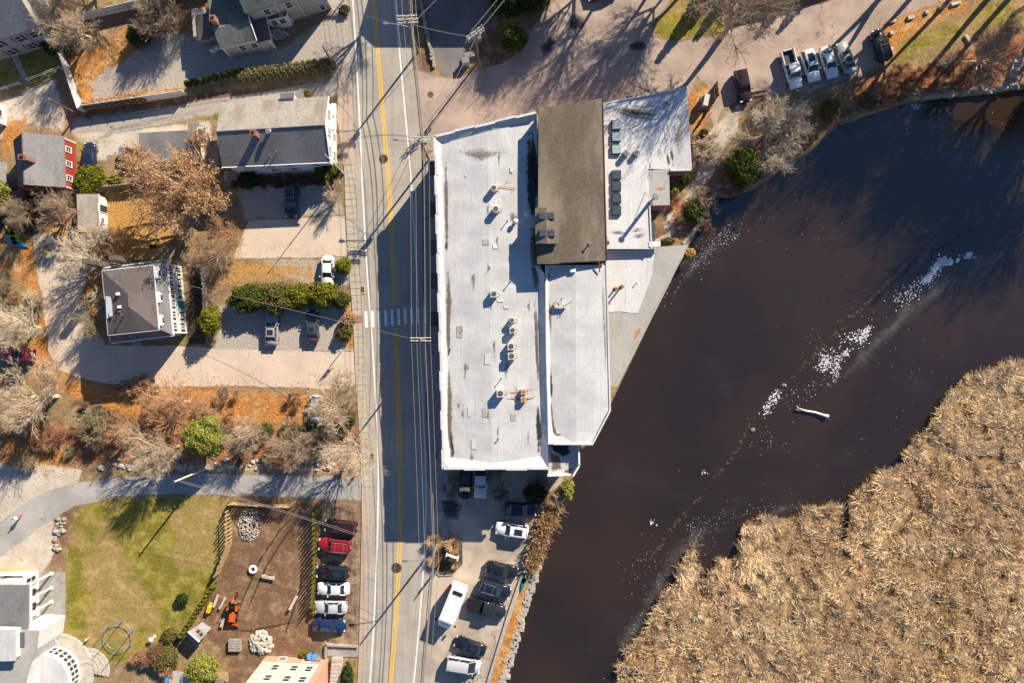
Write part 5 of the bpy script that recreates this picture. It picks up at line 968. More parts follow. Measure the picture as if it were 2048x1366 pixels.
for v in [
 (186,316,92,'hatch',NAVY,'navy hatchback parked beside the red house'), (586,404,-91,'suv',TEAL,'dark green-black sport utility car with roof bars in the shade of the white house',True),
 (658,544,-91,'sedan',WHITE,'white sedan parked beside the round clipped bush'), (547,659,89,'sedan',(0.30,0.29,0.32),'grey sedan with sunroof south of the long clipped hedge, nearer the mansard house',False,True), (628,653,91,'sedan',DKGREY,'dark grey sedan with sunroof south of the long clipped hedge, nearer the street',False,True),
 (43,709,180,'suv',RED,'bright red sport utility car at the end of the curved lane',True,True), (636,818,-92,'hatch',(0.55,0.60,0.68),'pale blue hatchback half hidden under a bare tree'),
 (684,1050,174,'suv',(0.03,0.012,0.014),'very dark maroon car, first in the roadside row by the bike path',False), (672,1088,174,'suv',(0.30,0.01,0.025),'crimson car with roof rack in the roadside row',True),
 (668,1141,177,'suv',(0.012,0.014,0.022),'black car with dark sunroof between the crimson car and the white sedan',False,True), (670,1174,179,'sedan',WHITE,'white sedan in the roadside row beside the dirt lot'), (665,1211,179,'sedan',(0.45,0.47,0.50),'silver sedan in the roadside row beside the dirt lot'), (661,1247,-3,'sedan',(0.012,0.03,0.10),'deep blue sedan closing the roadside row'),
 (931,966,-92,'suv',BLACK,'black sport utility car nosed out from under the south wall of the mill',False,True), (962,955,-91,'pickup',(0.50,0.52,0.54),'silver pickup backed up to the south wall of the mill'),
 (1041,1016,-3,'suv',(0.014,0.016,0.03),'black car with blue glass in the shaded river lot'), (1024,1057,172,'suv',WHITE,'white sport utility car with black sunroof in the shaded river lot',False,True),
 (1004,1136,-13,'sedan',(0.016,0.017,0.02),'black sedan beside the river wall, first south of the shade'), (990,1174,-17,'suv',(0.014,0.018,0.035),'dark blue car with silver roof bars beside the river wall',True), (974,1212,-15,'pickup',(0.022,0.026,0.036),'dark pickup with folding black bed cover by the river wall',False,True,True),
 (941,1288,160,'sedan',(0.012,0.015,0.028),'black sedan with sunroof south of the shuttle bus',False,True), (928,1325,-9,'van',(0.50,0.50,0.53),'silver van beside the black sedan south of the shuttle bus'),
 (1579,143,-75,'pickup',WHITE,'white pickup with open black bed at the river bank'), (1616,136,-73,'suv',WHITE,'white car with black sunroof between the pickup and the pearl sedan',False,True), (1653,129,-73,'sedan',(0.66,0.68,0.70),'pearl sedan between the white car and the grey-green sedan'), (1687,120,107,'sedan',(0.30,0.32,0.33),'grey sedan with sunroof parked tail to the river',False,True),
 (1756,95,105,'suv',(0.014,0.015,0.017),'black sport utility car beside the grass verge stones',True), (1482,176,-78,'suv',(0.03,0.022,0.02),'dark brown sport utility car parked alone near the low wing'), (1204,-12,195,'sedan',RED,'red car at the head of the side lot')]:
    vehicle(*v)
def bus():
    T = thing('shuttle_bus', 'white box-bodied shuttle bus parked slantwise in the river lot', 'bus', P(905,1206), math.radians(-112), 'parked vehicles')
    w = paint(WHITE); m = MB(); m.box(-3.4, 1.9, -1.13, 1.13, 0.55, 2.85); b = m.build('body', w, T); m = MB(); m.box(-3.3, 1.8, -1.03, 1.03, 2.85, 2.93, None, 0.06); m.build('roof', M['white_paint'], T)
    m = MB(); m.box(-2.9, -2.5, -0.7, 0.7, 2.93, 3.08); m.build('roof_hatch', M['black_plastic'], T)
    m = MB(); loft(m, [(1.85,1.02,1.35),(2.4,1.0,1.3),(3.0,0.95,1.2),(3.3,0.85,1.08),(3.4,0.6,0.9)], 0.4); m.build('bonnet', w, T, True); m = MB(); m.add([(1.92,-1.0,1.3),(2.5,-0.92,1.3),(2.5,0.92,1.3),(1.92,1.0,1.3),(1.92,-0.95,2.3),(2.05,-0.85,2.3),(2.05,0.85,2.3),(1.92,0.95,2.3)], [(0,1,5,4),(1,2,6,5),(2,3,7,6),(4,5,6,7)]); m.build('windscreen', M['glass'], T)
    m = MB(); m.box(1.9, 2.15, -0.98, 0.98, 2.3, 2.42); m.build('cab_roof', w, T)
    for s in (-1, 1):
        for k in range(4): m = MB(); m.box(-3.0+1.15*k, -2.05+1.15*k, min(s*1.131, s*1.15), max(s*1.131, s*1.15), 1.4, 2.2); m.build('side_window', M['glass'], b)
        m = MB(); m.tube([(2.2, s*1.0, 1.6), (2.4, s*1.45, 1.7)], 0.03, 5); m.cbox((2.4, s*1.5, 1.4), (0.12, 0.3, 0.5)); m.build('mirror', M['black_plastic'], T)
        m = MB(); m.cbox((3.25, s*0.7, 0.8), (0.15, 0.3, 0.2)); m.build('headlight', M['lamp_clear'], T); m = MB(); m.cbox((-3.42, s*0.95, 0.9), (0.05, 0.2, 0.4)); m.build('taillight', M['tail_red'], T)
        for x in (-2.2, 2.45):
            m = MB(); m.tube([(x, s*0.78, 0.42), (x, s*1.05, 0.42)], 0.42, 14); wh = m.build('wheel', M['rubber'], T); m = MB(); m.tube([(x, s*1.0, 0.42), (x, s*1.06, 0.42)], 0.25, 10); m.build('rim', M['galvanised'], wh)
bus()
def tractor():
    T = thing('compact_tractor', 'orange compact tractor with loader bucket and backhoe on the dirt lot', 'tractor', P(470,1218), math.radians(-95)); o = M['tractor_orange']
    m = MB(); m.box(0.1, 1.5, -0.36, 0.36, 0.75, 1.25, None, 0.08); m.build('bonnet', o, T); m = MB(); m.box(-0.9, 1.4, -0.3, 0.3, 0.45, 0.76); m.build('chassis', M['black_plastic'], T); m = MB(); m.cbox((-0.45,0,0.95), (0.5,0.5,0.12)); m.cbox((-0.7,0,1.05), (0.12,0.5,0.5)); m.build('seat', M['black_plastic'], T)
    for s in (-1, 1):
        for x, r, w in ((-0.55,0.58,0.36),(1.1,0.36,0.26)): m = MB(); m.tube([(x, s*(0.45), r), (x, s*(0.45+w), r)], r, 16); wh = m.build('wheel', M['rubber'], T); m = MB(); m.tube([(x, s*(0.44+w), r), (x, s*(0.46+w), r)], r*0.55, 12); m.build('rim', o, wh)
        m = MB(); m.box(-0.95, -0.15, s*0.62-0.18, s*0.62+0.18, 1.12, 1.2); m.build('fender', o, T); m = MB(); m.tube([(0.3, s*0.45, 1.0), (1.5, s*0.45, 1.0), (2.2, s*0.45, 0.45)], 0.07, 6); m.build('loader_arm', o, T)
    m = MB(); m.add([(2.2,-0.8,0.1),(2.75,-0.8,0.05),(2.75,0.8,0.05),(2.2,0.8,0.1),(2.15,-0.8,0.65),(2.15,0.8,0.65)], [(0,3,2,1),(0,1,4),(3,5,2),(0,4,5,3)]); m.build('bucket', o, T)
    m = MB(); m.tube([(-0.95,-0.5,0.6),(-0.95,-0.5,2.1),(-0.95,0.5,2.1),(-0.95,0.5,0.6)], 0.05, 6); m.build('roll_bar', M['black_plastic'], T); m = MB(); m.tube([(-1.1,0,0.7),(-1.6,0.1,1.7),(-2.2,0.1,1.3),(-2.4,0.15,0.5)], [0.14,0.12,0.1,0.08], 6); m.build('backhoe_boom', o, T); m = MB(); m.cbox((-2.35,0.15,0.15), (0.35,0.4,0.4)); m.build('backhoe_bucket', M['black_plastic'], T); m = MB(); m.tube([(0.05,0,1.0),(-0.15,0,1.35)], 0.03, 5); m.lathe([(0.2,0),(0.2,0.04)], 12, (-0.15,0,1.34)); m.build('steering_wheel', M['black_plastic'], T)
    T = thing('yellow_roller', 'small yellow stand-on machine beside the arborvitae hedge', 'machine', P(421,1216), math.radians(75)); T.scale = (0.78,)*3; y = M['yellow_paint']
    m = MB(); m.box(-0.7, 0.6, -0.4, 0.4, 0.35, 1.0, None, 0.08); m.build('body', y, T); m = MB(); m.tube([(-0.6,-0.3,1.0),(-0.8,-0.3,1.5),(-0.8,0.3,1.5),(-0.6,0.3,1.0)], 0.04, 5); m.build('handle', M['black_plastic'], T)
    for s in (-1, 1): m = MB(); m.box(-0.75, 0.75, s*0.45-0.12, s*0.45+0.12, 0.0, 0.42); m.build('track', M['rubber'], T)
    m = MB(); m.add([(0.6,-0.45,0.1),(1.05,-0.45,0.05),(1.05,0.45,0.05),(0.6,0.45,0.1),(0.58,-0.45,0.6),(0.58,0.45,0.6)], [(0,3,2,1),(0,1,4),(3,5,2),(0,4,5,3)]); m.build('bucket', y, T)
tractor()
def boats():
    def kayak(px, py, ang, L, mat, label, z=0.0):
        T = thing('kayak', label, 'kayak', P(px, py, z), math.radians(ang)); vs = []; fs = []; n = 8; S = 11
        for i in range(S):
            u = i/(S-1)*2-1; w = 0.36*max(0.04, (1-abs(u)**2.2)); h = 0.16+0.10*abs(u)**2
            for k in range(n): a = 2*math.pi*k/n; vs.append((u*L/2, w*math.cos(a), 0.17+(h if math.sin(a) > 0 else 0.17)*math.sin(a)*max(0.12,(1-abs(u)**3))))
        for i in range(S-1):
            for k in range(n): a, b = i*n+k, i*n+(k+1) % n; fs.append((a, b, b+n, a+n))
        fs += [tuple(range(n)), tuple(reversed(range(len(vs)-n, len(vs))))]
        m = MB(); m.add(vs, fs); m.build('hull', M[mat], T, True); m = MB(); m.lathe([(0.001,0.355),(0.27,0.355)], 14); m.v = [(x*1.5, y*0.85, z_) for x, y, z_ in m.v]; m.build('cockpit', M['black_plastic'], T); m = MB(); m.tube([(0.42*math.cos(a), 0.24*math.sin(a), 0.35) for a in np.linspace(0, 6.283, 17)], 0.03, 5); m.build('coaming', M['black_plastic'], T)
    kayak(33,486,-19,4.2,'kayak_blue','bright blue kayak lying in the leaves at the left yard'); kayak(29,478,-22,3.4,'kayak_yellow','yellow kayak lying next to the blue one'); kayak(28,466,-40,3.0,'kayak_yellow','yellow kayak half under the bare shrub, topmost of three'); kayak(1048,1160,75,3.6,'teal_paint','teal kayak lying along the river wall')
    T = thing('rowing_boat', 'aluminium rowing boat pulled up on the rocky bank', 'boat', P(2030,134), math.radians(78)); m = MB(); S = 9; vs = []; fs = []
    for i in range(S):
        u = i/(S-1); w = 0.72*(1-max(0, (u-0.35)/0.65)**2.2)+0.03; x = -1.9+3.9*u; r = 0.45+0.15*u*u; vs += [(x,-w,r),(x,-w*0.75,0.12+0.1*u),(x,0,0.05+0.25*max(0,u-0.8)),(x,w*0.75,0.12+0.1*u),(x,w,r),(x,w*0.92,r),(x,w*0.68,0.17+0.1*u),(x,0,0.12+0.25*max(0,u-0.8)),(x,-w*0.68,0.17+0.1*u),(x,-w*0.92,r)]
    for i in range(S-1):
        for k in range(10): a, b = i*10+k, i*10+(k+1) % 10; fs.append((a, b, b+10, a+10))
    fs += [tuple(range(10)), tuple(range(80, 90))]; m.add(vs, fs); m.build('hull', M['galvanised'], T, True)
    for x, w in ((-1.5,1.25),(-0.4,1.35),(0.7,1.15)): m = MB(); m.cbox((x,0,0.36), (0.3,w,0.05)); m.build('seat', M['trim_white'], T)
boats()
def person():
    T = thing('person', 'person in white jacket and red trousers walking on the path', 'person', P(43,1032), math.radians(215)); me = bpy.data.meshes.new('body')
    V = [(0,0,0.95),(0,0,1.15),(0.02,0,1.40),(0.03,0,1.50),(0.06,0,1.60),(0.07,0,1.70),(0.0,0.10,0.90),(0.16,0.11,0.50),(0.10,0.11,0.08),(0.24,0.12,0.03),(0.0,-0.10,0.90),(-0.10,-0.11,0.48),(-0.32,-0.11,0.12),(-0.24,-0.12,0.03),
         (0.0,0.19,1.38),(-0.12,0.25,1.12),(-0.02,0.24,0.88),(0.02,0.24,0.80),(0.0,-0.19,1.38),(0.10,-0.25,1.12),(0.30,-0.22,0.98),(0.37,-0.21,0.96)]
    E_ = [(0,1),(1,2),(2,3),(3,4),(4,5),(0,6),(6,7),(7,8),(8,9),(0,10),(10,11),(11,12),(12,13),(2,14),(14,15),(15,16),(16,17),(2,18),(18,19),(19,20),(20,21)]
    R_ = [.15,.15,.15,.06,.10,.085,.095,.07,.05,.045,.095,.07,.05,.045,.07,.055,.045,.04,.07,.055,.045,.04]
    me.from_pydata(V, E_, []); o = link('body', me, None, T); sk = o.modifiers.new('skin', 'SKIN'); o.modifiers.new('sub', 'SUBSURF').levels = 1; o.modifiers['sub'].render_levels = 1; sk.use_smooth_shade = True
    if not me.skin_vertices: me.attributes  # layer is created with the modifier
    lay = me.skin_vertices[0].data if len(me.skin_vertices) else None
    if lay:
        for i, r in enumerate(R_): lay[i].radius = (r, r)
        lay[0].use_root = True
    t = NT('walker_clothes'); p = t.pos(obj=True); sp = t.node('ShaderNodeSeparateXYZ'); t.l.new(p, sp.inputs[0]); z = sp.outputs[2]
    c = t.mix(t.math('GREATER_THAN', z, 0.12), (0.03,0.03,0.03), (0.55,0.04,0.04)); c = t.mix(t.math('GREATER_THAN', z, 0.93), c, (0.75,0.74,0.72)); c = t.mix(t.math('GREATER_THAN', z, 1.49), c, (0.55,0.36,0.26)); t.done(c, 0.8); me.materials.append(t.m)
    m = MB(); m.blob((0.055,0,1.71), (0.115,0.105,0.095), 3, 10, 6, 0.06); m.build('hair', M['inner_brown'], T, True)
person()
# ------------------------------------------------------------ plants
def seg_mesh(name, S, k):
    """many tapered k-sided sticks: S rows p0(3) p1(3) r0 r1"""
    S = np.array(S, np.float64); p0, p1, r0, r1 = S[:,0:3], S[:,3:6], S[:,6], S[:,7]; d = p1-p0; d /= np.linalg.norm(d, axis=1, keepdims=True)+1e-9
    ref = np.where(np.abs(d[:,2:3]) < 0.9, np.array([[0,0,1.0]]), np.array([[1.0,0,0]])); u = np.cross(d, ref); u /= np.linalg.norm(u, axis=1, keepdims=True); w = np.cross(d, u); n = len(S); V = np.zeros((n, 2*k, 3))
    for i in range(k):
        a = 2*math.pi*i/k; q = u*math.cos(a)+w*math.sin(a); V[:,i] = p0+q*r0[:,None]; V[:,k+i] = p1+q*r1[:,None]
    F = np.concatenate([(np.arange(n)*2*k)[:,None]+np.array([[i, (i+1) % k, k+(i+1) % k, k+i]]) for i in range(k)])
    return mesh_np(name, V.reshape(-1,3), F, 4)
def grow(rnd, out, p, d, L, r, lev, spec):
    """recursive branch; spec[lev] = (children, angle, length ratio, segments)"""
    n, ang, ratio, segs = spec[lev]; pts = [Vector(p)]; d = Vector(d).normalized(); lift = 0.10 if lev else 0.02
    for s in range(segs):
        w = 0.09 if lev < 3 else 0.14; d = (d+Vector((rnd.gauss(0,w), rnd.gauss(0,w), rnd.gauss(0,0.07)+lift))).normalized(); pts.append(pts[-1]+d*L/segs)
    for s in range(segs): out[min(lev, 3)].append((*pts[s], *pts[s+1], r*(1-0.62*s/segs), r*(1-0.62*(s+1)/segs)))
    if lev+1 >= len(spec): return
    for c in range(n):
        t = rnd.uniform(0.22, 1.0) if lev else rnd.uniform(LOW[0], 1.0); f = t*segs; i = min(int(f), segs-1); q = pts[i].lerp(pts[i+1], f-i); ax = d.cross(Vector((rnd.gauss(0,1), rnd.gauss(0,1), rnd.gauss(0,1)))).normalized()
        dd = (pts[i+1]-pts[i]).normalized()
        if lev == 0 and n > 7: az = c*2.39996+rnd.uniform(-0.3,0.3); el = math.radians(90-ang*(0.35+0.95*((c*0.618) % 1))); dd = Vector((math.cos(az)*math.cos(el), math.sin(az)*math.cos(el), math.sin(el)))
        else: dd.rotate(Matrix.Rotation(math.radians(ang)*rnd.uniform(0.6,1.35), 3, ax))
        if dd.z < -0.05: dd.z *= 0.3
        grow(rnd, out, q, dd, L*ratio*rnd.uniform(0.8,1.15)*(1.1-0.35*t), max(r*(1-0.6*t)*0.66, 0.0155), lev+1, spec)
LOW = [0.5]
TREES = {}
def tree_kind(key, H, spec, tr, seed, stems=1, spread=0.15):
    rnd = random.Random(seed); out = [[], [], [], []]
    for s in range(stems):
        a = rnd.uniform(0, 6.28); q = spread if stems == 1 else rnd.uniform(0.1, 1.0)*spread
        grow(rnd, out, (0.12*stems**0.5*math.cos(a)*(stems > 1), 0.12*stems**0.5*math.sin(a)*(stems > 1), -0.1), (q*math.cos(a), q*math.sin(a), 1), H, tr, 0, spec)
    TREES[key] = (seg_mesh(key+'_trunk', out[0]+out[1], 6), seg_mesh(key+'_crown', out[2]+out[3], 3))
for s in range(4): tree_kind('tree%d' % s, 6.0, [(9,46,1.1,4),(9,42,0.64,4),(8,42,0.58,3),(6,42,0.55,2),(0,0,0,2)], 0.33, 10+s)
for s in range(3): tree_kind('wide%d' % s, 3.0, [(13,66,1.75,3),(9,42,0.58,4),(7,42,0.55,3),(5,42,0.55,2),(0,0,0,2)], 0.30, 30+s)
tree_kind('bushy0', 2.0, [(18,78,2.3,3),(11,40,0.55,4),(9,40,0.52,3),(5,42,0.5,2),(0,0,0,2)], 0.24, 91)
LOW[0] = 0.72
for s in range(3): tree_kind('tall%d' % s, 13.0, [(11,52,0.62,5),(8,42,0.62,4),(7,42,0.58,3),(5,42,0.55,2),(0,0,0,2)], 0.42, 70+s)
LOW[0] = 0.5
for s in range(4): tree_kind('shrub%d' % s, 1.5, [(7,38,0.62,3),(6,42,0.6,2),(4,44,0.6,2),(0,0,0,2)], 0.04, 50+s, 13, 0.95)
def bare(key, px, py, scale, mat, label, group=None, rz=None, name=None, hz=1.0, cat='tree'):
    T = thing(name or ('bare_tree' if cat == 'tree' else 'bare_shrub'), label, cat, P(px, py, 0), random.uniform(0, 6.28) if rz is None else rz, group); T.scale = (scale, scale, scale*hz)
    for nm, me in zip(('trunk','crown'), TREES[key]):
        o = bpy.data.objects.new(nm, me); COL.objects.link(o); o.parent = T
        if not me.materials: me.materials.append(None)
        o.material_slots[0].link = 'OBJECT'; o.material_slots[0].material = M[{'bark_grey':'bark_pale','bark_tan':'bark_pale','bark_pale':'bark_white'}.get(mat, mat) if nm == 'trunk' and key[0] in 'wt' else mat]
    return T
def base_of(cx, cy, zc):
    """ground pixel below a crown centre seen at height zc"""
    k = 1-zc/CAMH; return 1024+(cx-1024)*k, 683+(cy-683)*k
def leaves(name, n, blobs, size, seed, mat, parent, org=(0,0,0), fill=0.62, flat=0.0):
    """leaf-sized quads spread through the outer shell of several ellipsoids"""
    r = np.random.default_rng(seed); vol = np.array([b[3]*b[4]+b[4]*b[5]+b[3]*b[5] for b in blobs]); pick = r.choice(len(blobs), n, p=vol/vol.sum()); B = np.array(blobs)[pick]
    d = r.normal(size=(n,3)); d /= np.linalg.norm(d, axis=1, keepdims=True); d[:,2] = np.where(d[:,2] < -0.35, -d[:,2], d[:,2]); rad = r.uniform(fill, 1.06, n)[:,None]
    lump = 1+0.16*np.sin(d[:,0:1]*5+seed)*np.sin(d[:,1:2]*6+seed*2)
    c = B[:,0:3]+d*B[:,3:6]*rad*lump-np.array(org); nr = d+r.normal(size=(n,3))*0.75; nr /= np.linalg.norm(nr, axis=1, keepdims=True)
    u = np.cross(nr, r.normal(size=(n,3))); u /= np.linalg.norm(u, axis=1, keepdims=True)+1e-9; w = np.cross(nr, u); s = (size*r.uniform(0.6,1.4,n))[:,None]
    V = np.stack([c-u*s, c-w*s*0.55, c+u*s, c+w*s*0.55], 1).reshape(-1,3); F = np.arange(4*n).reshape(-1,4); return link(name, mesh_np(name, V, F, 4), M[mat], parent)
def bush(px, py, blobs, mat, label, cat='bush', group=None, dens=150, size=0.13, core='inner_dark', name='evergreen_bush', rz=0.0, scale=1.0, bark='bark_grey'):
    T = thing(name, label, cat, P(px, py, 0), rz, group); T.scale = (scale,)*3; seed = int(px*7+py*13) % 9999
    area = sum(4*math.pi*((b[3]*b[4])**1.6+(b[4]*b[5])**1.6+(b[3]*b[5])**1.6)**(1/1.6)/3**(1/1.6) for b in blobs); leaves('foliage', int(area*dens*0.62), blobs, size, seed, mat, T)
    m = MB()
    for i, b in enumerate(blobs): m.blob(b[:3], (b[3]*0.80, b[4]*0.80, b[5]*0.80), seed+i, 10, 6, 0.10)  # lumpy cores added inside the leaves to block light
    m.build('light_block_core', M[core], T, True); m = MB(); m.tube([(0,0,-0.05),(0.02,0.02,max(0.3, blobs[0][2]))], [0.09,0.05], 6); m.build('stem', M[bark], T); return T
def ball(r, h): return [(0,0,h*0.5,r,r,h*0.55),(r*0.3,r*0.25,h*0.62,r*0.72,r*0.7,h*0.42),(-r*0.35,-r*0.2,h*0.5,r*0.7,r*0.75,h*0.48)]

def plants():
    # deciduous trees standing bare: crown centre in the photo, crown height, scale
    for key, cx, cy, zc, sc, mat, label in (
      ('wide0',130,38,6,1.0,'bark_pale','wide pale bare tree over the white panel fence'), ('wide1',318,8,5,0.85,'bark_grey','bare tree beside the gravel yard at the beige house'),
      ('wide2',115,412,4,0.72,'bark_grey','grey bare tree between the red house and the kayaks'), ('wide1',150,512,6,0.95,'bark_white','pale spreading bare tree over the curved lane'), ('wide0',185,640,4.5,0.72,'bark_olive','olive-brown bare tree west of the mansard house'), ('wide2',205,600,4,0.55,'bark_white','small white-barked tree touching the mansard house'),
      ('wide1',10,655,7,0.85,'bark_white','white-barked tree on the small green lawn'), ('wide0',58,800,6,1.15,'bark_pale','big pale spreading tree near the bright red car'), ('wide2',345,810,5,0.9,'bark_tan','tan spreading tree at the driveway edge'), ('wide1',490,878,5,0.62,'bark_pale','small pale tree in the red leaf litter'), ('wide0',668,815,6,1.0,'bark_pale','pale bare tree leaning over the pale blue hatchback'),
      ('tree1',690,898,6,0.72,'bark_white','pale bare tree at the corner of bike path and street'), ('bushy0',1550,254,4,1.2,'bark_white','large pale bushy tree overhanging the river bank'), ('tree1',400,505,6,0.62,'bark_grey','grey bare tree beside the mansard house yard'),
      ('tree0',1478,40,9,1.45,'bark_grey','tall grey bare tree on the grass island'), ('wide1',2005,95,6,1.05,'bark_grey','grey bare tree over the boulders by the rowing boat'), ('wide0',668,385,3,0.42,'bark_pale','small pale tree at the sidewalk near the white house'), ('wide0',205,470,4,0.6,'bark_tan','small tan tree at the foot of the long shed'), ('wide1',245,865,3,0.5,'bark_tan','low bare tree leaning over the stony verge'), ('tree2',20,420,5,0.5,'bark_grey','thin grey tree behind the kayaks'),
      ('tree2',600,890,5,0.68,'bark_grey','low grey tree in the brush north of the bike path'), ('wide0',420,820,3.0,0.45,'bark_tan','slim tan tree beside the lime-green tree'), ('tree3',315,905,6,0.72,'bark_pale','tall thin pale tree at the brush edge of the bike path')):
        bx, by = (1442,74) if key == 'tree0' else base_of(cx, cy, zc); bare(key, bx, by, sc, mat, label, hz=1.3 if 840 < cy < 940 and key[0] == 'w' else 1.0)
    # the big tan oak still holding its leaves
    for cx, cy, zc, sc, lab, nl in ((376,392,6.5,1.6,'broad tan oak still holding dry leaves over the garage',9000), (440,465,4,0.62,'smaller tan oak at the driveway holding dry leaves',2500)):
        bx, by = base_of(cx, cy, zc); T = bare('wide1', bx, by, sc, 'bark_tan', lab); me = TREES['wide1'][1]; co = np.zeros(len(me.vertices)*3, np.float32); me.vertices.foreach_get('co', co); co = co.reshape(-1,3); r = np.random.default_rng(int(cx)); tip = co[r.choice(len(co), nl)]; u = r.normal(size=(nl,3)); u /= np.linalg.norm(u, axis=1, keepdims=True); w = np.cross(u, r.normal(size=(nl,3))); w /= np.linalg.norm(w, axis=1, keepdims=True); s = 0.075*r.uniform(0.6,1.4,(nl,1)); tip = tip+r.normal(size=(nl,3))*0.12
        V = np.stack([tip-u*s, tip-w*s*0.6, tip+u*s, tip+w*s*0.6], 1).reshape(-1,3); link('dry_leaves', mesh_np('dry_leaves', V, np.arange(4*nl).reshape(-1,4), 4), M['leaf_tan'], T)
    # trees beyond the frame whose shadows cross the lot, the low roof and the river
    for i, (x, y, k, sc, hz) in enumerate(((845,-75,'tall0',0.72,1),(1180,-120,'tall1',0.8,1),(1290,-150,'tall2',0.9,1),(1330,-60,'tall0',0.7,1),(1420,-120,'tall1',0.85,1),(1230,-200,'tall2',1.0,1),(1130,-60,'tall2',0.7,1),(1255,-90,'tall0',0.8,1),(1480,-140,'tall1',0.95,1),(1778,-30,'tall0',1.0,1),(1800,-50,'tall2',1.0,1),(1925,-30,'tall1',1.0,1),(1985,-12,'tall2',1.05,1),(2030,25,'tall0',1.0,1),(2095,30,'tall1',1.1,1),(2180,-10,'tall2',1.15,1),(2125,110,'tall0',1.1,1),(2250,70,'tall1',1.15,1),(1870,-65,'tall2',1.05,1),(2065,-60,'tall0',1.1,1),(2300,150,'tall2',1.1,1),(2210,120,'tall1',1.1,1),(430,-60,'tree2',0.9,1),(500,-140,'tree1',1.0,1),(240,-60,'tree3',1.0,1),(150,-40,'tree0',0.8,1))):
        bare(k, x, y, sc, 'bark_grey', 'tall bare tree standing north of the lot, lawn and river', 'tall bare trees north of the lots')
    for x, y, h in ((1605,-48,6),(1650,-58,6),(1455,-62,9),(1500,-66,7),(2190,60,15),(2260,20,17)):
        T = thing('conifer', 'dark conifer standing north of the lot and river', 'tree', P(x, y, 0), 0, 'conifers north of the lots'); bl = [(0,0,h*(0.15+0.13*i),h*0.20*(1-0.12*i),h*0.20*(1-0.12*i),h*0.13) for i in range(7)]
        leaves('foliage', 2600, bl, 0.3, int(x), 'leaf_dark', T); m = MB(); m.tube([(0,0,0),(0,0,h*0.95)], [0.25,0.04], 6); m.build('trunk', M['pole_wood'], T); m = MB(); [m.blob(b[:3], (b[3]*0.7,b[4]*0.7,b[5]*0.7), i, 8, 5, 0.1) for i, b in enumerate(bl)]; m.build('light_block_core', M['inner_dark'], T, True)  # cores added within the conifer so light does not pass through
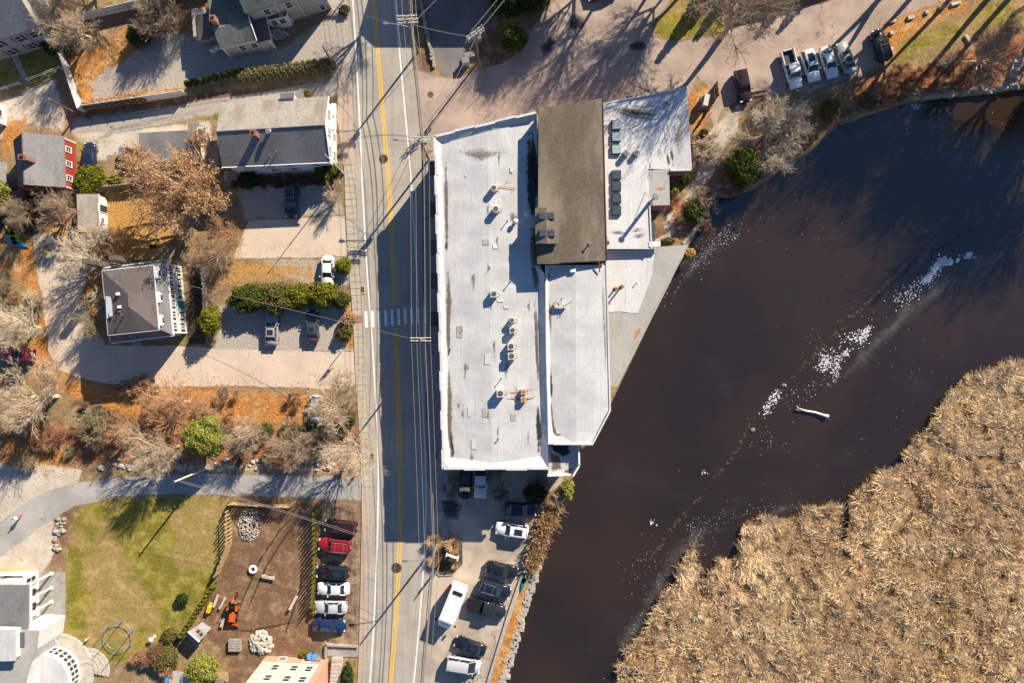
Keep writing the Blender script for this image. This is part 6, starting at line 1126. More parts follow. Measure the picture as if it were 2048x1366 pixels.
    # clipped and loose evergreens
    Bs = [(293,78,ball(1.75,3.0),'leaf_dark','round dark clipped bush in the gravel yard',None), (190,363,ball(2.2,2.2),'leaf_yellowgreen','bright yellow-green bush east of the red house',None), (238,364,[(0,0,0.8,1.3,0.75,0.8)],'leaf_yellowgreen','low clipped yellow-green bush next to the bright one',None),
      (20,400,[(0,0,2.2,1.8,1.7,2.2),(0.9,0.9,3.0,1.1,1.1,1.3)],'leaf_lime','pale lime evergreen west of the red house',None), (660,352,[(0,0,1.3,1.7,1.6,1.4),(1.0,0.4,1.6,1.0,1.1,1.1),(-0.8,0.4,1.3,1.1,1.0,1.1)],'leaf_green','evergreen bush at the street corner of the white house',None), (690,534,ball(1.15,1.9),'leaf_yellowgreen','small round clipped bush at the sidewalk beside the white sedan',None),
      (433,643,[(0,0,1.9,1.45,2.2,1.9),(0.2,0.6,2.4,1.1,1.2,1.4)],'leaf_yellowgreen','tall egg-shaped arborvitae between fence and grey sedan',None), (692,666,ball(1.15,1.6),'leaf_olive','small round bush at the driveway corner',None), (700,640,ball(1.1,1.5),'leaf_tan','rusty brown shrub at the sidewalk',None),
      (505,598,[(0,0,1.5,2.8,2.1,1.6),(0.9,-0.5,1.8,1.4,1.4,1.2),(-1.0,0.3,1.7,1.3,1.3,1.2)],'leaf_green','large bush at the west end of the long clipped hedge','h'), (560,598,[(0,0,1.5,2.6,2.3,1.6),(0.6,0.7,1.9,1.3,1.2,1.1),(-0.8,-0.6,1.8,1.2,1.3,1.1)],'leaf_olive','second bush from the west in the long clipped hedge','h'), (604,594,[(0,0,1.4,2.3,1.9,1.5),(0.5,-0.4,1.7,1.2,1.2,1.0)],'leaf_yellowgreen','middle bush of the long clipped hedge','h'), (652,590,[(0,0,1.5,2.5,1.8,1.6),(0.5,0.5,1.8,1.3,1.1,1.1)],'leaf_yellowgreen','fourth bush from the west in the long clipped hedge','h'), (688,601,[(0,0,1.2,1.3,1.3,1.3)],'leaf_green','street end bush of the long clipped hedge','h'),
      (436,864,[(0,0,4.6,2.6,2.3,2.9),(1.2,1.8,5.2,1.3,1.2,1.4),(-1.3,-0.8,4.6,1.5,1.5,1.8),(0.4,-1.9,3.6,1.6,1.3,1.5),(-0.8,1.2,3.6,1.2,1.1,1.3)],'leaf_lime','lime-green tree in the brush north of the bike path',None), (536,858,ball(1.0,1.3),'leaf_green','small green holly in the red leaf litter',None), (628,858,ball(1.3,1.8),'leaf_dark','dark evergreen under the pale bare tree',None), (692,842,ball(1.5,1.9),'leaf_dark','dark evergreen at the sidewalk corner of the brush',None), (238,838,ball(0.8,1.2),'leaf_green','small bright green shrub in tan brush',None), (572,853,ball(0.5,0.9),'leaf_green','tiny green shrub in the red leaf litter',None),
      (1028,92,[(0,0,2.2,1.9,1.9,2.2),(0.4,-0.5,2.6,1.3,1.3,1.5)],'leaf_green','round dark evergreen beside the side lot',None), (1012,25,[(0,0,2.4,2.2,1.9,2.2)],'leaf_dark','dark evergreen under the slanting wires',None), (1060,14,[(0,0,2.4,2.4,2.0,2.3),(1.2,0.6,2.6,1.5,1.4,1.6)],'leaf_dark','large dark evergreen at the head of the lot',None), (1085,-18,[(0,0,2.4,2.2,2.0,2.2)],'leaf_green','evergreen beyond the large dark one at the lot',None),
      (1474,342,[(0,0,2.4,2.3,2.9,2.4),(0.5,1.2,2.9,1.4,1.4,1.6),(-0.3,-1.4,2.2,1.6,1.4,1.5)],'leaf_green','big dark evergreen on the river bank',None), (1384,427,ball(1.45,2.0),'leaf_green','round green bush on the river wall',None), (1369,360,ball(0.75,1.1),'leaf_green','small green bush by the grey lean-to',None), (1346,386,ball(0.65,1.0),'leaf_yellowgreen','small yellow-green bush against the lean-to wall',None), (1334,484,[(0,0,0.5,1.15,0.55,0.55)],'leaf_olive','low olive bush at the corner of the river wing',None), (1376,508,ball(0.8,1.3),'leaf_gold','golden shrub at the tip of the river wing',None), (1655,222,ball(1.4,1.6),'leaf_olive','olive shrub beside the large bank tree',None), (1402,272,ball(0.7,1.6),'leaf_green','dark green shrub behind the pale one by the mill',None),
      (1070,982,ball(1.5,1.8),'leaf_dark','dark shrub in the mill shadow',None), (1132,978,[(0,0,1.3,0.9,1.6,1.4),(0.3,0.8,1.6,0.7,0.9,0.9)],'leaf_lime','bright lime shrub at the south-east corner of the mill',None), (335,1312,ball(2.0,1.5),'leaf_olive','loose olive bush south of the round frame',None), (345,1268,ball(1.2,1.0),'leaf_olive','low olive bush beside the tool shed',None), (418,1326,[(0,0,1.9,2.3,2.2,1.7),(0.6,0.8,2.3,1.3,1.2,1.0),(-1.0,-0.4,2.0,1.3,1.3,1.0)],'leaf_lime','feathery light green tree beside the tool shed',None), (368,1196,ball(0.9,1.0),'leaf_dark','dark shrub beside the sawn stump',None), (700,1350,[(0,0,0.8,0.7,2.4,0.9)],'leaf_dark','narrow dark shrub along the stone stair',None), (120,85,ball(2.0,1.8),'leaf_green','green shrubs at the corner of the slate house',None), (140,98,ball(1.4,1.4),'leaf_dark','dark shrub against the white panel fence',None), (610,1290+16,ball(0.6,0.7),'leaf_yellowgreen','yellow plant beside the cream house',None), (1120,995,ball(1.0,1.1),'leaf_olive','olive shrub on the bank below the mill corner',None), (500,362,ball(1.3,1.5),'leaf_dark','dark shrub in the shade of the white house',None), (690,18+5,ball(0.1+0.7,0.8),'leaf_olive','small tan shrub at the corner of the beige house',None)]
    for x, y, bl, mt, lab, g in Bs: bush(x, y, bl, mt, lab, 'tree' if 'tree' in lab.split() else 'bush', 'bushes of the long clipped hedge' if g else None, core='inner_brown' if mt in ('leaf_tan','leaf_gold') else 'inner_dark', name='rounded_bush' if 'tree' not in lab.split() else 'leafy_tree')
    # long box hedge at the street
    hb = []; 
    for k in range(15): t = k/14; p = P(lerp(492,662,t), lerp(155,133,t), 0)-P(578,144); hb.append((p.x,p.y,0.75,0.95,1.05,0.95))
    bush(578,146,hb,'leaf_boxhedge','long clipped hedge beside the gravel yard','hedge',dens=170,size=0.11,name='box_hedge')
    hb = []
    for k in range(10): t = k/9; p = P(lerp(180,290,t), lerp(216,201,t), 0)-P(235,208); hb.append((p.x,p.y,0.8,0.7,0.6,0.9))
    bush(235,208,hb,'leaf_tan','tan vine mound against the white fence','hedge',dens=130,size=0.10,core='inner_brown',name='vine_mound')
    def arbor(x, y, r, h, lab, g, mat='leaf_yellowgreen', sz=0.09):
        bush(x, y, [(0,0,h*0.42,r,r,h*0.45),(0.03,0,h*0.72,r*0.6,r*0.6,h*0.3)], mat, lab, 'shrub', g, dens=190, size=sz, name='arborvitae')
    for k in range(9): arbor(382+13*k, 173-3.1*k, 0.5, 1.9, 'slim arborvitae in the row beside the gravel yard', 'arborvitae beside the gravel yard', 'leaf_green')
    for k in range(23): t = k/22; arbor(lerp(633,628,t)+4*math.sin(t*3), lerp(1012,1222,t), 0.19 if k < 21 else 0.5, 2.5 if k < 21 else 1.2, 'slim arborvitae in the row between dirt lot and parked cars', 'arborvitae row between dirt lot and cars', sz=0.06)
    for k in range(13): t = k/12; arbor(lerp(434,372,t), lerp(1166,1262,t), 0.42, 2.2, 'arborvitae in the slanting hedge behind the yellow machine', 'slanting arborvitae hedge')
    arbor(463,1010,0.5,1.2,'small green shrub at the corner of the plank screens',None); arbor(618,193,0.45,2.0,'yellow-green conical shrub north of the white house',None)
    # brush: bare shrubs
    r = random.Random(4); reg = [(0,560,70,690,3),(150,765,300,920,10),(300,780,470,930,9),(440,840,640,935,12),(560,800,715,940,9),(0,850,150,930,9),(40,380,140,470,5),(880,950,910,985,2),(975,945,1010,985,2),(1060,950,1110,1000,4),(1460,330,1560,385,5),(1560,270,1640,320,4),(1640,180,1760,235,16),(1750,140,1860,205,14),(1850,110,1960,180,12),(1950,60,2048,165,9),(1330,400,1420,470,6),(60,500,200,620,4),(270,1290,350,1340,5),(240,20,380,60,4),(1380,280,1440,340,3)]
    cols = ['bark_tan','bark_red','bark_grey','bark_olive','bark_pale','bark_red']
    n = 0
    for x0, y0, x1, y1, c in reg:
        ne = x0 > 1400 and y1 < 330
        for k in range(c):
            x, y = r.uniform(x0, x1), r.uniform(y0, y1)
            if ne and sd(LAND, np.array([(x-1024)*CAMH/FPX]), np.array([-(y-683)*CAMH/FPX]))[0] < 0.6: continue
            mat = r.choice(['bark_red','bark_red','bark_tan','bark_grey'] if ne else cols); lab = {'bark_red':'reddish','bark_tan':'tan','bark_grey':'grey','bark_olive':'olive-brown','bark_pale':'pale'}[mat]
            place = ('bare shrub on the north river bank' if x > 1330 else 'bare shrub by the south wall of the mill' if x > 800 else 'bare shrub in the brush between driveway and bike path' if 700 < y < 960 else 'bare shrub in the western yards' if y < 700 else 'bare shrub south of the round frame')
            bare('shrub%d' % r.randrange(4), x, y, r.uniform(0.55,1.0)*(0.75 if ne else 0.95), mat, lab+' '+place, lab+' '+place.replace('shrub','shrubs'), name='bare_shrub', cat='shrub')
    # the pale shrubs that show singly
    for x, y, s, mt, lab in ((1412,305,1.35,'bark_white','pale bushy shrub against the north wing of the mill'), (1405,405,1.1,'bark_grey','grey shrub between path and river wall'), (200,845,1.6,'bark_olive','olive-tan bushy shrub in the brush'), (1112,992,1.0,'bark_pale','pale dry shrub leaning over the river')): bare('shrub1', x, y, s, mt, lab, name='bushy_shrub', cat='shrub')
    # ornamental grasses and the reed band beside the lot
    def tuft(name, px, py, n, rad, h, mat, label, cat='grass', kind=None, group=None, sx=1.0, sy=1.0, rz=0.0):
        rr = np.random.default_rng(int(px+py)); a = rr.uniform(0,6.28,n); q = rr.uniform(0,1,n)**0.6*rad*0.45; b = np.stack([np.cos(a)*q*sx, np.sin(a)*q*sy, np.zeros(n)], 1); le = h*rr.uniform(0.6,1.1,n); la = a+rr.normal(0,0.5,n); ln = rr.uniform(0.3,0.9,n)*le*0.8
        t1 = b+np.stack([np.cos(la)*ln*0.4, np.sin(la)*ln*0.4, le*0.65], 1); t2 = b+np.stack([np.cos(la)*ln, np.sin(la)*ln, le*0.85], 1); S = np.concatenate([np.concatenate([b, t1, np.full((n,1),0.025), np.full((n,1),0.02)], 1), np.concatenate([t1, t2, np.full((n,1),0.03), np.full((n,1),0.015)], 1)])
        o = link(name, seg_mesh(name, S, 3), M[mat]); o.location = P(px, py, 0); o.rotation_euler = (0,0,rz); props(o, label, cat, group, kind)
    tuft('ornamental_grass', 870,1080,420,1.3,1.5,'ornamental','tall golden ornamental grass at the street side of the sign island'); tuft('ornamental_grass', 907,1088,360,1.2,1.4,'ornamental','golden ornamental grass behind the white sign'); tuft('ornamental_grass', 868,1118,380,1.1,1.1,'leaf_tan','rusty grass clump at the foot of the street lamp pole'); tuft('ornamental_grass', 910,1128,260,1.0,0.7,'ornamental','low straw-coloured grass at the tip of the sign island')
    T = thing('reed_band', 'dense tan reeds along the bank of the river lot', 'reeds', P(1080,1075)); V = []; rr = np.random.default_rng(5); n = 4200; t = rr.uniform(0,1,n); cx = np.interp(t, [0,0.3,0.6,1], [1108,1092,1078,1064]); cy = np.interp(t, [0,0.3,0.6,1], [1015,1050,1085,1130]); x = cx-2+rr.normal(0,5.5,n); y = cy+rr.normal(0,7,n); b = np.stack([(x-1024)*CAMH/FPX, -(y-683)*CAMH/FPX, np.full(n,-0.3)], 1)-np.array(T.location); le = rr.uniform(1.0,1.9,n); d = np.stack([rr.normal(0,0.3,n), rr.normal(0,0.3,n), np.ones(n)], 1); S = np.concatenate([b, b+d*le[:,None], np.full((n,1),0.03), np.full((n,1),0.035)], 1); link('stems', seg_mesh('stems', S, 3), M['ornamental'], T)
plants()
def marsh_reeds():
    r = np.random.default_rng(11); n = 640000; X = r.uniform(-5,86,n); Y = r.uniform(-57,2,n); d = sd(MARSH, X, Y); cr = sd(CREEK, X, Y); ed = (vnoise(X,Y,0.9,3)-0.5)*0.9
    dens = vnoise(X,Y,0.55,21)*0.55+vnoise(X,Y,0.16,22)*0.55; hole = vnoise(X,Y,0.75,23)
    clg = vnoise(X,Y,1.25,27)*0.6+vnoise(X,Y,0.5,37)*0.4; keep = (d+ed > 0.0) & (r.random(n) < 0.25+1.6*clg) & (cr < 0.0) & (r.random(n) < 0.42+0.75*dens) & (hole > 0.12+0.12*vnoise(X,Y,0.12,33)); X, Y, d = X[keep], Y[keep], d[keep]; n = len(X)
    ang = 6.28*vnoise(X,Y,0.06,24)*0.5+2.2*(vnoise(X,Y,0.8,25)-0.5)+r.normal(0,0.9,n)-0.9; cl = vnoise(X,Y,1.25,27)*0.6+vnoise(X,Y,0.5,37)*0.4; H = (0.10+0.45*vnoise(X,Y,0.22,26)+2.0*np.clip(cl-0.22,0,1)**1.3)*r.uniform(0.55,1.2,n); H = np.where(d < 1.5, H*1.25, H); ln = H*r.uniform(0.4,1.25,n)
    b = np.stack([X, Y, np.full(n,-0.80)], 1); mid = b+np.stack([np.cos(ang)*ln*0.35, np.sin(ang)*ln*0.35, H*0.75], 1); tip = b+np.stack([np.cos(ang)*ln, np.sin(ang)*ln, H*r.uniform(0.75,1.05,n)], 1)
    w = r.uniform(0.018,0.042,n)[:,None]; ph = ang+1.57+r.normal(0,0.6,n); s = np.stack([np.cos(ph), np.sin(ph), np.zeros(n)], 1)*w
    V = np.stack([b-s, b+s, mid+s, mid-s, tip+s*0.3, tip-s*0.3], 1).reshape(-1,3); k = np.arange(n)[:,None]*6; F = np.concatenate([k+np.array([[0,1,2,3]]), k+np.array([[3,2,4,5]])])
    me = mesh_np('marsh_reeds', V, F, 4); tint = np.repeat(np.clip(r.normal(0.68,0.27,n)+(vnoise(X,Y,0.3,29)-0.5)*0.8+(vnoise(X,Y,1.1,39)-0.5)*0.6,0,1), 6); at = me.attributes.new('tint', 'FLOAT', 'POINT'); at.data.foreach_set('value', tint.astype(np.float32))
    props(link('marsh_reeds', me, M['reed']), 'dense golden brown marsh reeds across the river', 'reeds', kind='stuff')
marsh_reeds()
def litter():
    r = np.random.default_rng(12)
    def scatter(name, zone, n, mat, size, label, box=(-78,75,-52,52)):
        X = r.uniform(box[0],box[1],n*9); Y = r.uniform(box[2],box[3],n*9); w = np.zeros(X.shape)
        for poly, soft, st in ZONES[zone]: w = np.maximum(w, np.clip(sd(poly,X,Y)/(soft*1.6)*0.5+0.5,0,1)*st)
        k = r.random(len(X)) < w*(0.35+0.9*vnoise(X,Y,0.8,31)); k &= sd(LAND,X,Y) > 0.4; X, Y = X[k][:n], Y[k][:n]; m = len(X); c = np.stack([X,Y,r.uniform(0.02,0.07,m)],1); a = r.uniform(0,6.28,m); u = np.stack([np.cos(a),np.sin(a),r.normal(0,0.35,m)],1); v = np.stack([-np.sin(a),np.cos(a),r.normal(0,0.35,m)],1); s = size*r.uniform(0.6,1.5,m)[:,None]
        V = np.stack([c-u*s,c-v*s*0.6,c+u*s,c+v*s*0.6],1).reshape(-1,3); V[:,2] = np.maximum(V[:,2],0.016); props(link(name, mesh_np(name,V,np.arange(4*m).reshape(-1,4),4), M[mat]), label, 'leaves', kind='stuff')
    scatter('fallen_leaves','orange',24000,'leaf_orange',0.075,'orange fallen leaves strewn over yards and verges'); scatter('fallen_leaves','gold',20000,'leaf_gold',0.075,'golden fallen leaves carpeting the side yard'); scatter('fallen_leaves','red',20000,'leaf_red',0.08,'reddish fallen leaves under the brush')
    n = 1500; X = np.concatenate([r.uniform(-66,-22,n), r.uniform(-78,-25,700)]); Y = np.concatenate([r.uniform(-47,-22,n), r.uniform(-8,35,700)]); m = len(X); c = np.stack([X,Y,r.uniform(0.02,0.05,m)],1); a = r.uniform(0,6.28,m); s_ = r.uniform(0.05,0.11,m)[:,None]; u = np.stack([np.cos(a),np.sin(a),r.normal(0,0.3,m)],1); v = np.stack([-np.sin(a),np.cos(a),r.normal(0,0.3,m)],1); V = np.stack([c-u*s_,c-v*s_*0.6,c+u*s_,c+v*s_*0.6],1).reshape(-1,3); V[:,2] = np.maximum(V[:,2],0.016); props(link('stray_leaves', mesh_np('stray_leaves',V,np.arange(4*m).reshape(-1,4),4), M['leaf_tan']), 'stray tan leaves blown over lawn and dirt lot', 'leaves', kind='stuff')
    X = r.uniform(-78,75,60000); Y = r.uniform(-52,52,60000); w = np.zeros(X.shape)
    for poly, soft, st in ZONES['grass']: w = np.maximum(w, np.clip(sd(poly,X,Y)/soft*0.5+0.5,0,1)*st)
    k = (r.random(len(X)) < w) & (vnoise(X,Y,0.5,41) > 0.3) & (sd(LAND,X,Y) > 0.5); X, Y = X[k], Y[k]; n = len(X); b = np.stack([X,Y,np.zeros(n)],1); a = r.uniform(0,6.28,n); t = b+np.stack([np.cos(a)*0.12,np.sin(a)*0.12,r.uniform(0.05,0.14,n)],1); s = np.stack([-np.sin(a),np.cos(a),np.zeros(n)],1)*r.uniform(0.03,0.09,n)[:,None]
    V = np.stack([b-s,b+s,t],1).reshape(-1,3); props(link('lawn_grass', mesh_np('lawn_grass',V,np.arange(3*n).reshape(-1,3),3), M['grass_tuft']), 'short patchy lawn grass', 'grass', kind='stuff')
litter()
# ------------------------------------------------------------ street furniture, fences, stones, wires
def tp(T, name, mat, fn, parent=None, smooth=False):
    m = MB(); fn(m); return m.build(name, M[mat], parent or T, smooth)
def box_fence(name, label, pts, h, mat, step, post='trim_white', solid=True, cat='fence'):
    """panel fence along pixel points: each panel and post its own piece"""
    T = thing(name, label, cat, P(*pts[0])); o = T.location
    for a, b in zip(pts, pts[1:]):
        A, B = P(*a), P(*b); L = (B-A).length; n = max(1, round(L/step)); ang = math.atan2((B-A).y, (B-A).x)
        for k in range(n):
            p, q = A.lerp(B, k/n), A.lerp(B, (k+1)/n); c = (p+q)/2
            if solid: m = MB(o); m.cbox((c.x,c.y,0.06), ((q-p).length-0.12, 0.05, h-0.08), ang); m.build('panel', M[mat], T)
            else:
                for z in (h*0.5, h*0.9): m = MB(o); m.cbox((c.x,c.y,z), ((q-p).length-0.1, 0.05, 0.1), ang); m.build('rail', M[mat], T)
            m = MB(o); m.cbox((p.x,p.y,0), (0.13,0.13,h+0.08), ang); m.build('post', M[post], T)
        m = MB(o); m.cbox((B.x,B.y,0), (0.13,0.13,h+0.08), ang); m.build('post', M[post], T)
def fences():
    box_fence('panel_fence', 'tall white panel fence along the gravel yard', [(133,117),(170,225),(178,219),(375,190)], 1.9, 'trim_white', 2.3)
    box_fence('panel_fence', 'white panel fence running to the top edge behind the bare tree', [(140,46),(260,18),(335,0),(430,-20)], 1.8, 'trim_white', 2.3)
    box_fence('rail_fence', 'low white rail fence west of the stone path', [(-40,196),(45,169)], 0.9, 'trim_white', 2.4, solid=False); box_fence('rail_fence', 'low white rail fence between stone path and panel fence', [(60,163),(125,138)], 0.9, 'trim_white', 2.4, solid=False)
    box_fence('board_fence', 'weathered board fence behind the yellow-green bush', [(206,384),(208,378),(280,371)], 1.5, 'grey_wood', 0.45, 'grey_wood'); box_fence('board_fence', 'weathered board fence beside the tall arborvitae', [(410,535),(414,575),(417,640)], 1.6, 'grey_wood', 0.4, 'grey_wood')
    box_fence('yard_fence', 'dark fence panel beside the utility cabinets at the mill', [(1428,172),(1431,198),(1394,256)], 1.7, 'rusty_steel', 1.2, 'bronze_frame')
    # screens of upright live-edge planks
    for lab, pts, n, h in (('screen of pale upright slabs at the top of the dirt lot', [(468,1004),(584,1010)], 22, 1.9), ('screen of spaced upright planks between lawn and dirt lot', [(462,1018),(464,1085),(452,1118),(440,1145)], 27, 2.3)):
        T = thing('plank_screen', lab, 'fence', P(*pts[0])); L = []; tot = len(pts)-1
        for k in range(n):
            t = k/(n-1)*tot; i = min(int(t), tot-1); c = P(lerp(pts[i][0],pts[i+1][0],t-i), lerp(pts[i][1],pts[i+1][1],t-i)); A, B = P(*pts[i]), P(*pts[i+1]); ang = math.atan2((B-A).y, (B-A).x); m = MB(T.location); m.cbox((c.x,c.y,0), (random.uniform(0.20,0.28),0.09,h*random.uniform(0.88,1.08)), ang+random.uniform(-0.15,0.15), 0.01); m.build('plank', M['fresh_wood'], T)
        for z in (0.5, h*0.75):
            m = MB(T.location); m.tube([P(*p)+Vector((0,0,z)) for p in pts], 0.05, 5); m.build('rail', M['pole_wood'], T)
    # white poles
    T = thing('flagpole', 'white flagpole at the street corner of the white house', 'pole', P(688,347)); tp(T, 'shaft', 'trim_white', lambda m: m.tube([(0,0,0),(0,0,10)], [0.09,0.05], 8)); tp(T, 'ball', 'galvanised', lambda m: m.blob((0,0,10.1), 0.12, 1, 8, 5, 0)); tp(T, 'base_plate', 'grey_concrete', lambda m: m.cbox((0,0,0), (0.5,0.5,0.12)))
    for x, y, h, lab in ((668,130,6.3,'bare wooden post at the street end of the clipped hedge'), (156,229,6.3,'bare wooden post leaning at the corner of the white fence')): T = thing('wooden_post', lab, 'pole', P(x,y)); tp(T, 'shaft', 'rusty_steel', lambda m: m.tube([(0,0,0),(0.05,0.03,h)], [0.16,0.11], 8)); tp(T, 'cap', 'galvanised', lambda m: m.cbox((0.05,0.03,h), (0.26,0.26,0.06)))
    T = thing('hanging_sign', 'post with hanging board at the driveway corner', 'sign', P(684,702), math.radians(20)); tp(T, 'post', 'trim_white', lambda m: m.tube([(0,0,0),(0,0,3.2)], 0.07, 6)); tp(T, 'arm', 'trim_white', lambda m: m.tube([(0,0,3.1),(0.8,0,3.1)], 0.05, 5)); tp(T, 'board', 'door_dark', lambda m: m.cbox((0.42,0,1.9), (0.75,0.06,1.0)))
fences()
def utilities():
    def pole(px, py, h, label, arms=(0,), lamp=None, rz=0.0, transformer=False, name='utility_pole'):
        T = thing(name, label, 'utility pole', P(px,py)); tp(T, 'shaft', 'pole_wood', lambda m: m.tube([(0,0,0),(0,0,h)], [0.17,0.12], 10))
        for k, dz in enumerate(arms):
            R = Matrix.Rotation(rz, 4, 'Z'); z = h-0.35-dz
            a = tp(T, 'crossarm', 'arm_wood', lambda m: (m.box(-1.35,1.35,0.13,0.26,z,z+0.14,R), m.box(-1.35,1.35,-0.26,-0.13,z,z+0.14,R)))
            for x in (-1.25,-0.55,0.55,1.25): tp(T, 'insulator', 'insulator', lambda m: [m.lathe([(0.05,0),(0.08,0.06),(0.05,0.1),(0.08,0.16),(0.04,0.24)], 8, R @ Vector((x,s*0.2,z+0.14))) for s in (-1,1)], a)
            tp(T, 'brace', 'galvanised', lambda m: [m.tube([R @ Vector((s*0.7,0.14,z)), R @ Vector((0,0.14,z-0.6))], 0.03, 4) for s in (-1,1)], a)
        if transformer: tp(T, 'transformer', 'galvanised', lambda m: m.lathe([(0.28,0),(0.3,0.1),(0.3,0.85),(0.24,0.95)], 14, (0.45,0.1,h-2.6)))
        if lamp:
            dx, dy, z = lamp; n = Vector((dx,dy,0)).normalized(); ar = tp(T, 'lamp_arm', 'galvanised', lambda m: m.tube([(0,0,z),(dx*0.5,dy*0.5,z+0.35),(dx,dy,z+0.4)], 0.05, 6)); tp(T, 'lamp_head', 'galvanised', lambda m: m.cbox((dx+n.x*0.25,dy+n.y*0.25,z+0.33), (0.75,0.3,0.16), math.atan2(dy,dx), 0.04), ar); tp(T, 'lamp_lens', 'lamp_clear', lambda m: m.cbox((dx+n.x*0.3,dy+n.y*0.3,z+0.28), (0.4,0.2,0.05), math.atan2(dy,dx)), ar)
        return T
    pole(836,104,11,'utility pole with street lamp at the mouth of the dark driveway',(0,1.1),(-2.9,0.3,8.0),0.05,True); pole(858,320,10.8,'utility pole with doubled crossarms at the north-west mill corner',(0,0.9),(-3.2,0.4,8.2),0.02,True); pole(861,679,11,'utility pole beside the crosswalk',(0,),None,0.0); pole(876,1084,10.6,'utility pole with street lamp on the sign island',(),(-3.3,-0.1,8.0),0.0); pole(957,123,9.6,'utility pole with transformers beside the utility cabinets',(0,0.8),None,0.65,True)
    q = pole(411,938,9.0,'pale slim utility pole at the brush edge of the bike path',(),None); q.children[0].data.materials[0] = M['bark_white']; tp(q, 'bracket', 'galvanised', lambda m: m.tube([(-0.5,0,8.6),(0.5,0,8.6)], 0.05, 5))
    pole(820,-175,11,'utility pole north of the dark driveway',(0,)); pole(838,1520,11,'utility pole south along the street',(0,))
    W = [P(820,-175),P(836,104),P(858,320),P(861,679),P(876,1084),P(838,1520)]
    def wire(a, b, r=0.022, sag=0.5, mat='wire', label='overhead wire strung between street poles', group='overhead wires along the street'):
        a, b = Vector(a), Vector(b); m = MB(); pts = [a.lerp(b, t)-Vector((0,0,sag*4*t*(1-t))) for t in np.linspace(0,1,13)]; m.tube(pts, r, 4); props(m.build('overhead_wire', M[mat]), label, 'wire', group)
    spans = ('between the driveway lamp pole and the pole north of it','between the driveway lamp pole and the mill corner pole','between the mill corner pole and the crosswalk pole','between the crosswalk pole and the sign island pole','south of the sign island pole')
    for (a, b), sn in zip(zip(W, W[1:]), spans):
        for x, z in ((-1.25,10.75),(-0.55,10.75),(0.55,10.75),(1.25,10.75)): wire(a+Vector((x,0,z-0.1)), b+Vector((x,0,z-0.1)), 0.024, 0.45, label='thin upper street wire '+sn, group='upper street wires '+sn)
        for x, z, r in ((0.15,7.6,0.05),(-0.15,6.8,0.06),(0.22,6.3,0.05),(0.3,8.6,0.035)): wire(a+Vector((x,0,z)), b+Vector((x,0,z)), r, 0.4, 'wire_dark' if r > 0.055 else 'wire', label='lower street cable '+sn, group='lower street cables '+sn)
    T = P(957,123)
    sp = 'pair of slanting wires to the pole by the utility cabinets'
    for o in (-0.5, 0.5): wire(P(858,320)+Vector((o,0,10)), T+Vector((o,0.3,9.2)), 0.03, 0.6, label='wire slanting from the mill corner pole to the cabinet pole', group='slanting wires to the cabinet pole'); wire(T+Vector((o,0.3,9.2)), P(1180,-160)+Vector((o,0.3,9.2)), 0.035, 0.6, label='wire running from the cabinet pole over the dark evergreens', group='wires over the dark evergreens')
    wire(P(836,104)+Vector((0,0,9)), T+Vector((0,0,8)), 0.035, 0.5, label='bundled wire between lamp pole and cabinet pole'); wire(P(861,679)+Vector((-1,0,10.3)), P(340,560)+Vector((0,0,5.0)), 0.02, 1.0, label='service wire crossing the street above the long clipped hedge'); wire(P(876,1084)+Vector((0,0,8.5)), P(411,938)+Vector((0,0,8.6)), 0.018, 0.8, label='service wire crossing above the plank screens'); wire(P(876,1084)+Vector((0,0,7.8)), P(411,938)+Vector((0,0,8.0)), 0.016, 0.8, label='lower service wire from the sign island pole'); wire(P(836,104)+Vector((0,0,8.2)), P(1040,-120)+Vector((0,0,7)), 0.03, 0.5, label='service wire across the dark driveway'); wire(P(836,104)+Vector((0,0,8)), P(640,30)+Vector((0,0,5)), 0.02, 0.6, label='service wire from the lamp pole to the beige house'); wire(P(858,320)+Vector((0,0,8)), P(655,300)+Vector((0,0,5)), 0.02, 0.6, label='service wire from the mill corner pole to the white house')
    # drains, cabinets, bins, tanks
    for x, y, lab in ((725,579,'square storm drain grate in the kerb north of the crosswalk'), (744,913,'square storm drain grate in the kerb near the brush corner'), (872,912,'square storm drain grate in the shaded sidewalk by the mill')):
        D = thing('storm_drain', lab, 'drain', P(x,y,0.125)); tp(D, 'surround', 'concrete', lambda m: m.cbox((0,0,-0.1), (0.75,1.2,0.105))); g = tp(D, 'grate', 'iron', lambda m: m.cbox((0,0,0.006), (0.5,0.8,0.02)))
        for k in range(5): tp(D, 'grate_bar', 'rusty_steel', lambda m: m.cbox((0,-0.32+0.16*k,0.027), (0.46,0.05,0.012)), g)
    C = thing('utility_cabinet', 'pale green electrical cabinet on a pad by the utility pole', 'cabinet', P(932,127), 0.1); tp(C, 'housing', 'unit_beige', lambda m: m.cbox((0,0,0.1), (1.0,0.8,1.1))); tp(C, 'lid', 'galvanised', lambda m: m.cbox((0,0.03,1.2), (1.08,0.88,0.08))); tp(C, 'pad', 'grey_concrete', lambda m: m.cbox((0,0,0), (1.4,1.2,0.1)))
    C = thing('utility_cabinet', 'low grey cabinet beside the pale green one', 'cabinet', P(940,113), 0.15); tp(C, 'housing', 'galvanised', lambda m: m.cbox((0,0,0.08), (1.5,0.7,0.7))); tp(C, 'pad', 'grey_concrete', lambda m: m.cbox((0,0,0), (1.7,0.9,0.08)))
    C = thing('utility_cabinet', 'tall pale green transformer cabinet fenced beside the mill', 'cabinet', P(1407,207), -0.2); tp(C, 'housing', 'unit_beige', lambda m: m.cbox((0,0,0.1), (0.7,1.7,1.5))); tp(C, 'door_panel', 'flashing', lambda m: m.cbox((-0.45,0.3,0.1), (0.22,0.8,1.2))); tp(C, 'pad', 'grey_concrete', lambda m: m.cbox((0,0,0), (1.3,2.1,0.1)))
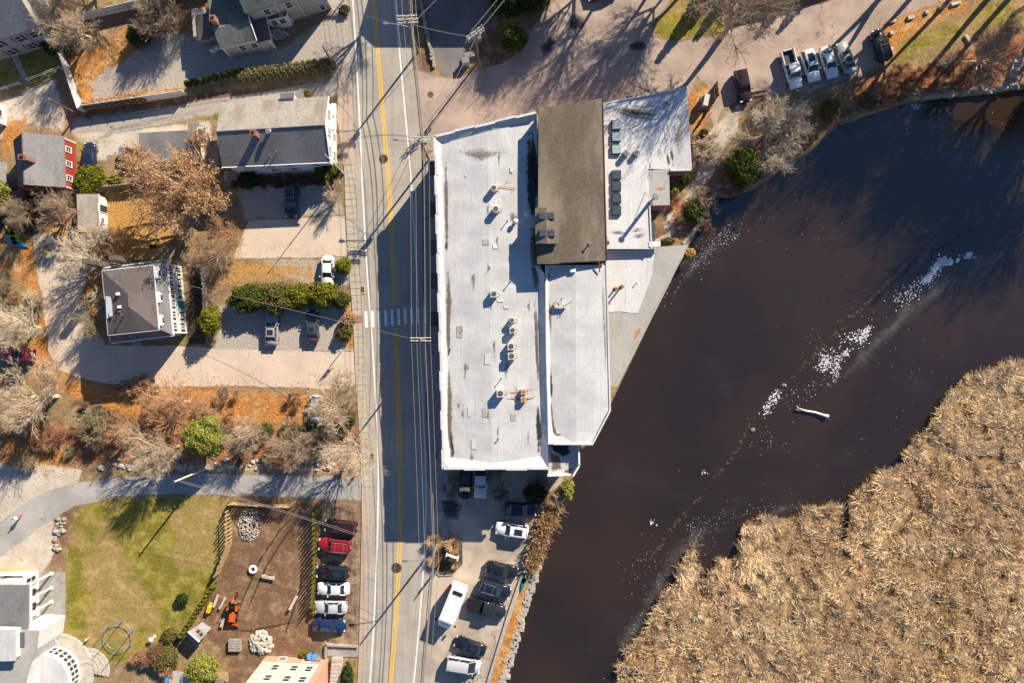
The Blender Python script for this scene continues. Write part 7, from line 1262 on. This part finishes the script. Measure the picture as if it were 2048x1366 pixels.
    for x, y, rz, lab in ((545,343,0,'white propane tank nearer the deck of the white house'), (557,342,0,'white propane tank next to its twin at the white house'), (430,104,0.2,'white propane tank under the beige house window, west one'), (438,99,0.2,'white propane tank under the beige house window, east one')):
        D = thing('propane_tank', lab, 'tank', P(x,y)); tp(D, 'tank', 'white_paint', lambda m: m.lathe([(0.1,0.05),(0.36,0.18),(0.38,0.3),(0.38,0.95),(0.3,1.1),(0.12,1.16)], 16), None, True); tp(D, 'collar', 'galvanised', lambda m: m.lathe([(0.16,1.14),(0.16,1.3)], 12)); tp(D, 'foot_ring', 'galvanised', lambda m: m.lathe([(0.3,0),(0.3,0.1)], 12))
    for x, y, c, lab in ((622,1309,'blue_paint','blue wheeled bin against the cream house wall'), (632,1310,'blue_paint','blue wheeled bin beside the grey-green bin'), (640,1311,'galvanised','grey-green wheeled bin beside the two blue ones'), (252,338,'black_plastic','dark wheeled bin beside the wooden crate'), (263,303,'black_plastic','dark wheeled bin behind the grey cover')):
        D = thing('wheeled_bin', lab, 'bin', P(x,y)); tp(D, 'bin', c, lambda m: m.add([(-0.25,-0.3,0.05),(0.25,-0.3,0.05),(0.25,0.3,0.05),(-0.25,0.3,0.05),(-0.32,-0.36,0.95),(0.32,-0.36,0.95),(0.32,0.36,0.95),(-0.32,0.36,0.95)], [(3,2,1,0),(0,1,5,4),(1,2,6,5),(2,3,7,6),(3,0,4,7),(4,5,6,7)])); tp(D, 'lid', c, lambda m: m.cbox((0,0.02,0.955), (0.68,0.76,0.07), 0, 0.03)); tp(D, 'wheel', 'rubber', lambda m: [m.tube([(s*0.28,0.3,0.1),(s*0.34,0.3,0.1)], 0.1, 8) for s in (-1,1)])
    D = thing('covered_grill', 'grey covered grill at the garage drive', 'grill', P(252,308)); tp(D, 'cover', 'galvanised', lambda m: m.cbox((0,0,0.1), (1.1,1.6,1.0), 0, 0.1)); tp(D, 'cart', 'black_plastic', lambda m: m.cbox((0,0,0), (0.9,1.3,0.1)))
utilities()
def signs():
    # planted island with two signs in front of the mill lot
    m = MB(); m.prism(PX([(860,1088),(885,1068),(900,1075),(925,1085),(925,1128),(905,1148),(880,1150),(862,1135)]), 0.0, 0.14); props(m.build('planted_island', M['inner_brown']), kind='structure')
    for a, b in zip([(860,1088),(885,1068),(900,1072),(926,1085),(926,1128),(905,1149),(880,1151),(861,1135)], [(885,1068),(900,1072),(926,1085),(926,1128),(905,1149),(880,1151),(861,1135),(860,1088)]):
        A, B = P(*a), P(*b); m = MB(); m.cbox(((A.x+B.x)/2,(A.y+B.y)/2,0), ((B-A).length,0.16,0.17), math.atan2((B-A).y,(B-A).x)); m.build('kerb_piece', M['kerb_stone'], bpy.data.objects['planted_island'])
    m = MB(); m.prism(PX([(881,1046),(896,1046),(897,1085),(883,1085)]), 0.0, 0.155); props(m.build('island_path', M['grey_concrete']), kind='structure')
    T = thing('entrance_sign', 'white arched sign board between two posts on the island', 'sign', P(906,1108,0.14), math.radians(-20)); 
    for s in (-1,1): tp(T, 'post', 'trim_white', lambda m: (m.cbox((s*0.85,0,0), (0.14,0.14,1.9)), m.cbox((s*0.85,0,1.9), (0.2,0.2,0.08))))
    tp(T, 'board', 'trim_white', lambda m: m.add([(x,y,z) for y in (-0.05,0.05) for x, z in ((-0.75,0.7),(0.75,0.7),(0.75,1.45),(0.4,1.66),(0,1.72),(-0.4,1.66),(-0.75,1.45))], [(0,1,2,3,4,5,6),(13,12,11,10,9,8,7)]+[(i,(i+1)%7,7+(i+1)%7,7+i) for i in range(7)])); tp(T, 'cap_rail', 'galvanised', lambda m: m.tube([(-0.75,0,1.47),(-0.4,0,1.68),(0,0,1.74),(0.4,0,1.68),(0.75,0,1.47)], 0.05, 6))
    T = thing('street_sign', 'two-post sign board facing the street at the island tip', 'sign', P(873,1140,0.14), math.radians(60))
    for s in (-1,1): tp(T, 'post', 'pole_wood', lambda m: m.cbox((s*0.75,0,0), (0.12,0.12,2.6)))
    tp(T, 'board', 'yellow_paint', lambda m: m.cbox((0,0,1.1), (1.36,0.08,1.3))); tp(T, 'frame', 'pole_wood', lambda m: m.cbox((0,0,2.42), (1.5,0.12,0.1)))
signs()
def yard_things():
    T = thing('ring_frame', 'round blue and white tubular frame on the lawn', 'trampoline', P(243,1268)); tp(T, 'ring', 'galvanised', lambda m: m.tube([(2.05*math.cos(a),2.05*math.sin(a),0.75) for a in np.linspace(0,2*math.pi,33)], 0.038, 6, False))
    for k in range(6): a = k*math.pi/3+0.4; tp(T, 'leg', 'galvanised', lambda m: m.tube([(2.05*math.cos(a),2.05*math.sin(a),0.75),(2.05*math.cos(a),2.05*math.sin(a),0)], 0.04, 5)); tp(T, 'net_pole', 'blue_paint', lambda m: m.tube([(2.12*math.cos(a),2.12*math.sin(a),0.3),(2.15*math.cos(a),2.15*math.sin(a),2.5)], 0.045, 6))
    def beam(px, py, L, w, h, ang, label, mat='pale_stone', name='stone_bench', cat='bench', z=0.35):
        T = thing(name, label, cat, P(px,py), math.radians(ang)); tp(T, 'seat', mat, lambda m: m.cbox((0,0,z), (L,w,h)))
        for s in (-1,1): tp(T, 'support', mat, lambda m: m.cbox((s*L*0.36,0,0), (0.18,w*0.8,z)))
    beam(538,1153,1.9,0.42,0.16,-12,'pale stone bench in the middle of the dirt lot'); beam(589,1203,2.2,0.4,0.16,62,'pale stone bench on the round gravel patch',z=0.6); beam(434,1200,1.9,0.35,0.14,68,'pale stone bench nearest the yellow machine'); beam(447,1205,1.8,0.3,0.14,62,'pale stone bench between yellow machine and tractor'); beam(447,1244,1.2,0.4,0.14,75,'short stone bench beside the tractor bucket')
    T = thing('tyre_ring', 'white concrete ring like a tyre on the dirt lot', 'ring', P(507,1138)); tp(T, 'ring', 'trim_white', lambda m: m.tube([(0.46*math.cos(a),0.46*math.sin(a),0.24) for a in np.linspace(0,2*math.pi,21)], 0.21, 8, False), None, True); tp(T, 'soil', 'inner_brown', lambda m: m.lathe([(0.3,0.02),(0.3,0.1)], 14))
    T = thing('pallet_stack', 'stack of grey pallets at the edge of the dirt lot', 'pallet', P(472,1288), 0.0)
    for k in range(4): tp(T, 'pallet', 'grey_wood', lambda m: ([m.cbox((0,-0.75+0.25*j,0.12+0.15*k), (1.8,0.18,0.03)) for j in range(7)], [m.cbox((x,0,0.02+0.15*k), (0.1,1.7,0.1)) for x in (-0.8,0,0.8)]))
    T = thing('rain_barrel', 'terracotta planter at the corner of the porch patio', 'planter', P(120,1247)); tp(T, 'pot', 'brick_wall', lambda m: m.lathe([(0.25,0),(0.4,0.5),(0.45,0.55),(0.45,0.65),(0.36,0.65),(0.34,0.58)], 14)); tp(T, 'soil', 'inner_brown', lambda m: m.lathe([(0.3,0.57),(0.1,0.6)], 12))
    for x, y, r, h, lab in ((368,1195,0.45,0.5,'sawn tree stump beside the lawn edge'), (676,948,0.32,0.4,'pale sawn stump in the orange leaves by the street'), (714,946,0.2,1.2,'tall pale sawn stump at the bike path mouth')):
        T = thing('tree_stump', lab, 'stump', P(x,y)); tp(T, 'trunk', 'pole_wood', lambda m: m.lathe([(r*1.3,0),(r*1.05,0.1),(r,h)], 12)); tp(T, 'cut_face', 'fresh_wood', lambda m: m.lathe([(r*0.96,h),(r*0.9,h+0.02)], 12))
    T = thing('bird_bath', 'white garden ornament on the lawn by the olive bush', 'ornament', P(309,1273)); tp(T, 'bowl', 'trim_white', lambda m: m.lathe([(0.2,0),(0.1,0.1),(0.08,0.7),(0.35,0.85),(0.38,0.9),(0.3,0.86)], 12)); tp(T, 'plinth', 'pale_stone', lambda m: m.cbox((0,0,0), (0.5,0.5,0.06)))
    T = thing('lawn_post', 'short dark bollard standing alone on the lawn', 'post', P(178,1276)); tp(T, 'shaft', 'grey_wood', lambda m: m.tube([(0,0,0),(0,0,0.8)], 0.14, 8)); tp(T, 'cap', 'trim_white', lambda m: m.lathe([(0.17,0.8),(0.1,0.9)], 8))
    for x, y, ang, c, lab in ((213,497,30,'red_plastic','red garden chair in the gold leaves'), (310,494,10,'black_plastic','dark garden chair beside the mansard yard')):
        T = thing('garden_chair', lab, 'chair', P(x,y), math.radians(ang)); tp(T, 'seat', c, lambda m: m.cbox((0,0,0.4), (0.6,0.6,0.05))); tp(T, 'backrest', c, lambda m: m.cbox((-0.3,0,0.42), (0.06,0.6,0.6)))
        for sx in (-1,1):
            for sy in (-1,1): tp(T, 'leg', c, lambda m: m.cbox((sx*0.25,sy*0.25,0), (0.05,0.05,0.4)))
    T = thing('driftwood', 'bleached forked driftwood log floating in the river', 'log', P(1625,825,WATER_Z)); o = T.location; m = MB(o); m.tube([P(1597,817,WATER_Z+0.35),P(1612,822,WATER_Z+0.2),P(1630,825,WATER_Z+0.2),P(1645,830,WATER_Z+0.25),P(1657,833,WATER_Z+0.4)], [0.12,0.16,0.18,0.2,0.26], 8); m.build('trunk', M['driftwood'], T, True); m = MB(o); m.tube([P(1612,822,WATER_Z+0.2),P(1602,821,WATER_Z+0.25),P(1592,820,WATER_Z+0.3)], [0.12,0.09,0.06], 6); m.tube([P(1597,817,WATER_Z+0.35),P(1594,812,WATER_Z+0.5)], [0.1,0.05], 6); m.build('branch', M['driftwood'], T, True)
    # bank verge stones, kerb timbers
    for x, y, w, d, a, lab in ((1784,43,0.9,0.5,12,'flat pale verge stone nearest the corner of the lot'), (1820,36,1.0,0.6,14,'pale verge stone, second along the grass edge'), (1852,26,0.55,0.5,10,'small pale verge stone beyond the second'), (1882,15,0.9,0.45,16,'long pale verge stone, fourth along the grass edge'), (1910,8,1.5,0.5,17,'longest pale verge stone at the grass edge'), (1782,67,0.6,0.6,20,'pale verge stone beside the black car bonnet'), (1781,99,0.6,0.65,5,'pale verge stone beside the black car door'), (1931,74,0.5,0.5,30,'small pale stone, upper of three on the leafy bank'), (1934,79,0.5,0.4,40,'small pale stone, middle of three on the leafy bank'), (1937,84,0.5,0.5,20,'small pale stone, lower of three on the leafy bank')):
        m = MB(); m.cbox((0,0,-0.05), (w,d,0.4), 0, 0.05); o = m.build('verge_stone', M['pale_stone']); o.location = P(x,y); o.rotation_euler = (0,0,math.radians(a)); props(o, lab, 'stone')
    for x, y, L, a, lab in ((1514,183,2.6,13,'dark kerb timber south of the lone brown car'), (1522,190,1.8,12,'pale kerb timber beside the dark one')): m = MB(); m.cbox((0,0,0), (L,0.22,0.2), 0, 0.02); o = m.build('kerb_timber', M['pole_wood' if L > 2 else 'grey_wood']); o.location = P(x,y); o.rotation_euler = (0,0,math.radians(a)); props(o, lab, 'timber')
    # stepped stone landing and coping along the river wall
    T = thing('stone_landing', 'pale stone steps leading down to the river', 'steps', P(1440,380)); 
    for x, y, w, d, z in ((1436,375,0.9,0.35,0.1),(1434,385,1.0,0.45,-0.2),(1443,381,1.3,0.5,-0.15),(1452,375,1.0,0.45,-0.05)): m = MB(T.location); m.cbox(P(x,y,z-0.6), (w,d,0.7), 0.5); m.build('step', M['granite_block'], T)
    T = thing('river_wall', 'low pale coping wall on the river edge by the mill path', 'wall', P(1380,470)); A, B = P(1404,440), P(1366,488)
    for k in range(7): p, q = A.lerp(B,k/7), A.lerp(B,(k+1)/7); c = (p+q)/2; m = MB(T.location); m.cbox((c.x,c.y,-1.6), ((q-p).length-0.03,0.42,1.85), math.atan2((q-p).y,(q-p).x)); m.build('coping_stone', M['granite_block'], T)
    T = thing('lot_kerb', 'long pale kerb wall along the river side of the lot', 'wall', P(1010,1250)); pts = [(1056,1118),(1040,1160),(1018,1225),(995,1300),(975,1366),(955,1430)]
    for (a, b) in zip(pts, pts[1:]):
        A, B = P(*a), P(*b); n = max(1, round((B-A).length/2.0))
        for k in range(n): p, q = A.lerp(B,k/n), A.lerp(B,(k+1)/n); c = (p+q)/2; m = MB(T.location); m.cbox((c.x,c.y,0), ((q-p).length-0.02,0.34,0.28), math.atan2((q-p).y,(q-p).x)); m.build('kerb_piece', M['kerb_stone'], T)
    T = thing('block_revetment', 'ragged row of granite blocks holding the lot bank above the river', 'wall', P(1040,1250)); r = random.Random(9)
    for k in range(64):
        t = k/63; y = lerp(1128,1400,t); x = lerp(1073,992,t)+(4 if k % 2 else -4)+r.uniform(-2,2); m = MB(T.location); w, d = r.uniform(0.6,1.25), r.uniform(0.45,0.8); m.cbox(P(x,y,-1.4), (w,d,1.4+r.uniform(-0.25,0.1)), r.uniform(-0.5,0.5)+0.3, 0.05); m.build('block', M['granite_block'], T)
    T = thing('driveway_wall', 'low row of grey stones between street pole and dark driveway', 'wall', P(850,70))
    for k in range(22): t = k/21; m = MB(T.location); m.cbox(P(lerp(838,868,t)+r.uniform(-1,1), lerp(-12,132,t), 0), (r.uniform(0.4,0.6),r.uniform(0.45,0.62),r.uniform(0.35,0.6)), 0.1+r.uniform(-0.2,0.2), 0.05); m.build('stone', M['stone'], T)
    # boulders on the north bank
    T = thing('riprap', 'grey boulders along the north river bank', 'boulders', P(1880,182)); 
    for k in range(46):
        t = k/45; x = lerp(1818,2046,t)+r.uniform(-4,4); y = lerp(190,166,t)+r.uniform(-9,7); s = r.uniform(0.3,0.75); m = MB(T.location); c = P(x,y,-0.35); m.blob(c, (s*r.uniform(0.9,1.4),s,s*0.7), k, 7, 4, 0.25); m.build('boulder', M['stone'], T)
    # rubble heaps
    for lab, cx, cy, rx, ry, n, s0, mt, rot in (('long heap of pale rubble beside the plank screens',499,1050,1.65,2.4,290,0.13,'pale_stone',0.1),('heap of large pale stones at the south end of the dirt lot',523,1284,1.7,1.7,95,0.26,'pale_stone',0)):
        T = thing('stone_heap', lab, 'stones', P(cx,cy))
        for k in range(n):
            a, q = r.uniform(0,6.28), math.sqrt(r.random()); x, y = rx*q*math.cos(a), ry*q*math.sin(a); s = s0*r.uniform(0.7,1.5); z = (1-q*q)*0.55+0.05
            if k < 6: me = None
            m = MB(); m.blob((0,0,0), (s,s*0.8,s*0.6), k % 6, 6, 4, 0.28)
            key = 'stone_mesh_%d_%d' % (int(s0*100), k % 6)
            if key in bpy.data.meshes: o = bpy.data.objects.new('stone', bpy.data.meshes[key]); COL.objects.link(o); o.parent = T
            else: o = m.build('stone', M[mt], T); o.data.name = key
            o.location = (x,y,z); o.rotation_euler = (r.uniform(-0.6,0.6),r.uniform(-0.6,0.6),r.uniform(0,6.28))
    # scattered rocks on the stony verge of the bike path
    T = thing('verge_rocks', 'pale rocks strewn along the brush side of the bike path', 'stones', P(500,930))
    for k in range(70): x = r.uniform(200,700); m = MB(T.location); s = r.uniform(0.15,0.4); m.blob(P(x, 928+r.uniform(-12,14), s*0.3), (s*1.3,s,s*0.7), k, 7, 4, 0.25); m.build('rock', M['pale_stone'], T)
    T = thing('garden_rocks', 'grey rocks between bike path and lawn', 'stones', P(120,1050))
    for k in range(26): m = MB(T.location); s = r.uniform(0.15,0.4); m.blob(P(118+r.uniform(-10,12), 1060+r.uniform(-28,45), s*0.3), (s*1.3,s,s*0.7), k, 7, 4, 0.25); m.build('rock', M['stone'], T)
    # line of old stones in the river
    T = thing('stone_line', 'long line of drowned stones crossing the river', 'stones', P(1560,790,WATER_Z)); line = [(1945,455),(1800,545),(1740,600),(1690,650),(1640,700),(1590,750),(1560,780),(1500,850),(1460,920),(1430,955),(1395,1000),(1350,1050),(1300,1120)]; n = 0
    for (a, b) in zip(line, line[1:]):
        L = math.hypot(b[0]-a[0], b[1]-a[1]); k = int(L/6.5)
        for i in range(k):
            if r.random() < 0.12: continue
            t = (i+r.random())/k; x, y = lerp(a[0],b[0],t)+r.uniform(-3,3), lerp(a[1],b[1],t)+r.uniform(-3,3); s = r.uniform(0.14,0.33); m = MB(T.location); m.blob(P(x,y,WATER_Z-0.06), (s*1.2,s,0.10), n, 7, 4, 0.25); m.build('stone', M['wet_stone'], T); n += 1
    for x, y in ((1568,771),(1505,860)): m = MB(T.location); m.blob(P(x,y,WATER_Z), (0.42,0.33,0.2), int(x), 8, 5, 0.15); m.build('stone', M['pole_wood'], T)
    for px, w in (([(470,1240),(490,1190),(520,1120),(560,1060),(600,1020)], 0.5), ([(484,1246),(505,1196),(534,1130),(572,1070),(612,1026)], 0.5), ([(560,1290),(580,1240),(600,1180),(610,1100)], 0.6), ([(440,1260),(500,1262),(560,1250),(615,1240)], 0.7)):
        o = stain_strip('worn_track', px, [w*0.6]+[w]*(len(px)-2)+[w*0.6], 0.009, 'stain_soil', None, P(*px[0])); o.location = P(*px[0]); o['kind'] = 'structure'
    # rings of dark mud and ice in the lot
    for px in ([(1130,45),(1150,22),(1172,30),(1175,55),(1155,65),(1135,60)], [(1250,90),(1275,78),(1298,84),(1290,102),(1262,104)], [(1075,95),(1100,68),(1118,78),(1105,105),(1085,115)], [(872,990),(905,985),(930,1010),(920,1045),(885,1045)]):
        o = stain('mud_patch', px, 0.024, 'wet_mud', None, P(*px[0])); o.location = P(*px[0]); o['kind'] = 'structure'
    for px, w in (([(1128,55),(1127,40),(1138,27)], 0.35), ([(1283,80),(1295,88),(1290,98)], 0.35), ([(1100,105),(1112,98)], 0.3)):
        o = stain_strip('ice_rim', px, [w]*len(px), 0.030, 'snow_ice', None, P(*px[0])); o.location = P(*px[0]); o['kind'] = 'structure'
yard_things()
def ice():
    r = np.random.default_rng(3); C = []
    def cl(cx, cy, sx, sy, ang, n, s): 
        a = math.radians(ang); u = r.normal(size=(n,2))*[sx,sy]; 
        for (p, q) in u: C.append((cx+p*math.cos(a)-q*math.sin(a), cy+p*math.sin(a)+q*math.cos(a), s*r.uniform(0.3,1.25)))
    for a in ((1872,534,11,4.5,-50,230,0.13),(1856,556,9,4,-35,170,0.12),(1888,522,6,4,-30,90,0.12),(1902,524,3,3,0,14,0.22),(1916,519,3,3,0,14,0.2),(1938,511,6,4,-10,40,0.2),(1822,585,22,9,-35,140,0.1),(1731,665,9,4,-60,110,0.11),(1722,680,6,7,0,80,0.10),(1705,675,12,6,-20,70,0.1),(1651,724,8,11,20,220,0.10),(1673,735,5,14,10,140,0.09),(1692,706,6,4,-50,60,0.10),(1547,795,5,9,30,60,0.14),(1535,820,5,8,30,40,0.12),(1600,790,40,10,-25,45,0.06),(1620,775,30,8,-25,30,0.06),(1700,620,60,14,-35,40,0.05),(1540,880,20,15,0,30,0.05),(1440,470,25,7,-35,110,0.06),(1460,480,14,5,-35,60,0.06),(1410,505,22,16,-40,90,0.05),(1390,520,14,12,-40,50,0.045),(1830,212,5,4,0,30,0.13),(1880,250,60,30,0,14,0.09),(1600,420,120,50,-20,60,0.045),(1330,1180,16,45,25,80,0.05),(1275,1270,14,40,30,100,0.05),(1290,1130,20,30,25,45,0.05),(1430,1045,45,14,-20,75,0.045),(1560,1015,60,8,-8,50,0.045),(1405,1070,16,20,0,40,0.055),(1250,1320,9,30,20,60,0.055),(1780,640,120,60,-35,90,0.04),(1700,880,160,70,-35,60,0.04),(1409,945,3,3,0,10,0.13),(1306,1047,5,4,0,14,0.13),(1300,570,30,30,0,20,0.05),(1340,560,22,40,30,60,0.06)): cl(*a)
    V = []; F = []; water = lambda x, y: True
    A = np.array(C); X = (A[:,0]-1024)*(CAMH-WATER_Z)/FPX; Y = -(A[:,1]-683)*(CAMH-WATER_Z)/FPX; ok = (sd(LAND,X,Y) < -0.5) & (sd(MARSH,X,Y) < -0.3)
    for x, y, s in zip(X[ok], Y[ok], A[ok,2]):
        k = 6; b = len(V); ph = r.uniform(0,6.28); h = 0.02+0.05*s
        for z in (WATER_Z-0.01, WATER_Z+h):
            for i in range(k): q = s*r.uniform(0.6,1.15)*(0.9 if z > WATER_Z else 1); V.append((x+q*math.cos(ph+6.283*i/k), y+q*math.sin(ph+6.283*i/k), z))
        F.append(tuple(range(b+k, b+2*k))); F += [(b+i, b+(i+1) % k, b+k+(i+1) % k, b+k+i) for i in range(k)]
    me = bpy.data.meshes.new('ice_fragments'); me.from_pydata(V, [], F); me.update(); props(link('ice_fragments', me, M['ice']), 'white broken ice fragments drifting on the river', 'ice', kind='stuff')
    for a, w in (([(2060,500),(1960,520),(1880,575),(1800,640),(1720,720),(1640,800)], [4,7,7,6,6,3]), ([(1470,480),(1420,500),(1380,540),(1330,620)], [2,4,4,2]), ([(1480,1060),(1400,1060),(1340,1130),(1290,1220),(1245,1300),(1220,1380)], [3,6,7,6,6,5]), ([(1680,1000),(1560,1020),(1450,1050)], [2,4,3])):
        o = stain_strip('ice_film', a, w, WATER_Z+0.012, 'ice_film', None, P(*a[0])); o.location = P(*a[0]); props(o, 'thin grey ice film on the river', 'ice', kind='stuff')
ice()
for o in list(bpy.data.objects):
    if o.name.startswith('parked_car') or o.type != 'MESH': continue
